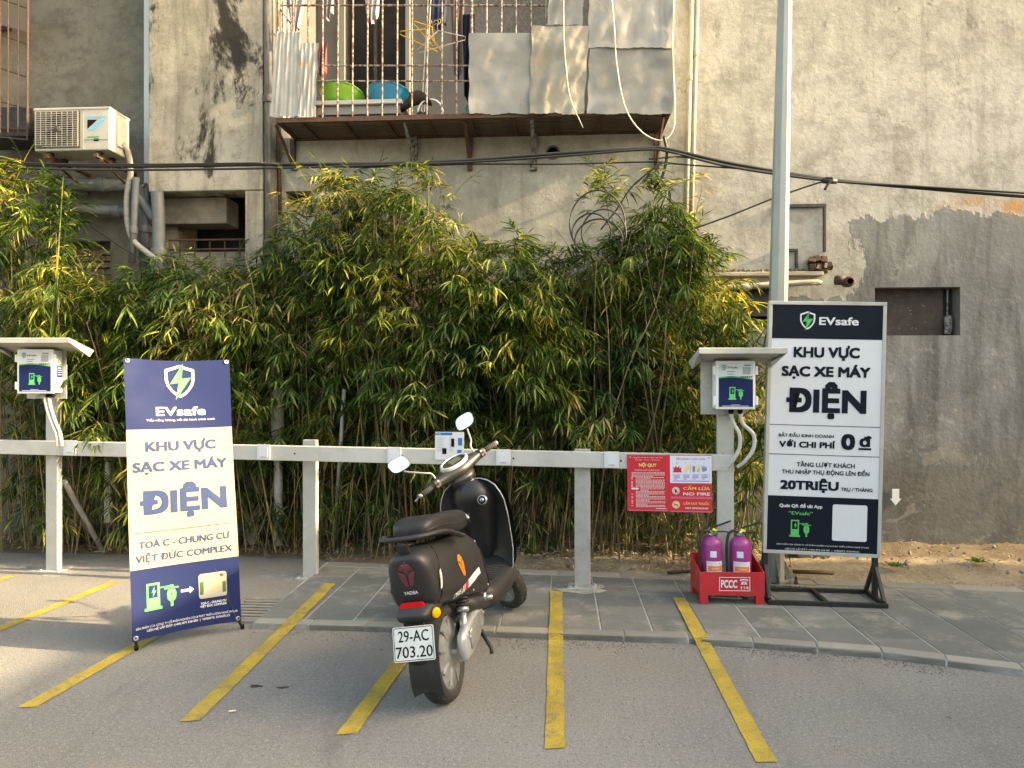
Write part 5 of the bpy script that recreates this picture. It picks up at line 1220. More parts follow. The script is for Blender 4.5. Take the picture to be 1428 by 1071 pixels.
stx(m, 'LIÊN HỆ LẮP ĐẶT: (+84) 879 558 085  |  WEBSITE: EVSAFE.IO', 122, 360, 857, 5.5, .01); stx(m, 'SẢN PHẨM CỦA CÔNG TY CỔ PHẦN NGHIÊN CỨU & PHÁT TRIỂN CÔNG NGHỆ EVTLAB', 95, 390, 842, 4.5, .0)
a, b_ = q3(273,822), q3(387,707); polyf(m, rrect(a[0], a[1], b_[0], b_[1], .012), FS, -.001); m.build('white_lettering', PWHITE, sg, world=False, recalc=False)
m = MB(); stx(m, '“EVsafe”', 133, 212, 741, 12, .02); m.build('green_lettering', PGREEN, sg, world=False, recalc=False)
a = q3(197,108); evlogo(sg, FS, a[0], a[1], .058, PWHITE, PGREEN, DGREEN, -.0012)
a = q3(173,785); pumpicon(sg, FS, a[0], a[1], .108, PGREEN, DNAVY, -.0012)
# black square tube stand
s4 = .026
def sqt(a, b_, nm='tube', s=s4):
    m = MB(); a, b_ = Vector(a), Vector(b_); d = (b_-a); L = d.length; M2 = rotm(d, (0,0,1) if abs(d.normalized().z) < .9 else (0,1,0)); m.box((a+b_)/2, (L, s, s), M2); return m.build(nm, BLKM, sg, bevel=.002)
h0 = KZ+s4/2+.002
A1, A2 = FL+Vector((0,0,.0)), FR.copy(); A1.z = A2.z = h0; B1, B2 = A1-sn*dep+sx_*.01, A2-sn*dep-sx_*.01
sqt(A1, A2, 'base_bar'); sqt(B1+sx_*.014, B2-sx_*.014, 'base_bar'); sqt(A1+sx_*.013-sn*.014, B1+sx_*.003+sn*.014, 'base_bar'); sqt(A2-sx_*.013-sn*.014, B2-sx_*.003+sn*.014, 'base_bar'); sqt((A1+A2)/2-sn*.014, (B1+B2)/2+sn*.014, 'base_bar')
for sgn, A_, B_ in ((1, A1, B1), (-1, A2, B2)):
    mid_ = (A_+B_)/2; top_ = mid_+Vector((0,0,zb_-h0+.02)); foot_ = mid_+Vector((0,0,s4/2)); o_ = sx_*sgn*.013; T2 = Vector((0,0,.20))
    sqt(foot_+o_, top_+o_, 'upright', .03)
    sqt(A_+o_+Vector((0,0,s4/2+.002))-sn*.02, mid_+T2+o_+sn*.017, 'strut', .022); sqt(B_+o_+Vector((0,0,s4/2+.002))+sn*.02, mid_+T2+o_-sn*.017, 'strut', .022)

# ================================================================== LAMP POST
pb = G(1085,812,KZ); PD = pb.dot(cf)
p_top = U(1095.5, -60, PD); p_mid = U(1085.5, 415, PD); p_bot = p_mid+(p_mid-p_top).normalized()*((p_mid.z-KZ)/((p_top-p_mid).normalized().z)); p_bot.z = KZ+.01
lp = thing('lamp_post', 'tall octagonal grey steel lamp post rising behind the standing sign', 'lamp post', (p_bot.x, p_bot.y, KZ))
m = MB(); rb_, rt_ = .072, .040; ptop = p_bot+(p_top-p_bot)*1.5
PAINTP = M_('post_paint', (.26,.275,.255), .4, .2, var=.12, sc=3, dirt=.25, bump=.0006)
m.tube([p_bot, ptop], [.078, .030], 8); m.build('shaft', PAINTP, lp, bevel=.004)
m = MB(); m.box((p_bot.x, p_bot.y, KZ+.012), (.30,.30,.016), RM); m.build('base_plate', STEELD, lp, bevel=.002)
for i in range(4):
    a_ = i*math.pi/2+.06; d = Vector((math.cos(a_), math.sin(a_), 0)); m = MB(); q = p_bot+d*.078; q.z = KZ+.0205; e = Vector((-d.y,d.x,0))*.003
    m.add([q-e, q+d*.06-e, q-d*.006+Vector((0,0,.16))-e, q+e, q+d*.06+e, q-d*.006+Vector((0,0,.16))+e], [(0,1,2),(5,4,3),(0,3,4,1),(1,4,5,2),(2,5,3,0)]); m.build('gusset', STEELD, lp)
    for k_ in (0,):
        a2 = a_+math.pi/4; m = MB(); q = Vector((p_bot.x+.165*math.cos(a2), p_bot.y+.165*math.sin(a2), KZ+.0205)); m.lathe([(.016,0),(.016,.014),(.009,.014),(.009,.05),(.001,.05)], q, None, 6); m.build('anchor_bolt', RUST, lp)
# trough lying behind the sign
c = G(1130,778,KZ+.03); m = MB(); sec = [(-.14,.05),(-.09,.0),(.09,.0),(.14,.05)]
rows = [[c+Vector((x_, (j-.5)*.16, z_+.02)) for x_, z_ in ((-.16,.09),(-.11,.0),(.11,.0),(.17,.08))] for j in range(2)]
m.grid(rows); m.grid([[p+Vector((0,0,.004)) for p in r] for r in rows]); 
for j in (0, 1): m.add([rows[j][0], rows[j][1], rows[j][2], rows[j][3]], [(0,1,2,3)])
for x_ in (-.05,.05):
    m.lathe([(.010,.0),(.010,.003),(.001,.003)], c+Vector((x_,-.081,.055)), RX, 10, 0)
tag(m.build('steel_trough', M_('trough_steel', (.17,.14,.10), .6, .4, var=.3, dirt=.4), recalc=False), 'dull steel trough lying on the soil behind the standing sign', 'trough')
m = MB(); a = G(1106,797,KZ+.06); m.tube([a, a+Vector((.28,.02,-.01))], .014, 8); tag(m.build('rusty_rod', RUST, smooth=True), 'rusty pipe lying on the soil under the standing sign', 'rod')
m = MB(); m.tube([G(1020,800,KZ+.02)+Vector((-.45,.0,0)), G(985,795,KZ+.03)], .012, 6); tag(m.build('black_hose_end', BLKM), 'short piece of black hose on the soil behind the extinguisher tray', 'hose')

# ================================================================== EXTINGUISHERS IN THEIR TRAY
T0 = G(1021,843,KZ); tr = thing('extinguisher_tray', 'red steel tray on four feet lettered PCCC 114', 'tray', T0, rotm(Vector((cr.x, cr.y, 0))) @ Matrix.Rotation(R(-2), 3, 'Z'))
REDP = M_('red_tray_paint', (.50,.022,.03), .38, var=.2, sc=6, dirt=.12, dirtc=(.25,.12,.10), bump=.0006)
tw, td, th = .40, .27, .145; zf_ = .055
m = MB(); m.box((0, td/2, zf_+.006), (tw-.008, td-.008, .006)); m.build('tray_floor', REDP, tr, world=False)
def wallp(a, b_, name='side_panel'):
    m = MB(); m.bb(a, b_); return m.build(name, REDP, tr, world=False, bevel=.0015)
wallp((-tw/2,0,zf_), (tw/2,.006,zf_+th), 'front_panel'); wallp((-tw/2,td-.006,zf_), (tw/2,td,zf_+th+.06), 'back_panel')
for sx in (-1, 1):
    m = MB(); x_ = sx*(tw/2-.006); m.add([(x_,.0065,zf_),(x_,td-.0065,zf_),(x_,td-.0065,zf_+th+.06),(x_,.0065,zf_+th)]+[(x_+sx*.0055,.0065,zf_),(x_+sx*.0055,td-.0065,zf_),(x_+sx*.0055,td-.0065,zf_+th+.06),(x_+sx*.0055,.0065,zf_+th)], [(0,1,2,3),(7,6,5,4),(0,4,5,1),(1,5,6,2),(2,6,7,3),(3,7,4,0)]); m.build('side_panel', REDP, tr, world=False)
    for yy in (.025, td-.025):
        m = MB(); m.box((sx*(tw/2-.028), yy, zf_/2), (.052, .045, zf_-.001)); m.build('foot', REDP, tr, world=False, bevel=.002)
fr2 = lambda x_, y_, z_: Vector((x_, y_, z_))
cx0, cz0 = .015, zf_+.072
m = MB(); ringp(m, [(cx0-.095,cz0-.043),(cx0+.095,cz0-.043),(cx0+.095,cz0+.043),(cx0-.095,cz0+.043)], [(cx0-.091,cz0-.039),(cx0+.091,cz0-.039),(cx0+.091,cz0+.039),(cx0-.091,cz0+.039)], fr2, -.001)
txt(m, 'PCCC', fr2, cx0-.034, cz0-.024, .100, .052, .045, -.001); txt(m, '114', fr2, cx0+.062, cz0-.032, .046, .020, .03, -.001)
px_ = cx0+.058; pz_ = cz0+.012
polyf(m, [(px_+x_*.022, pz_+z_*.014) for x_, z_ in ((-.9,-1),(.9,-1),(.75,-.3),(.35,.35),(-.35,.35),(-.75,-.3))], fr2, -.001); polyf(m, [(px_+x_*.026, pz_+.012+z_*.008) for x_, z_ in ((-1,-.6),(-.55,-.6),(-.5,.1),(.5,.1),(.55,-.6),(1,-.6),(.9,.6),(.5,1),(-.5,1),(-.9,.6))], fr2, -.001)
m.build('stencil_lettering', PWHITE, tr, world=False, recalc=False)
m = MB(); polyf(m, circ(px_, pz_-.005, .005, 12), fr2, -.0015); m.build('telephone_dial', REDP, tr, world=False, recalc=False)
PUR = M_('purple_cylinder', (.31,.035,.20), .38, var=.08, bump=0, coat=.15); CHR = M_('chrome', (.6,.6,.6), .2, 1, bump=0)
def ext(x_, y_, label, hoseL, h=.40, ry=0):
    Mx = WM[tr.name] @ Matrix.Translation((x_, y_, zf_+.010)) @ Matrix.Rotation(ry, 4, 'Z')
    e = bpy.data.objects.new('fire_extinguisher', None); col.objects.link(e); e.matrix_basis = Mx; WM[e.name] = Mx; tag(e, label, 'fire extinguisher', 'extinguishers in the red tray')
    r_ = .066; hb_ = .325
    m = MB(); m.lathe([(.001,.004),(r_*.9,.0),(r_,.008),(r_,hb_-.045),(r_*.94,hb_-.025),(r_*.75,hb_-.008),(r_*.45,hb_+.004),(.02,hb_+.008),(.001,hb_+.008)], (0,0,0), None, 32); m.build('cylinder', PUR, e, world=False, smooth=True)
    m = MB(); m.lathe([(.022,hb_+.006),(.022,hb_+.024),(.016,hb_+.03),(.016,hb_+.045),(.001,hb_+.047)], (0,0,0), None, 16); m.build('valve', CHR, e, world=False, smooth=True)
    def wrap(a0, a1, z0, z1, mat, nm, off=.0012):
        m = MB(); n_ = 12; rr_ = r_+off; m.grid([[Vector((rr_*math.sin(lerp(a0,a1,i/n_)), -rr_*math.cos(lerp(a0,a1,i/n_)), z_)) for i in range(n_+1)] for z_ in (z0, z1)]); m.build(nm, mat, e, world=False, smooth=True, recalc=False)
    wrap(-.85, .85, .02, .185, PWHITE, 'label'); wrap(-.7, .72, .125, .155, PORG, 'label_band', .002); wrap(-.5, .1, .21, .25, PPALE, 'inspection_sticker')
    m = MB(); sg_ = 1; rr_ = r_+.003
    cyl = lambda x2, y2, z2: Vector(((rr_+y2*-1)*math.sin(x2/rr_), -(rr_-y2)*math.cos(x2/rr_), z2))
    txt(m, 'CO2H', cyl, 0, .133, .05, .012, .03, -.0006)
    m.build('band_lettering', PWHITE, e, world=False, recalc=False)
    m = MB()
    for k_ in range(7): rect(m, -.035, .03+.012*k_, .03-.01*(k_ % 3), .033+.012*k_, cyl, -.0004)
    rect(m, -.03,.166,.03,.172, cyl, -.0004); m.build('label_print', PGREY, e, world=False, recalc=False)
    m = MB(); m.tube(curve([(.005,0,hb_+.045),(.02,0,hb_+.065),(.07,-.01,hb_+.085),(.12,-.02,hb_+.105)], 4), [.008]*12+[.006], 6, flat=(.5,1.4)); m.build('lever', BLKM, e, world=False, smooth=True)
    m = MB(); m.tube(curve([(0,0,hb_+.03),(.03,0,hb_+.035),(.08,-.008,hb_+.036),(.11,-.015,hb_+.030)], 4), .007, 6, flat=(.6,1.3)); m.build('carry_handle', BLKM, e, world=False, smooth=True)
    m = MB(); m.lathe([(.001,0),(.014,.0),(.014,.01),(.001,.012)], (-.004,-.022,hb_+.034), RX, 16); m.build('gauge', CHR, e, world=False)
    m = MB(); m.box((.012,-.025,hb_+.052), (.030,.002,.014), Euler((0,R(20),0)).to_matrix()); m.build('safety_tag', flat('yellow_tag', (.70,.75,.05)), e, world=False)
    m = MB(); hp = curve([(-.015,0,hb_+.036),(-.045,-.01,hb_+.045),(-.078,-.02,hb_+.02),(-.090,-.028,hb_-.06),(-.088,-.032,.15),(-.086,-.03,.03)], 7); m.tube(hp, .0085, 8); m.build('hose', BLKM, e, world=False, smooth=True)
    m = MB(); m.tube([hp[-1], hp[-1]+Vector((0,0,-.02))], .012, 8); m.build('nozzle', PBLACK, e, world=False)
    return e
ext(-.095, .13, 'left purple fire extinguisher, its hose on the outer side of the red tray', 1, ry=R(8))
ext(.085, .12, 'right purple fire extinguisher in the red tray, nearer the standing sign', 1, ry=R(-6))

# ================================================================== SCOOTER
SC0 = G(626, 974); SC_HEAD = R(93.6-12.0)
sc = thing('electric_scooter', 'matt black electric scooter leaning on its side stand, seen from behind', 'scooter', SC0, Matrix.Rotation(SC_HEAD, 3, 'Z') @ Matrix.Rotation(R(-9.2), 3, 'X') @ Matrix.Rotation(R(-1.4), 3, 'Y') @ Matrix.Scale(.955, 3))
def paint(name, c, rough, coat=.0, dust=.16):
    n = NT(name); P = n.obj(); d = n.m('MULTIPLY', n.mr(n.noise(P, 7, 9, .75), .42, .72), dust)
    nz = n.sep(n.t.nodes.new('ShaderNodeNewGeometry').outputs['Normal'])[2]
    d = n.m('MAXIMUM', d, n.m('MULTIPLY', n.mr(nz, .2, .95), dust*.9))
    return n.p(col=n.mix(d, c, (.085,.084,.08)), rough=n.mr(d, 0, .5, rough, min(1, rough+.3)), coat=coat, crough=.2, spec=.5)
BODY = paint('matt_black_body', (.013,.013,.014), .48, .04); PLAS = paint('black_plastic', (.012,.012,.013), .55, 0, .2); GLOSS = paint('bronze_black_cowl', (.020,.018,.016), .36, .15, .12)
SEATM = paint('black_vinyl_seat', (.009,.009,.009), .5, 0, .12); RUB = paint('tyre_rubber', (.022,.021,.020), .75, 0, .5); SILV = M_('silver_cast', (.42,.43,.43), .38, .7, var=.15, dirt=.3, bump=.0006); SILP = M_('silver_paint', (.45,.46,.46), .35, .45, var=.1, dirt=.15, bump=0)
MIRR = NT('mirror_glass').p(col=(.92,.93,.94), metal=1., rough=.03)
def sup(w, zt, zb_, n=2.6, taper=.0, k=24):
    out = []
    for i in range(k):
        t = 2*math.pi*i/k; c, s_ = math.cos(t), math.sin(t)
        y = w*math.copysign(abs(c)**(2/n), c); u = math.copysign(abs(s_)**(2/n), s_); z = (zt+zb_)/2+(zt-zb_)/2*u
        out.append((y*(1-taper*(u*.5+.5)), z))
    return out
def loft(secs, k=24, shear=None):
    m = MB(); rows = []
    for s_ in secs:
        x, w, zt, zb_ = s_[:4]; n = s_[4] if len(s_) > 4 else 2.6; tp = s_[5] if len(s_) > 5 else 0; sh = s_[6] if len(s_) > 6 else 0
        rows.append([Vector((x+sh*(z-(zt+zb_)/2), y, z)) for y, z in sup(w, zt, zb_, n, tp, k)])
    m.grid(rows, closed=True, caps=True); return m
def Bd(m, name, mat, par=None, **k):
    k.setdefault('smooth', True)
    if par is None: return m.build(name, mat, sc, world=False, **k)
    m.xf(WM[sc.name]); return m.build(name, mat, par, world=True, **k)
RW, XF = .215, 1.235
def tyre(m, R_, w, seg=64):
    prof = [(R_-.055, -w*.36), (R_-.045, -w*.46), (R_-.025, -w*.5), (R_-.008, -w*.40), (R_-.001, -w*.2), (R_, 0), (R_-.001, w*.2), (R_-.008, w*.40), (R_-.025, w*.5), (R_-.045, w*.46), (R_-.055, w*.36)]
    rows = []
    for i in range(seg): a = 2*math.pi*i/seg; rows.append([Vector((r_*math.sin(a), y, -r_*math.cos(a))) for r_, y in prof])
    rows.append(rows[0]); m.grid(rows); return m
def tread(m, R_, w, seg=44):
    for i in range(seg):
        a = 2*math.pi*i/seg
        for sx, da, y0, y1 in ((1, 0, .006, w*.30), (-1, .5, .006, w*.30), (1, .55, w*.31, w*.455), (-1, .05, w*.31, w*.455)):
            aa = a+da*2*math.pi/seg; wd = 2*math.pi/seg*.36; pts = []
            for (yy, sk) in ((y0, 0), (y1, .6)):
                t_ = min(1, yy/(w*.5)); rr_ = R_-(.002 if t_ < .45 else .002+.018*((t_-.45)/.55)**1.6)
                for q in (-wd, wd):
                    for dr in (0, .0045): pts.append(Vector(((rr_+dr)*math.sin(aa+q+sk*wd*2.2), sx*yy, -(rr_+dr)*math.cos(aa+q+sk*wd*2.2))))
            m.add(pts, [(0,1,3,2),(4,6,7,5),(1,5,7,3),(0,4,5,1),(2,3,7,6),(0,2,6,4)])
    return m
# rear wheel
RXX = Euler((R(90),0,0)).to_matrix()
m = MB(); tyre(m, RW, .105); m.xf(Matrix.Translation((0,0,RW))); wheel_r = Bd(m, 'rear_wheel', RUB, recalc=True)
m = MB(); tread(m, RW, .105); m.xf(Matrix.Translation((0,0,RW))); q = Bd(m, 'tread', RUB, wheel_r, smooth=False); q['kind'] = 'stuff'
m = MB(); m.lathe([(.001,-.062),(.05,-.062),(.09,-.052),(.125,-.040),(.150,-.034),(.163,-.040),(.166,-.030),(.166,.030),(.163,.040),(.150,.034),(.12,.045),(.06,.055),(.001,.055)], (0,0,RW), RXX, 48); Bd(m, 'hub_motor', SILV, wheel_r)
m = MB()
for i in range(9):
    a = 2*math.pi*i/9; m.box((.105*math.cos(a), -.049, RW+.105*math.sin(a)), (.085, .010, .012), Matrix.Rotation(-a, 3, 'Y'))
for i in range(9):
    a = 2*math.pi*(i+.5)/9; m.box((.105*math.cos(a), .049, RW+.105*math.sin(a)), (.085, .010, .012), Matrix.Rotation(-a, 3, 'Y'))
q = Bd(m, 'hub_rib', SILV, wheel_r, smooth=False, bevel=.002); q['kind'] = 'stuff'
m = MB(); m.tube([(0,-.10,RW),(0,.10,RW)], .012, 12); Bd(m, 'axle', GALV, wheel_r)
# swing arm with its silver cover on the right
m = loft([(-.035,.016,.050,-.050,3),(-.01,.024,.068,-.066,3),(.06,.030,.085,-.060,3.2),(.16,.032,.10,-.045,3.4),(.25,.030,.105,-.02,3.2),(.31,.024,.095,.0,3),(.335,.012,.08,.02,2.5)], 20)
m.xf(Matrix.Translation((0,-.112,RW+.018))); arm = Bd(m, 'swing_arm_cover', SILP)
m = loft([(.03,.004,.055,-.030,3.4),(.07,.007,.066,-.028,3.4),(.20,.007,.082,-.006,3.4),(.26,.004,.078,.018,3)], 16); m.xf(Matrix.Translation((0,-.143,RW+.022))); Bd(m, 'arm_panel', SILV, arm)
m = MB(); m.tube([(-.01,.085,RW),(.18,.10,RW+.05),(.34,.09,RW+.10)], .024, 10, flat=(1.2,.6)); Bd(m, 'swing_arm', PLAS)
for p in ((.02,-.145,RW+.055),(.22,-.147,RW+.04),(.30,-.14,RW+.075)):
    m = MB(); m.lathe([(.008,.004),(.008,0),(.001,.005)], p, RXX, 8); Bd(m, 'bolt', GALV, arm)
# spring units
def shock(y):
    a, b_ = Vector((.055, y, RW+.05)), Vector((.155, y*.96, .505)); d = (b_-a)
    m = MB(); m.tube([a, a.lerp(b_, .45)], .019, 12); s_ = Bd(m, 'shock_absorber', SILV)
    m = MB(); m.tube([a.lerp(b_, .42), a.lerp(b_, .50)], .030, 14); Bd(m, 'spring_seat', SILV, s_)
    m = MB(); ax = d.normalized(); u = ax.orthogonal().normalized(); v = ax.cross(u); N = 110
    m.tube([a.lerp(b_, .5+.46*i/N)+u*.027*math.cos(i*.42)+v*.027*math.sin(i*.42) for i in range(N+1)], .0052, 6); Bd(m, 'spring', PLAS, s_)
    m = MB(); m.tube([a.lerp(b_, .45), b_], .011, 8); Bd(m, 'damper_rod', PLAS, s_)
shock(-.105); shock(.105)
# inner rear fender and plate carrier
m = MB(); rows = []
for i in range(13):
    a = R(-62+i*14); rr_ = RW+.028; rows.append([Vector((-rr_*math.cos(a)*1.0, y, RW+rr_*math.sin(a)-(abs(y)/.07)**2*.02)) for y in (-.07,-.05,-.02,.02,.05,.07)])
rows = rows[3:]; m.grid(rows); m.grid([[p*1.0+Vector((0,0,.004)) for p in r] for r in rows]); Bd(m, 'inner_fender', PLAS, recalc=False)
m = loft([(-.30,.058,.495,.47,3),(-.27,.075,.512,.45,3),(-.19,.085,.535,.43,3),(-.08,.088,.56,.45,3)], 20); Bd(m, 'plate_carrier', PLAS)
m = loft([(-.30,.045,.33,.275,3,0,-.35),(-.28,.05,.34,.275,3,0,-.35),(-.265,.04,.36,.28,3,0,-.35)], 16); Bd(m, 'mud_flap', PLAS)
# number plate: faces back and slightly up
PM = Matrix.Translation((-.322, .0, .306)) @ Matrix.Rotation(R(-90), 4, 'Z') @ Matrix.Rotation(R(-14), 4, 'X')
PF = lambda x_, y_, z_: PM @ Vector((x_, y_, z_))
m = MB(); m.prism(rrect(-.093, .0, .093, .142, .008), .003, PF); plate = Bd(m, 'number_plate', M_('plate_white', (.62,.63,.60), .45, var=.12, dirt=.35, dirtc=(.35,.32,.27)), smooth=False)
m = MB(); ringp(m, rrect(-.089,.004,.089,.138,.007), rrect(-.0865,.0065,.0865,.1355,.006), PF, -.0038); txt(m, '29-AC', PF, 0, .080, .138, .047, .0, -.0038); 
txt(m, '29-AC', PF, .0015, .081, .138, .047, .0, -.0040); txt(m, '703.20', PF, 0, .016, .165, .047, .0, -.0038); txt(m, '703.20', PF, .0015, .017, .165, .047, .0, -.0040)
Bd(m, 'plate_characters', PBLACK, plate, smooth=False, recalc=False)
m = MB(); m.box((-.255,0,.41), (.02,.09,.09), Matrix.Rotation(R(-14),3,'Y')); Bd(m, 'plate_bracket', PLAS, smooth=False)
m = MB(); m.lathe([(.001,.006),(.02,.006),(.024,0),(.001,-.004)], (-.235,-.095,.475), RXX @ Matrix.Rotation(R(-35),3,'Y'), 20); Bd(m, 'side_reflector', flat('amber', (.75,.35,.01), .25))
m = MB(); m.box((-.225,-.075,.475), (.02,.05,.014)); Bd(m, 'reflector_stem', PLAS, smooth=False)
# tail body
def lift(x): t = min(1, max(0, (.24-x)/.42)); return .052*t*t*(3-2*t)
secs = [(-.252,.062,.662,.478,3.2,.16,-.20),(-.248,.092,.680,.458,3.4,.16,-.20),(-.232,.118,.694,.446,3.4,.18,-.19),(-.19,.136,.702,.438,3.4,.20,-.16),(-.10,.152,.706,.426,3.3,.24,-.10),(.02,.166,.706,.412,3.2,.28,-.04),(.14,.175,.704,.392,3.1,.30,0),(.26,.180,.698,.36,3.1,.32,.04),(.36,.182,.690,.325,3.1,.32,.06),(.45,.178,.672,.29,3.1,.32,.10),(.52,.165,.63,.27,3.1,.30,.14),(.565,.13,.56,.27,3.0,.24,.16)]
secs = [(a[0], a[1]*(.92 if a[0] < .3 else .96), a[2]+lift(a[0]), a[3]+lift(a[0])*.8, *a[4:]) for a in secs]
m = loft(secs, 40); tail = Bd(m, 'tail_body', BODY, sub=1)
def tpt(x, t, off=.0):                                            # a point on the tail body; t in degrees round the section
    for a, b_ in zip(secs, secs[1:]):
        if a[0] <= x <= b_[0]: f = (x-a[0])/(b_[0]-a[0]); s_ = [lerp(p, q, f) for p, q in zip(a, b_)]; break
    n = s_[4]; c, s2 = math.cos(R(t)), math.sin(R(t)); w = s_[1]+off; zt, zb_ = s_[2]+off, s_[3]-off
    u = math.copysign(abs(s2)**(2/n), s2); z = (zt+zb_)/2+(zt-zb_)/2*u; return Vector((x+s_[6]*(z-(zt+zb_)/2), w*math.copysign(abs(c)**(2/n), c)*(1-s_[5]*(u*.5+.5)), z))
def onside(x, z, off=.003, side=-1):
    best = None
    for i in range(181):
        p = tpt(x, -90+i if side > 0 else 90+i, off)
        if best is None or abs(p.z-z) < abs(best.z-z): best = p
    return best
def decal(name, poly, mat, side=-1, off=.003, par=None, nsub=4):
    m = MB(); cx_ = sum(p[0] for p in poly)/len(poly); cz_ = sum(p[1] for p in poly)/len(poly)
    out = []
    for i in range(len(poly)):
        a, b_ = poly[i], poly[(i+1) % len(poly)]
        for k_ in range(nsub): out.append((lerp(a[0],b_[0],k_/nsub), lerp(a[1],b_[1],k_/nsub)))
    rings = [[onside(cx_+(x-cx_)*f, cz_+(z-cz_)*f, off, side) for x, z in out] for f in (1, .6, .2)]
    m.grid(rings, closed=True); m.add(rings[-1], [tuple(range(len(out)))]); return Bd(m, name, mat, tail if par is None else par, recalc=False)
# emblem: three petals
def petals(cx_, cz_, s_, sl=.0):
    P = []
    P.append([(-.95,.55),(-.45,.95),(.0,1.0),(.45,.95),(.95,.55),(.35,.42),(0,.18),(-.35,.42)])
    P.append([(-1.0,.42),(-.42,.30),(-.10,.02),(-.06,-1.0),(-.5,-.65),(-.85,-.1)])
    P.append([(1.0,.42),(.42,.30),(.10,.02),(.06,-1.0),(.5,-.65),(.85,-.1)])
    return [[(cx_+x*s_*.85+z*sl*s_, cz_+z*s_*1.25) for x, z in p] for p in P]
for p in petals(.10, .585, .043): decal('orange_emblem', p, PORG)
for p in petals(.10, .585, .043): decal('orange_emblem', p, PORG, side=1)
STR = flat('stripe_white', (.62,.62,.60))
decal('stripe', [(.130,.505),(.33,.517),(.33,.483),(.118,.471)], STR); decal('red_stripe', [(.092,.503),(.122,.505),(.110,.471),(.078,.469)], PRED); decal('slash', [(.070,.502),(.081,.503),(.067,.469),(.055,.468)], STR); decal('slash', [(.048,.500),(.059,.501),(.045,.467),(.033,.466)], STR)
def dtext(s, x0, x1, z0, cap, mat, name, off=.0035, sl=.18):
    vs, fs = tmesh(s, .02); a, b_ = min(v.x for v in vs), max(v.x for v in vs); k_ = (x1-x0)/(b_-a); m = MB()
    for v in vs: pass
    m.add([onside(x0+(v.x-a)*k_+v.y*cap/CAP*sl*.5, z0+v.y*cap/CAP+sl*((v.x-a)*k_), off) for v in vs], fs); Bd(m, name, mat, tail, recalc=False, smooth=False)
dtext('ORIS', -.055, .022, .468, .026, STR, 'model_lettering', sl=.06)
# rear face: tail lamp, name, reflector
def onrear(y, z, off=.003):
    # walk back to the surface of the tail
    x = -.30
    while x < -.10:
        for a, b_ in zip(secs, secs[1:]):
            pass
        best = None
        s_ = None
        for a, b_ in zip(secs, secs[1:]):
            f_ = None
            # section plane through this x at height z allows for the shear
            def zc_(q): return (q[2]+q[3])/2
            xa_, xb_ = a[0]+a[6]*(z-zc_(a)), b_[0]+b_[6]*(z-zc_(b_))
            if xa_ <= x <= xb_: f = (x-xa_)/(xb_-xa_); s_ = [lerp(p, q, f) for p, q in zip(a, b_)]; break
        if s_:
            n = s_[4]; zc = (s_[2]+s_[3])/2; hz = (s_[2]-s_[3])/2; u = (z-zc)/hz; w = s_[1]*(1-s_[5]*(u*.5+.5))
            if abs(u) < 1 and abs(y) <= w*(max(0, 1-abs(u)**n))**(1/n)+1e-6: return Vector((x-off, y, z))
        x += .002
    return Vector((-.262+(-.24)*(z-.572)-off, y, z))
def rear_poly(name, poly, mat, off=.004, nsub=3, par=None):
    m = MB(); cx_ = sum(p[0] for p in poly)/len(poly); cz_ = sum(p[1] for p in poly)/len(poly); out = []
    for i in range(len(poly)):
        a, b_ = poly[i], poly[(i+1) % len(poly)]
        for k_ in range(nsub): out.append((lerp(a[0],b_[0],k_/nsub), lerp(a[1],b_[1],k_/nsub)))
    rings = [[onrear(cx_+(x-cx_)*f, cz_+(z-cz_)*f, off+.004*(1-f)) for x, z in out] for f in (1, .6, .2)]
    m.grid(rings, closed=True); m.add(rings[-1], [tuple(range(len(out)))]); return Bd(m, name, mat, tail if par is None else par, recalc=False)
LAMP = NT('tail_lamp_red').p(col=(.11,.018,.035), rough=.12, coat=.6)
for p in petals(.0, .650, .046): rear_poly('tail_lamp', p, LAMP)
m = MB(); vs, fs = tmesh('YADEA', .015); a, b_ = min(v.x for v in vs), max(v.x for v in vs); k_ = .066/(b_-a)
m.add([onrear(.033-(v.x-a)*k_, .568+v.y*.015/CAP, .006) for v in vs], fs); Bd(m, 'brand_lettering', STR, tail, recalc=False, smooth=False)
m = MB(); m.prism(rrect(-.055,-.013,.055,.013,.012), .008, lambda x_, y_, z_: Vector((-.252+y_, -x_, .522+z_))); Bd(m, 'reflector', flat('reflector_red', (.62,.01,.015), .2), tail, smooth=False)
IND = flat('indicator_clear', (.55,.53,.50), .12)
for side in (-1, 1):
    decal('indicator', [(-.165,.64),(-.150,.645),(-.155,.61),(-.185,.565),(-.200,.562),(-.180,.605)], IND, side, .004); decal('indicator_rim', [(-.160,.652),(-.140,.652),(-.146,.606),(-.180,.555),(-.205,.554),(-.185,.606)], PLAS, side, .0025)
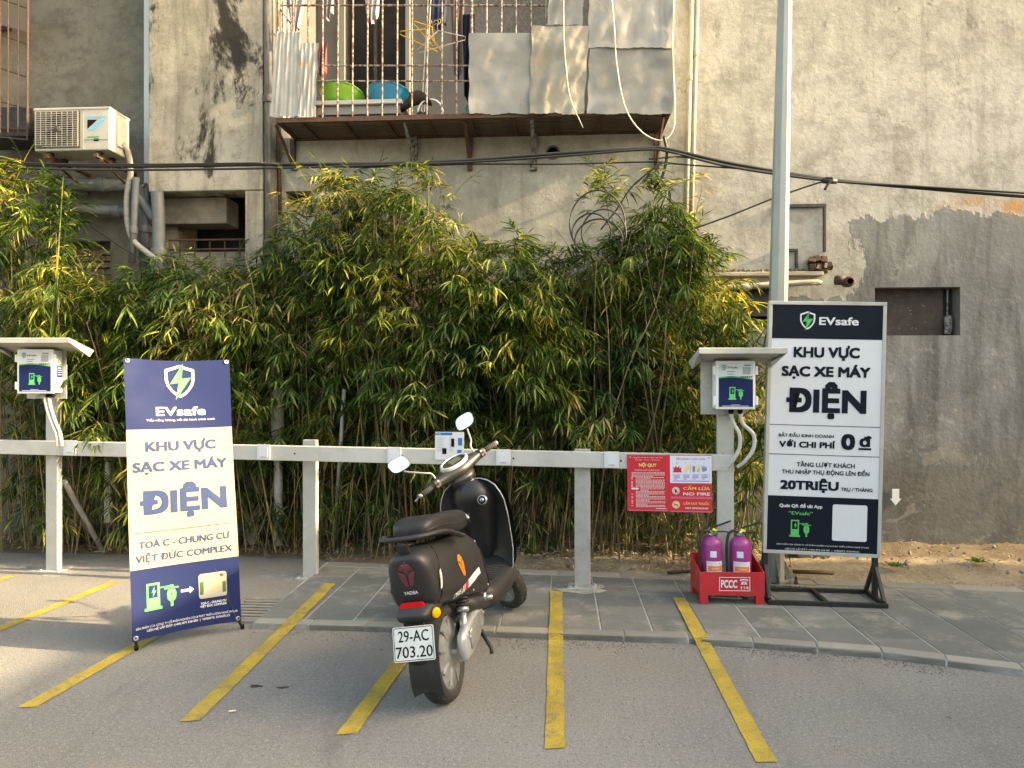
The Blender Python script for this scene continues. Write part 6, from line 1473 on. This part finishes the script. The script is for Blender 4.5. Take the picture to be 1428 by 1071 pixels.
# seam between rear panel and side panel
for side in (-1, 1):
    m = MB(); m.tube([onside(x, z, .0005, side) for x, z in ((-.10,.74),(-.125,.70),(-.15,.64),(-.17,.59),(-.19,.54),(-.20,.50))], .0022, 6); Bd(m, 'panel_seam', PBLACK, tail)
for side in (-1, 1):
    m = MB(); m.tube([onside(x, z, .0005, side) for x, z in ((-.19,.470),(-.08,.455),(.05,.440),(.18,.420),(.30,.395),(.42,.375))], .0020, 6); Bd(m, 'panel_seam', PBLACK, tail)
    m = MB(); m.tube([onside(x, z, .0005, side) for x, z in ((.47,.60),(.455,.54),(.45,.47),(.46,.40),(.475,.34))], .0020, 6); Bd(m, 'panel_seam', PBLACK, tail)
    for x, z in ((-.13,.475),(.20,.435),(.43,.395),(.44,.62)):
        c = onside(x, z, .001, side); m = MB(); m.lathe([(.001,.003),(.006,.002),(.007,-.002)], c, RXX if side < 0 else RXX @ Matrix.Rotation(math.pi,3,'X'), 10); Bd(m, 'screw', GALV, tail)
m = loft([(.10,.13,.435,.36,3),(.25,.15,.40,.30,3),(.42,.15,.36,.265,3),(.55,.13,.34,.26,3)], 20); Bd(m, 'lower_cover', PLAS)
# seat
m = loft([(-.225,.062,.758,.725,2.9),(-.215,.090,.770,.716,3.2),(-.17,.112,.782,.710,3.8),(-.08,.124,.786,.706,3.8),(.06,.128,.782,.704,3.8),(.14,.128,.776,.700,3.8),(.22,.122,.772,.698,3.8),(.32,.108,.772,.690,3.5),(.42,.092,.764,.682,3.2),(.49,.072,.752,.675,2.9),(.525,.045,.730,.675,2.4)], 32); m.v = [Vector((p.x*.97+.06, p.y*.88, (.71+(p.z-.71)*1.36)+lift(p.x)*.95+.014)) for p in m.v]; seat = Bd(m, 'seat', SEATM, sub=1)
m = MB(); m.tube([Vector((x, y, z)) for x, y, z in ((-.215,-.085,.738),(-.17,-.112,.742),(-.08,-.1245,.742),(.06,-.1285,.740),(.22,-.1225,.733),(.32,-.1085,.728),(.42,-.094,.722),(.49,-.073,.712))], .0025, 6); m.v = [Vector((p.x*.97+.06, p.y*.88, (.71+(p.z-.71)*1.36)+lift(p.x)*.95+.014)) for p in m.v]; Bd(m, 'seat_piping', PLAS, seat)
# grab rail
m = MB(); gr = curve([(.20,-.140,.690),(.10,-.150,.706),(-.06,-.152,.724),(-.18,-.143,.734),(-.26,-.105,.740),(-.292,-.05,.742),(-.292,.05,.742),(-.26,.105,.740),(-.18,.143,.734),(-.06,.152,.724),(.10,.150,.706),(.20,.140,.690)], 5)
gr = [Vector((p.x+.035*(p.x < 0), p.y*.90, p.z)) for p in gr]; m.tube(gr, .015, 10, flat=(.75,1.25), up=(0,0,1)); m.v = [p+Vector((0,0,lift(p.x)+.018)) for p in m.v]; Bd(m, 'grab_rail', PLAS)
m = loft([(-.30,.026,.742,.728,3,0,-.2),(-.28,.028,.738,.655,3,0,-.2),(-.262,.026,.735,.64,3,0,-.2)], 16); m.v = [p+Vector((.03,0,.052)) for p in m.v]; Bd(m, 'rail_bracket', PLAS)
m = MB(); m.lathe([(.001,.004),(.010,.004),(.012,0)], (-.264,0,.72), Matrix.Rotation(R(-80),3,'Y'), 12); Bd(m, 'bracket_bolt', GALV)
# key ring of the seat nose: silver arc
m = MB(); m.tube([Vector((.535+.012*math.cos(a_), .066*math.sin(a_), .725+.034*math.cos(a_))) for a_ in [R(-90+i*12) for i in range(16)]], .011, 8); Bd(m, 'seat_nose_trim', SILV)
# floor and legshield
m = loft([(.40,.150,.40,.262,3.2),(.50,.178,.385,.245,3.4),(.60,.185,.372,.240,3.6),(.80,.188,.365,.240,3.6),(.92,.185,.375,.25,3.4),(1.0,.165,.42,.28,3)], 28); Bd(m, 'floorboard', PLAS)
m = MB()
for i in range(7): m.box((.62+i*.042,0,.3735), (.012,.26,.005))
q = Bd(m, 'floor_rib', RUB, smooth=False); q['kind'] = 'stuff'
def shield(offx, zs, k_=17, inset=0):
    rows = []
    for z, x0, w, cv in zs:
        w *= .90
        rows.append([Vector((x0+offx-cv*(abs(u)**2.4)+.0, u*(w-inset), z+ (.0 if z < .9 else 0))) for u in [(-1+2*i/(k_-1)) for i in range(k_)]])
    return rows
ZS = [(.265,1.00,.13,.05),(.31,.965,.175,.07),(.37,.985,.205,.085),(.46,1.005,.218,.095),(.56,1.005,.222,.10),(.66,.995,.224,.10),(.75,.975,.218,.09),(.80,.955,.200,.075),(.845,.940,.172,.06),(.875,.928,.130,.04),(.89,.920,.080,.02)]
ra, rb2 = shield(0, ZS), shield(.045, ZS, inset=.008)
m = MB(); m.grid(ra); m.grid(rb2); loop = lambda rr: [r[0] for r in rr]+rr[-1][1:]+[r[-1] for r in rr[-2::-1]]+rr[0][-2:0:-1]
m.grid([loop(ra), loop(rb2)], closed=True); ls = Bd(m, 'leg_shield', BODY, recalc=True)
m = MB(); m.tube([p+Vector((-.004,0,0)) for p in [r[0] for r in ra]]+[p for p in ra[-1][1:]]+[r[-1] for r in ra[-2::-1]], .0032, 6); Bd(m, 'shield_trim', SILP, ls)
# outer front nose
m = MB(); rows = [[Vector((x0+.045+.11*(1-abs(u)**2)*(1-.5*abs((z-.55)/.4)), u*(w*.90-.008), z)) for u in [(-1+2*i/16) for i in range(17)]] for z, x0, w, cv in ZS]; m.grid(rows); Bd(m, 'front_apron', BODY, recalc=False)
# inner glovebox bulge with key lock
m = MB(); rows = []
for z, x0, w, d_ in ((.40,.975,.04,.005),(.46,.96,.075,.03),(.56,.945,.095,.045),(.66,.925,.115,.062),(.72,.895,.135,.09),(.77,.875,.140,.105),(.82,.87,.125,.095),(.86,.88,.10,.07),(.885,.90,.06,.03)):
    rows.append([Vector((x0-d_*.35+(abs(u)**3)*(d_+.035), u*w*1.1, z)) for u in [(-1+2*i/14) for i in range(15)]])
m.grid(rows); Bd(m, 'inner_panel', BODY, recalc=False)
KP = Vector((.838,-.078,.772)); KM = (Matrix.Rotation(R(-78),3,'Y')).to_3x3()
m = MB(); m.lathe([(.001,.010),(.011,.010),(.012,.006),(.024,.006),(.029,.002),(.030,-.01)], KP, KM, 24); Bd(m, 'key_lock', ALU)
m = MB(); m.lathe([(.013,.0075),(.023,.0075)], KP, KM, 20, cap=False); Bd(m, 'lock_ring', PBLACK, recalc=False)
m = MB(); m.box(KP+Vector((-.012,0,0)), (.004,.004,.016)); Bd(m, 'key_slot', PBLACK, smooth=False)
m = MB(); m.tube(curve([(.865,.02,.70),(.835,.02,.69),(.825,.02,.665),(.84,.02,.645)], 4), .006, 6); Bd(m, 'bag_hook', PLAS)
# steering: everything below is turned 45 degrees to the left about the raked column
RK = R(26); HP = Vector((.965,0,.76)); axv = Vector((-math.sin(RK), 0, math.cos(RK)))
SM = Matrix.Translation(HP) @ Matrix.Rotation(R(51), 4, axv) @ Matrix.Translation(-HP)
def St(m, name, mat, par=None, **k): m.xf(SM); return Bd(m, name, mat, par, **k)
# front wheel and fork
fw_c = Vector((XF, 0, RW-.004))
m = MB(); tyre(m, RW-.002, .085); m.xf(Matrix.Translation(fw_c)); wheel_f = St(m, 'front_wheel', RUB)
m = MB(); tread(m, RW-.002, .085, 40); m.xf(SM @ Matrix.Translation(fw_c)); q = Bd(m, 'tread', RUB, wheel_f, smooth=False); q['kind'] = 'stuff'
m = MB(); m.lathe([(.001,-.045),(.03,-.045),(.04,-.035),(.05,-.02),(.10,-.018),(.152,-.026),(.160,-.036),(.163,-.028),(.163,.028),(.160,.036),(.152,.026),(.10,.018),(.05,.02),(.04,.04),(.001,.045)], fw_c, RXX, 40); m.xf(SM); Bd(m, 'rim', SILV, wheel_f)
m = MB()
for i in range(10):
    a = 2*math.pi*i/10
    for y_ in (-.024, .024): m.box(fw_c+Vector((.10*math.cos(a), y_, .10*math.sin(a))), (.10, .012, .018), Matrix.Rotation(-a, 3, 'Y'))
m.xf(SM); q = Bd(m, 'spoke', SILV, wheel_f, smooth=False, bevel=.003); q['kind'] = 'stuff'
for y_ in (-.072, .072):
    m = MB(); a = fw_c+Vector((-.005,y_,0)); m.tube([a, a+axv*.16], .021, 10); m.tube([a+axv*.15, a+axv*.42], .014, 10); St(m, 'fork_leg', PLAS)
m = MB(); rows = []
for i in range(12):
    a = R(20+i*12.5); rr_ = RW+.022; rows.append([fw_c+Vector((rr_*math.cos(a), y, rr_*math.sin(a)-(abs(y)/.06)**2*.022)) for y in (-.06,-.045,-.02,.02,.045,.06)])
m.grid(rows); m.grid([[p+Vector((0,0,.004)) for p in r] for r in rows]); St(m, 'front_fender', BODY, recalc=False)
# handlebar cowl
HB = Vector((.970, 0, .975))
def sect(y, cx_, cz_, rx, rz, tilt=-.0, n=2.4):
    out = []
    for i in range(22):
        t = 2*math.pi*i/22; c, s_ = math.cos(t), math.sin(t); a = rx*math.copysign(abs(c)**(2/n), c); b_ = rz*math.copysign(abs(s_)**(2/n), s_)
        out.append(Vector((cx_+a*math.cos(tilt)-b_*math.sin(tilt), y, cz_+a*math.sin(tilt)+b_*math.cos(tilt))))
    return out
m = MB(); rows = []
for y, dx, dz, rx, rz in ((-.215,-.030,.0,.020,.020),(-.205,-.030,.0,.026,.026),(-.15,-.022,.0,.032,.030),(-.09,-.005,-.002,.055,.038),(-.045,.005,-.004,.078,.050),(0,.01,-.005,.088,.056),(.045,.005,-.004,.078,.050),(.09,-.005,-.002,.055,.038),(.15,-.022,.0,.032,.030),(.205,-.030,.0,.026,.026),(.215,-.030,.0,.020,.020)):
    rows.append(sect(y, HB.x+dx, HB.z+dz, rx, rz, R(12)))
m.grid(rows, closed=True, caps=True); cowl = St(m, 'handlebar_cowl', GLOSS, sub=1)
# column cover running down from the cowl, with two stickers
m = MB(); rows = []
for t, w, dp in ((0,.090,.056),(.06,.080,.054),(.12,.066,.050),(.17,.055,.044),(.21,.04,.035)):
    c = HB+Vector((-.035,0,-.02))-axv*t; rows.append([c+Vector((-dp*math.cos(a_), w*math.sin(a_)*1.1, -dp*.45*math.cos(a_))) for a_ in [2*math.pi*i/20 for i in range(20)]])
m.grid(rows, closed=True, caps=True); colc = St(m, 'column_cover', GLOSS, sub=1)
for t0, w, h_, mt in ((.072,.045,.040,PWHITE),(.140,.050,.030,flat('sticker_tan', (.55,.50,.40)))):
    m = MB(); c = HB+Vector((-.035,-.006,-.02))-axv*t0; f = lambda u, v, o_: c+Vector((-(.066+o_), u, -.026))+Vector((0,0,0))-axv*(-v)
    m.add([f(-w/2,-h_/2,0), f(w/2,-h_/2,0), f(w/2,h_/2,0), f(-w/2,h_/2,0)], [(0,1,2,3)]); k2 = St(m, 'sticker', mt, colc, recalc=False, smooth=False)
    m = MB()
    for i in range(4): m.add([f(-w*.38,h_*(.3-.2*i),.0008), f(w*.3,h_*(.3-.2*i),.0008), f(w*.3,h_*(.36-.2*i),.0008), f(-w*.38,h_*(.36-.2*i),.0008)], [(0,1,2,3)])
    St(m, 'sticker_print', PGREY, k2, recalc=False, smooth=False)
# oval gauge
GMx = Matrix.Translation(HB+Vector((-.018,0,.048))) @ Matrix.Rotation(R(-24), 4, 'Y')
def ov(rx, ry, z): return [GMx @ Vector((rx*math.cos(2*math.pi*i/36), ry*math.sin(2*math.pi*i/36), z)) for i in range(36)]
m = MB(); m.grid([ov(.062,.100,-.012), ov(.060,.098,.006), ov(.056,.092,.010), ov(.048,.082,.008), ov(.046,.080,.004)], closed=True); gz = St(m, 'gauge_rim', SILP, recalc=False)
m = MB(); m.add(ov(.047,.081,.0045), [tuple(range(36))]); St(m, 'gauge_glass', NT('gauge_dark').p(col=(.03,.035,.03), rough=.08, coat=.5), gz, recalc=False)
m = MB(); q_ = [GMx @ Vector(p) for p in ((-.028,-.045,.0052),(.028,-.045,.0052),(.028,.03,.0052),(-.028,.03,.0052))]; m.add(q_, [(0,1,2,3)]); St(m, 'gauge_screen', flat('lcd', (.10,.11,.08), .2), gz, recalc=False, smooth=False)
def bar(y):
    y *= .94; return HB+Vector((-.030-.12*max(0, abs(y)-.2), y, .0-.02*max(0, abs(y)-.2)))
for s_ in (-1, 1):
    m = MB(); m.tube([bar(s_*.215), bar(s_*.315)], .0165, 14); g_ = St(m, 'grip', RUB)
    m = MB()
    for i in range(7): m.tube([bar(s_*(.222+.013*i)), bar(s_*(.227+.013*i))], .0178, 14)
    St(m, 'grip_rib', RUB, g_)['kind'] = 'stuff'
    m = MB(); m.tube([bar(s_*.315), bar(s_*.330)], .015, 14); St(m, 'bar_end', ALU, g_)
    m = MB(); m.box(bar(s_*.192)+Vector((-.004,0,.0)), (.052,.042,.050)); hs_ = St(m, 'switch_housing', PLAS, smooth=False, bevel=.008)
    for j in range(3):
        m = MB(); m.box(bar(s_*(.182+.01*j))+Vector((-.032,0,.014-.014*j)), (.008,.012,.008)); St(m, 'switch', flat('switch%d%d' % (s_, j), [(.45,.45,.45),(.02,.02,.02),(.35,.05,.03)][j]), hs_, smooth=False, bevel=.001)
    m = MB(); m.tube(curve([bar(s_*.20)+Vector((.040,0,0)), bar(s_*.25)+Vector((.058,0,-.004)), bar(s_*.31)+Vector((.055,0,-.008)), bar(s_*.35)+Vector((.040,0,-.010))], 5), .0065, 8, flat=(.7,1.4)); St(m, 'brake_lever', ALU)
    # mirror
    a = bar(s_*.165)+Vector((.015,0,.02)); mc = HB+Vector((.085, s_*.262, .205)); low = mc+Vector((.005,-s_*.01,-.052))
    m = MB(); m.tube(curve([a, a+Vector((.01,s_*.004,.045)), a+Vector((.03,s_*.04,.075)), low, mc+Vector((.012,0,-.02))], 6), .0055, 8); St(m, 'mirror_stalk', GALV)
    def mo(f, x): 
        out = []
        for i in range(30):
            t = 2*math.pi*i/30; c_, s2 = math.cos(t), math.sin(t); y_ = .062*f*math.copysign(abs(c_)**(2/3.2), c_); z_ = .046*f*math.copysign(abs(s2)**(2/2.9), s2); y_ += .22*z_*s_
            out.append(Vector((x, y_, z_)))
        return out
    MMx = Matrix.Translation(mc) @ Matrix.Rotation(R(-31), 4, 'Z') @ Matrix.Rotation(R(22), 4, 'Y')
    m = MB(); m.grid([[MMx @ p for p in r] for r in (mo(.96,-.006), mo(1.0,-.002), mo(.98,.008), mo(.75,.020), mo(.3,.025))], closed=True, caps=True); ms = St(m, 'mirror', PLAS)
    m = MB(); m.add([MMx @ p for p in mo(.93,-.0068)], [tuple(range(30))]); St(m, 'mirror_glass', MIRR, ms, recalc=False, smooth=False)
# brake hoses behind the cowl
for y_ in (-.05, .06):
    m = MB(); m.tube(curve([HB+Vector((.05,y_*2,-.01)), HB+Vector((.10,y_,-.08)), HB+Vector((.06,y_*.5,-.18))], 6), .005, 6); St(m, 'cable', CABLE)
# side stand, foot pegs, lower metal bits on the right
m = MB(); m.tube([(.50,.13,.24),(.46,.20,.03),(.455,.225,.012)], .010, 8); Bd(m, 'side_stand', BLKM)
m = MB(); m.box((.455,.225,.010), (.05,.03,.006)); Bd(m, 'stand_foot', BLKM, smooth=False)
m = MB(); m.tube([(.28,-.12,.20),(.27,-.16,.12),(.25,-.165,.10)], .010, 8); m.tube([(.28,-.05,.20),(.28,-.13,.20)], .012, 8); Bd(m, 'centre_stand', BLKM)
m = MB(); m.tube([(.36,-.14,.345),(.37,-.18,.345)], .013, 10); m.lathe([(.001,.0),(.022,.0),(.024,-.012),(.012,-.02)], (.365,-.15,.35), RXX, 16); Bd(m, 'folded_foot_peg', ALU)

# ================================================================== BAMBOO
LEAF = leaf_mat('bamboo_leaf', [(0,(.013,.032,.009)),(.35,(.030,.066,.017)),(.62,(.070,.120,.032)),(.80,(.16,.22,.055)),(.92,(.33,.36,.11)),(1,(.44,.36,.18))], .38)
CULM = NT('bamboo_culm'); CULM = CULM.p(col=CULM.mix(CULM.mr(CULM.noise(CULM.pos(), 14, 5), .35, .65), CULM.ramp(CULM.rnd(), [(0,(.10,.11,.03)),(.4,(.20,.15,.06)),(.75,(.33,.22,.09)),(1,(.13,.075,.035))]), (.12,.09,.05)), rough=.5)
TWIG = flat('bamboo_twig', (.17,.14,.06), .7, .3, .4)
rng = random.Random(21)
def leaf(m, p, d, L, w, nrm):
    d = d.normalized(); s_ = d.cross(nrm); 
    if s_.length < 1e-4: s_ = d.orthogonal()
    s_.normalize(); n = s_.cross(d); dr = Vector((0,0,-1))
    cu = rng.uniform(.6,2.0); q1 = p+d*L*.30+dr*L*.015*cu; q2_ = p+d*L*.66+dr*L*.075*cu; tip = p+d*L*.96+dr*L*.20*cu; f = w*.5; up_ = n*w*.14
    b = len(m.v)
    m.v += [p, q1-s_*f+up_, q1-up_*.4, q1+s_*f+up_, q2_-s_*f*.78+up_, q2_-up_*.3, q2_+s_*f*.78+up_, tip]
    m.f += [(b,b+1,b+2),(b,b+2,b+3),(b+1,b+4,b+5,b+2),(b+2,b+5,b+6,b+3),(b+4,b+7,b+5),(b+5,b+7,b+6)]; m.m += [0]*6
def spray(m, p, d, s=1.0, n=None, fan=1.0):
    # one twig with alternate drooping leaves fanned round its end
    n = n or rng.randint(6, 10); d = d.normalized(); side = d.cross(Vector((0,0,1)))
    if side.length < .05: side = Vector((1,0,0))
    side.normalize(); nn = side.cross(d); Lt = .11*s
    for i in range(n):
        t = (i+.4)/n; base = p+d*(Lt*t); a = (1 if i % 2 else -1)*R(rng.uniform(18, 66))*fan*(1-.55*t); tilt = rng.uniform(-.35,.25)
        dd = d*math.cos(a)+side*math.sin(a)+nn*tilt+Vector((0,0,-.22)); leaf(m, base, dd, s*rng.uniform(.085,.170), s*rng.uniform(.010,.0165), nn+Vector((rng.uniform(-.5,.5),rng.uniform(-.5,.5),0)))
    m.tube([p-d*.05*s, p+d*Lt], .0012, 3, cap=False)
# skyline of the hedge as heights along the bed (world x -> top z)
def wx(px, D=5.55): return U(px, CY, D).x
def hz(py, D=5.55): return CH+(CY-py)/FP*D
TOPS = [(-320,250),(-60,215),(0,205),(28,215),(50,275),(64,300),(84,352),(110,372),(150,385),(190,378),(225,358),(270,352),(330,362),(360,335),(378,305),(400,280),(425,268),(440,240),(460,222),(490,225),(512,248),(530,262),(545,240),(570,228),(600,230),(622,262),(632,310),(650,336),(690,340),(715,326),(740,330),(760,352),(775,334),(800,338),(868,336),(880,310),(896,266),(905,232),(935,232),(948,262),(958,305),(985,338),(1008,372),(1020,415),(1032,462),(1038,500)]
TOPW = [(wx(a), hz(b)) for a, b in TOPS]
CLUMPS = [(-300,-60,'bamboo clump beyond the left charger box, running out of the frame'), (-60,62,'tall bamboo clump above and behind the left charger box'), (62,185,'low bamboo clump in front of the bricked opening, with one tall lit shoot'), (185,345,'low dense bamboo clump behind the banner, under the protruding bay'), (345,452,'bamboo clump before the stained downpipe, left of the tall lit crown'), (452,545,'tall bamboo clump with the brightest lit crown, under the balcony'), (545,648,'tall bamboo clump with a dark green top, directly behind the scooter'), (648,772,'low rounded bamboo clump right of the scooter, crown lit yellow'), (772,880,'bamboo clump round the cable coil, with an upright plume'), (880,962,'bamboo clump under the right end of the balcony, by the beige pipes'), (962,1040,'sunlit bamboo clump at the right end, beside the right charger box')]
variants = []
for i in range(14):
    m = MB(); spray(m, Vector((0,0,0)), Vector((1,0,-.15-.25*rng.random())), 1.0, rng.randint(7, 11), 1.15); variants.append(m)
vmesh = []
def yfront(x, z):                                                 # the front of the foliage bulges towards the rail
    return 5.28-.16*max(0,min(1,(x-.75)/.6))+.10*math.sin(x*2.3)+.07*math.sin(x*5.1+z*3)+(.18 if z < .9 else 0)
nleaf = 0
for ci, (p0, p1, lab) in enumerate(CLUMPS):
    x0, x1 = wx(p0), wx(p1); xc = (x0+x1)/2; cl = thing('bamboo_clump', lab, 'bamboo', (xc, 5.7, KZ), group='bamboo clumps along the wall')
    fol = MB(); W = x1-x0
    vis = p0 > -100
    # culms
    nc = int(W*34) if vis else 8
    nc = max(nc, 10)
    for i in range(nc):
        bx_ = rng.uniform(x0, x1)+rng.uniform(-.05,.05); by_ = rng.uniform(5.42, 5.93); tx_ = bx_+rng.gauss(0,.22); tz_ = interp(TOPW, min(max(tx_, x0), x1))*rng.uniform(.70,.98); ty_ = by_+rng.uniform(-.30,.05)
        if i % 9 == 0: tx_ += rng.choice((-1,1))*rng.uniform(.3,.6)
        m = MB(); r_ = rng.choice((.0035,.0045,.006,.0075)); P0 = Vector((bx_, by_, KZ+.02)); P2 = Vector((tx_, ty_, tz_)); P1 = P0.lerp(P2, .5)+Vector((rng.gauss(0,.04), rng.uniform(-.02,.03), .08)); P3 = P0.lerp(P2,.8)+Vector((rng.gauss(0,.03),0,.06))
        if abs(wx(818)-.1-bx_) > 9: pass
        m.tube(curve([P0, P1, P3, P2], 4), [lerp(r_, r_*.35, k_/12) for k_ in range(13)], 5, cap=False); m.build('culm', CULM, cl, smooth=True, recalc=False)
    # dry broken stalks near the foot
    m = MB()
    for i in range(int(W*34)):
        b0 = Vector((rng.uniform(x0, x1), rng.uniform(5.5, 5.9), KZ+.02)); L = rng.uniform(.12,.9); d = Vector((rng.gauss(0,.28), rng.gauss(-.05,.15), 1)).normalized(); m.tube([b0, b0+d*L*.5+Vector((rng.gauss(0,.01),0,0)), b0+d*L], rng.uniform(.0015,.0035), 3, cap=False)
    m.build('dry_stalk', CULM, cl, recalc=False)['kind'] = 'stuff'
    # foliage in drooping sprays, grouped on boughs
    nb_ = int(W*(.7 if p0 in (-60, 62) else 1)*(380 if vis else 60)); front = []
    for i in range(nb_):
        x = rng.uniform(x0-.05, x1+.05); top = interp(TOPW, x); u = rng.random()
        z = lerp(.35, top, u**.62) if rng.random() < .75 else rng.uniform(.25, top)
        if rng.random() < interp([(.3,.70),(.9,.60),(1.3,.25),(1.7,0)], z)*(1 if x < 1.25 else .4): continue
        yf_ = yfront(x, z); edge = max(0, (z-(top-.30))/.30); y = yf_+(5.95-yf_)*(rng.random()**1.5) if edge < .3 else rng.uniform(yf_+.06, 5.85)
        # a bough: a short arching stem carrying several sprays
        ao = rng.uniform(0, 6.283); fw_ = Vector((math.cos(ao)*.8, -abs(math.sin(ao))*.9+.25, rng.uniform(-.1,.6) if z > top-.35 else rng.uniform(-.35,.25))).normalized()
        st = Vector((x, y, z))-fw_*.14
        if st.z+.05 > top: st.z = top-.08
        ns = rng.randint(3, 6); bl = rng.uniform(.14,.30); pts = [st, st+fw_*bl*.5+Vector((0,0,.02)), st+fw_*bl+Vector((0,0,-.03))]; fol.tube(pts, .0018, 3, cap=False)
        for k_ in range(ns):
            t = (k_+.6)/ns; p = pts[0].lerp(pts[2], t)+Vector((rng.gauss(0,.03), rng.gauss(0,.03), rng.gauss(0,.035))); a = rng.gauss(0, 1.0)
            d = Matrix.Rotation(a, 3, 'Z') @ fw_; d.z = rng.uniform(-.75,.15) if p.z < top-.2 else rng.uniform(-.4,.7)
            if p.z > top+.02: p.z = top-rng.uniform(0,.1)
            pp = p
            if pp.y > 5.98: pp.y = 5.98
            if d.y > 0 and pp.y > 5.85: d.y *= -1
            if vis and pp.y < yf_+.16 and len(front) < 42 and rng.random() < .30: front.append((pp.copy(), d.normalized(), rng.uniform(.85,1.15)))
            else: spray(fol, pp, d, rng.uniform(.62,1.15))
    if vis:                                                         # extra leaves added against the wall to darken the gaps
        for i in range(int(W*520)):
            x = rng.uniform(x0, x1); top = interp(TOPW, x)-.25; z = rng.uniform(.15, min(top, 2.2)) if rng.random() < .6 else rng.uniform(.8, top)
            spray(fol, Vector((x, rng.uniform(5.78,5.99), z)), Vector((rng.uniform(-1,1), rng.uniform(-1,.1), rng.uniform(-.8,.3))), rng.uniform(.8,1.15), 8)
    if p1 == 1040 or p0 == 880 or p0 == 772:                       # more leaves low at the sunlit end
        for i in range(60 if p1 == 1040 else 20):
            x = rng.uniform(x0, x1); z = rng.uniform(.35, 1.5); spray(fol, Vector((x, rng.uniform(5.3,5.9), z)), Vector((rng.uniform(-1,1), rng.uniform(-1,.2), rng.uniform(-.8,.1))), rng.uniform(.8,1.1))
    # whips sticking up out of the crown
    for i in range(3 if vis else 0):
        x = rng.uniform(x0, x1); top = interp(TOPW, x); a = Vector((x, rng.uniform(5.45,5.8), top-.25)); b_ = a+Vector((rng.uniform(-.25,.25), rng.uniform(-.1,.05), rng.uniform(.25,.42)))
        fol.tube(curve([a, a.lerp(b_,.6)+Vector((0,0,.03)), b_], 3), .0018, 3, cap=False); spray(fol, b_-(b_-a)*.12, (b_-a)*1.0+Vector((0,0,-.1)), .8, 4, .8); spray(fol, a.lerp(b_,.5), Vector((rng.uniform(-1,1),-.4,.1)), .8, 5)
    if p0 == 62:
        for xs_ in (88, 98):
            a = U(70,478,5.35); b_ = U(xs_,246 if xs_ < 90 else 262,5.35); fol.tube([a, a.lerp(b_,.5)+Vector((.01,0,0)), b_], [.008,.006,.003], 5, cap=False)
        for i in range(15):
            t = i/15; p = a.lerp(b_, .35+.62*t); spray(fol, p, Vector((rng.uniform(-1,1), rng.uniform(-.6,.3), rng.uniform(-.1,.7))), .62, rng.randint(3,5))
    if p0 == 772:                                                   # the upright plume beside the coil
        a = Vector((wx(852),5.5,1.6)); b_ = U(838,238,5.5); fol.tube(curve([a, a.lerp(b_,.6)+Vector((.05,0,0)), b_], 4), .004, 4, cap=False)
        for i in range(46):
            q = U(845+rng.gauss(0,14), 262+rng.gauss(0,17), 5.5+rng.uniform(-.12,.12)); spray(fol, q, Vector((rng.uniform(-1,1), rng.uniform(-1,.3), rng.uniform(-.3,.9))), rng.uniform(.65,.9))
    if p0 == 345:
        a = U(440,275,5.5); b_ = U(402,212,5.5); fol.tube([a, a.lerp(b_,.6), b_], .002, 3, cap=False); spray(fol, b_, Vector((-1,0,.5)), .5, 3)
    if p0 == 962:
        a = U(962,330,5.5); b_ = U(979,264,5.5); fol.tube([a, b_], .0018, 3, cap=False); spray(fol, b_, Vector((.6,0,.1)), .7, 3, .5)
    if p0 == 880:                                                   # the long pale cane
        m = MB(); m.tube(curve([Vector((wx(850),5.6,.1)), U(918,560,5.3), U(930,420,5.35)], 6), .006, 6); m.build('culm', CULM, cl, smooth=True)
    o = fol.build('foliage', LEAF, cl, recalc=False); o['kind'] = 'stuff'; nleaf += len(fol.f)//6
    for k_, (p, d, s_) in enumerate(front):
        v = k_ % 14
        if len(vmesh) <= v:
            me = bpy.data.meshes.new('leaf_spray'); me.from_pydata(variants[v].v, [], variants[v].f); me.materials.append(LEAF); vmesh.append(me)
        o = bpy.data.objects.new('leaf_spray', vmesh[v]); col.objects.link(o); o.parent = cl
        Mx = Matrix.Translation(p) @ rotm(d).to_4x4() @ Matrix.Rotation(rng.uniform(-.5,.5), 4, 'X') @ Matrix.Scale(s_, 4)
        o.matrix_basis = WM[cl.name].inverted() @ Mx
print('leaves', nleaf)
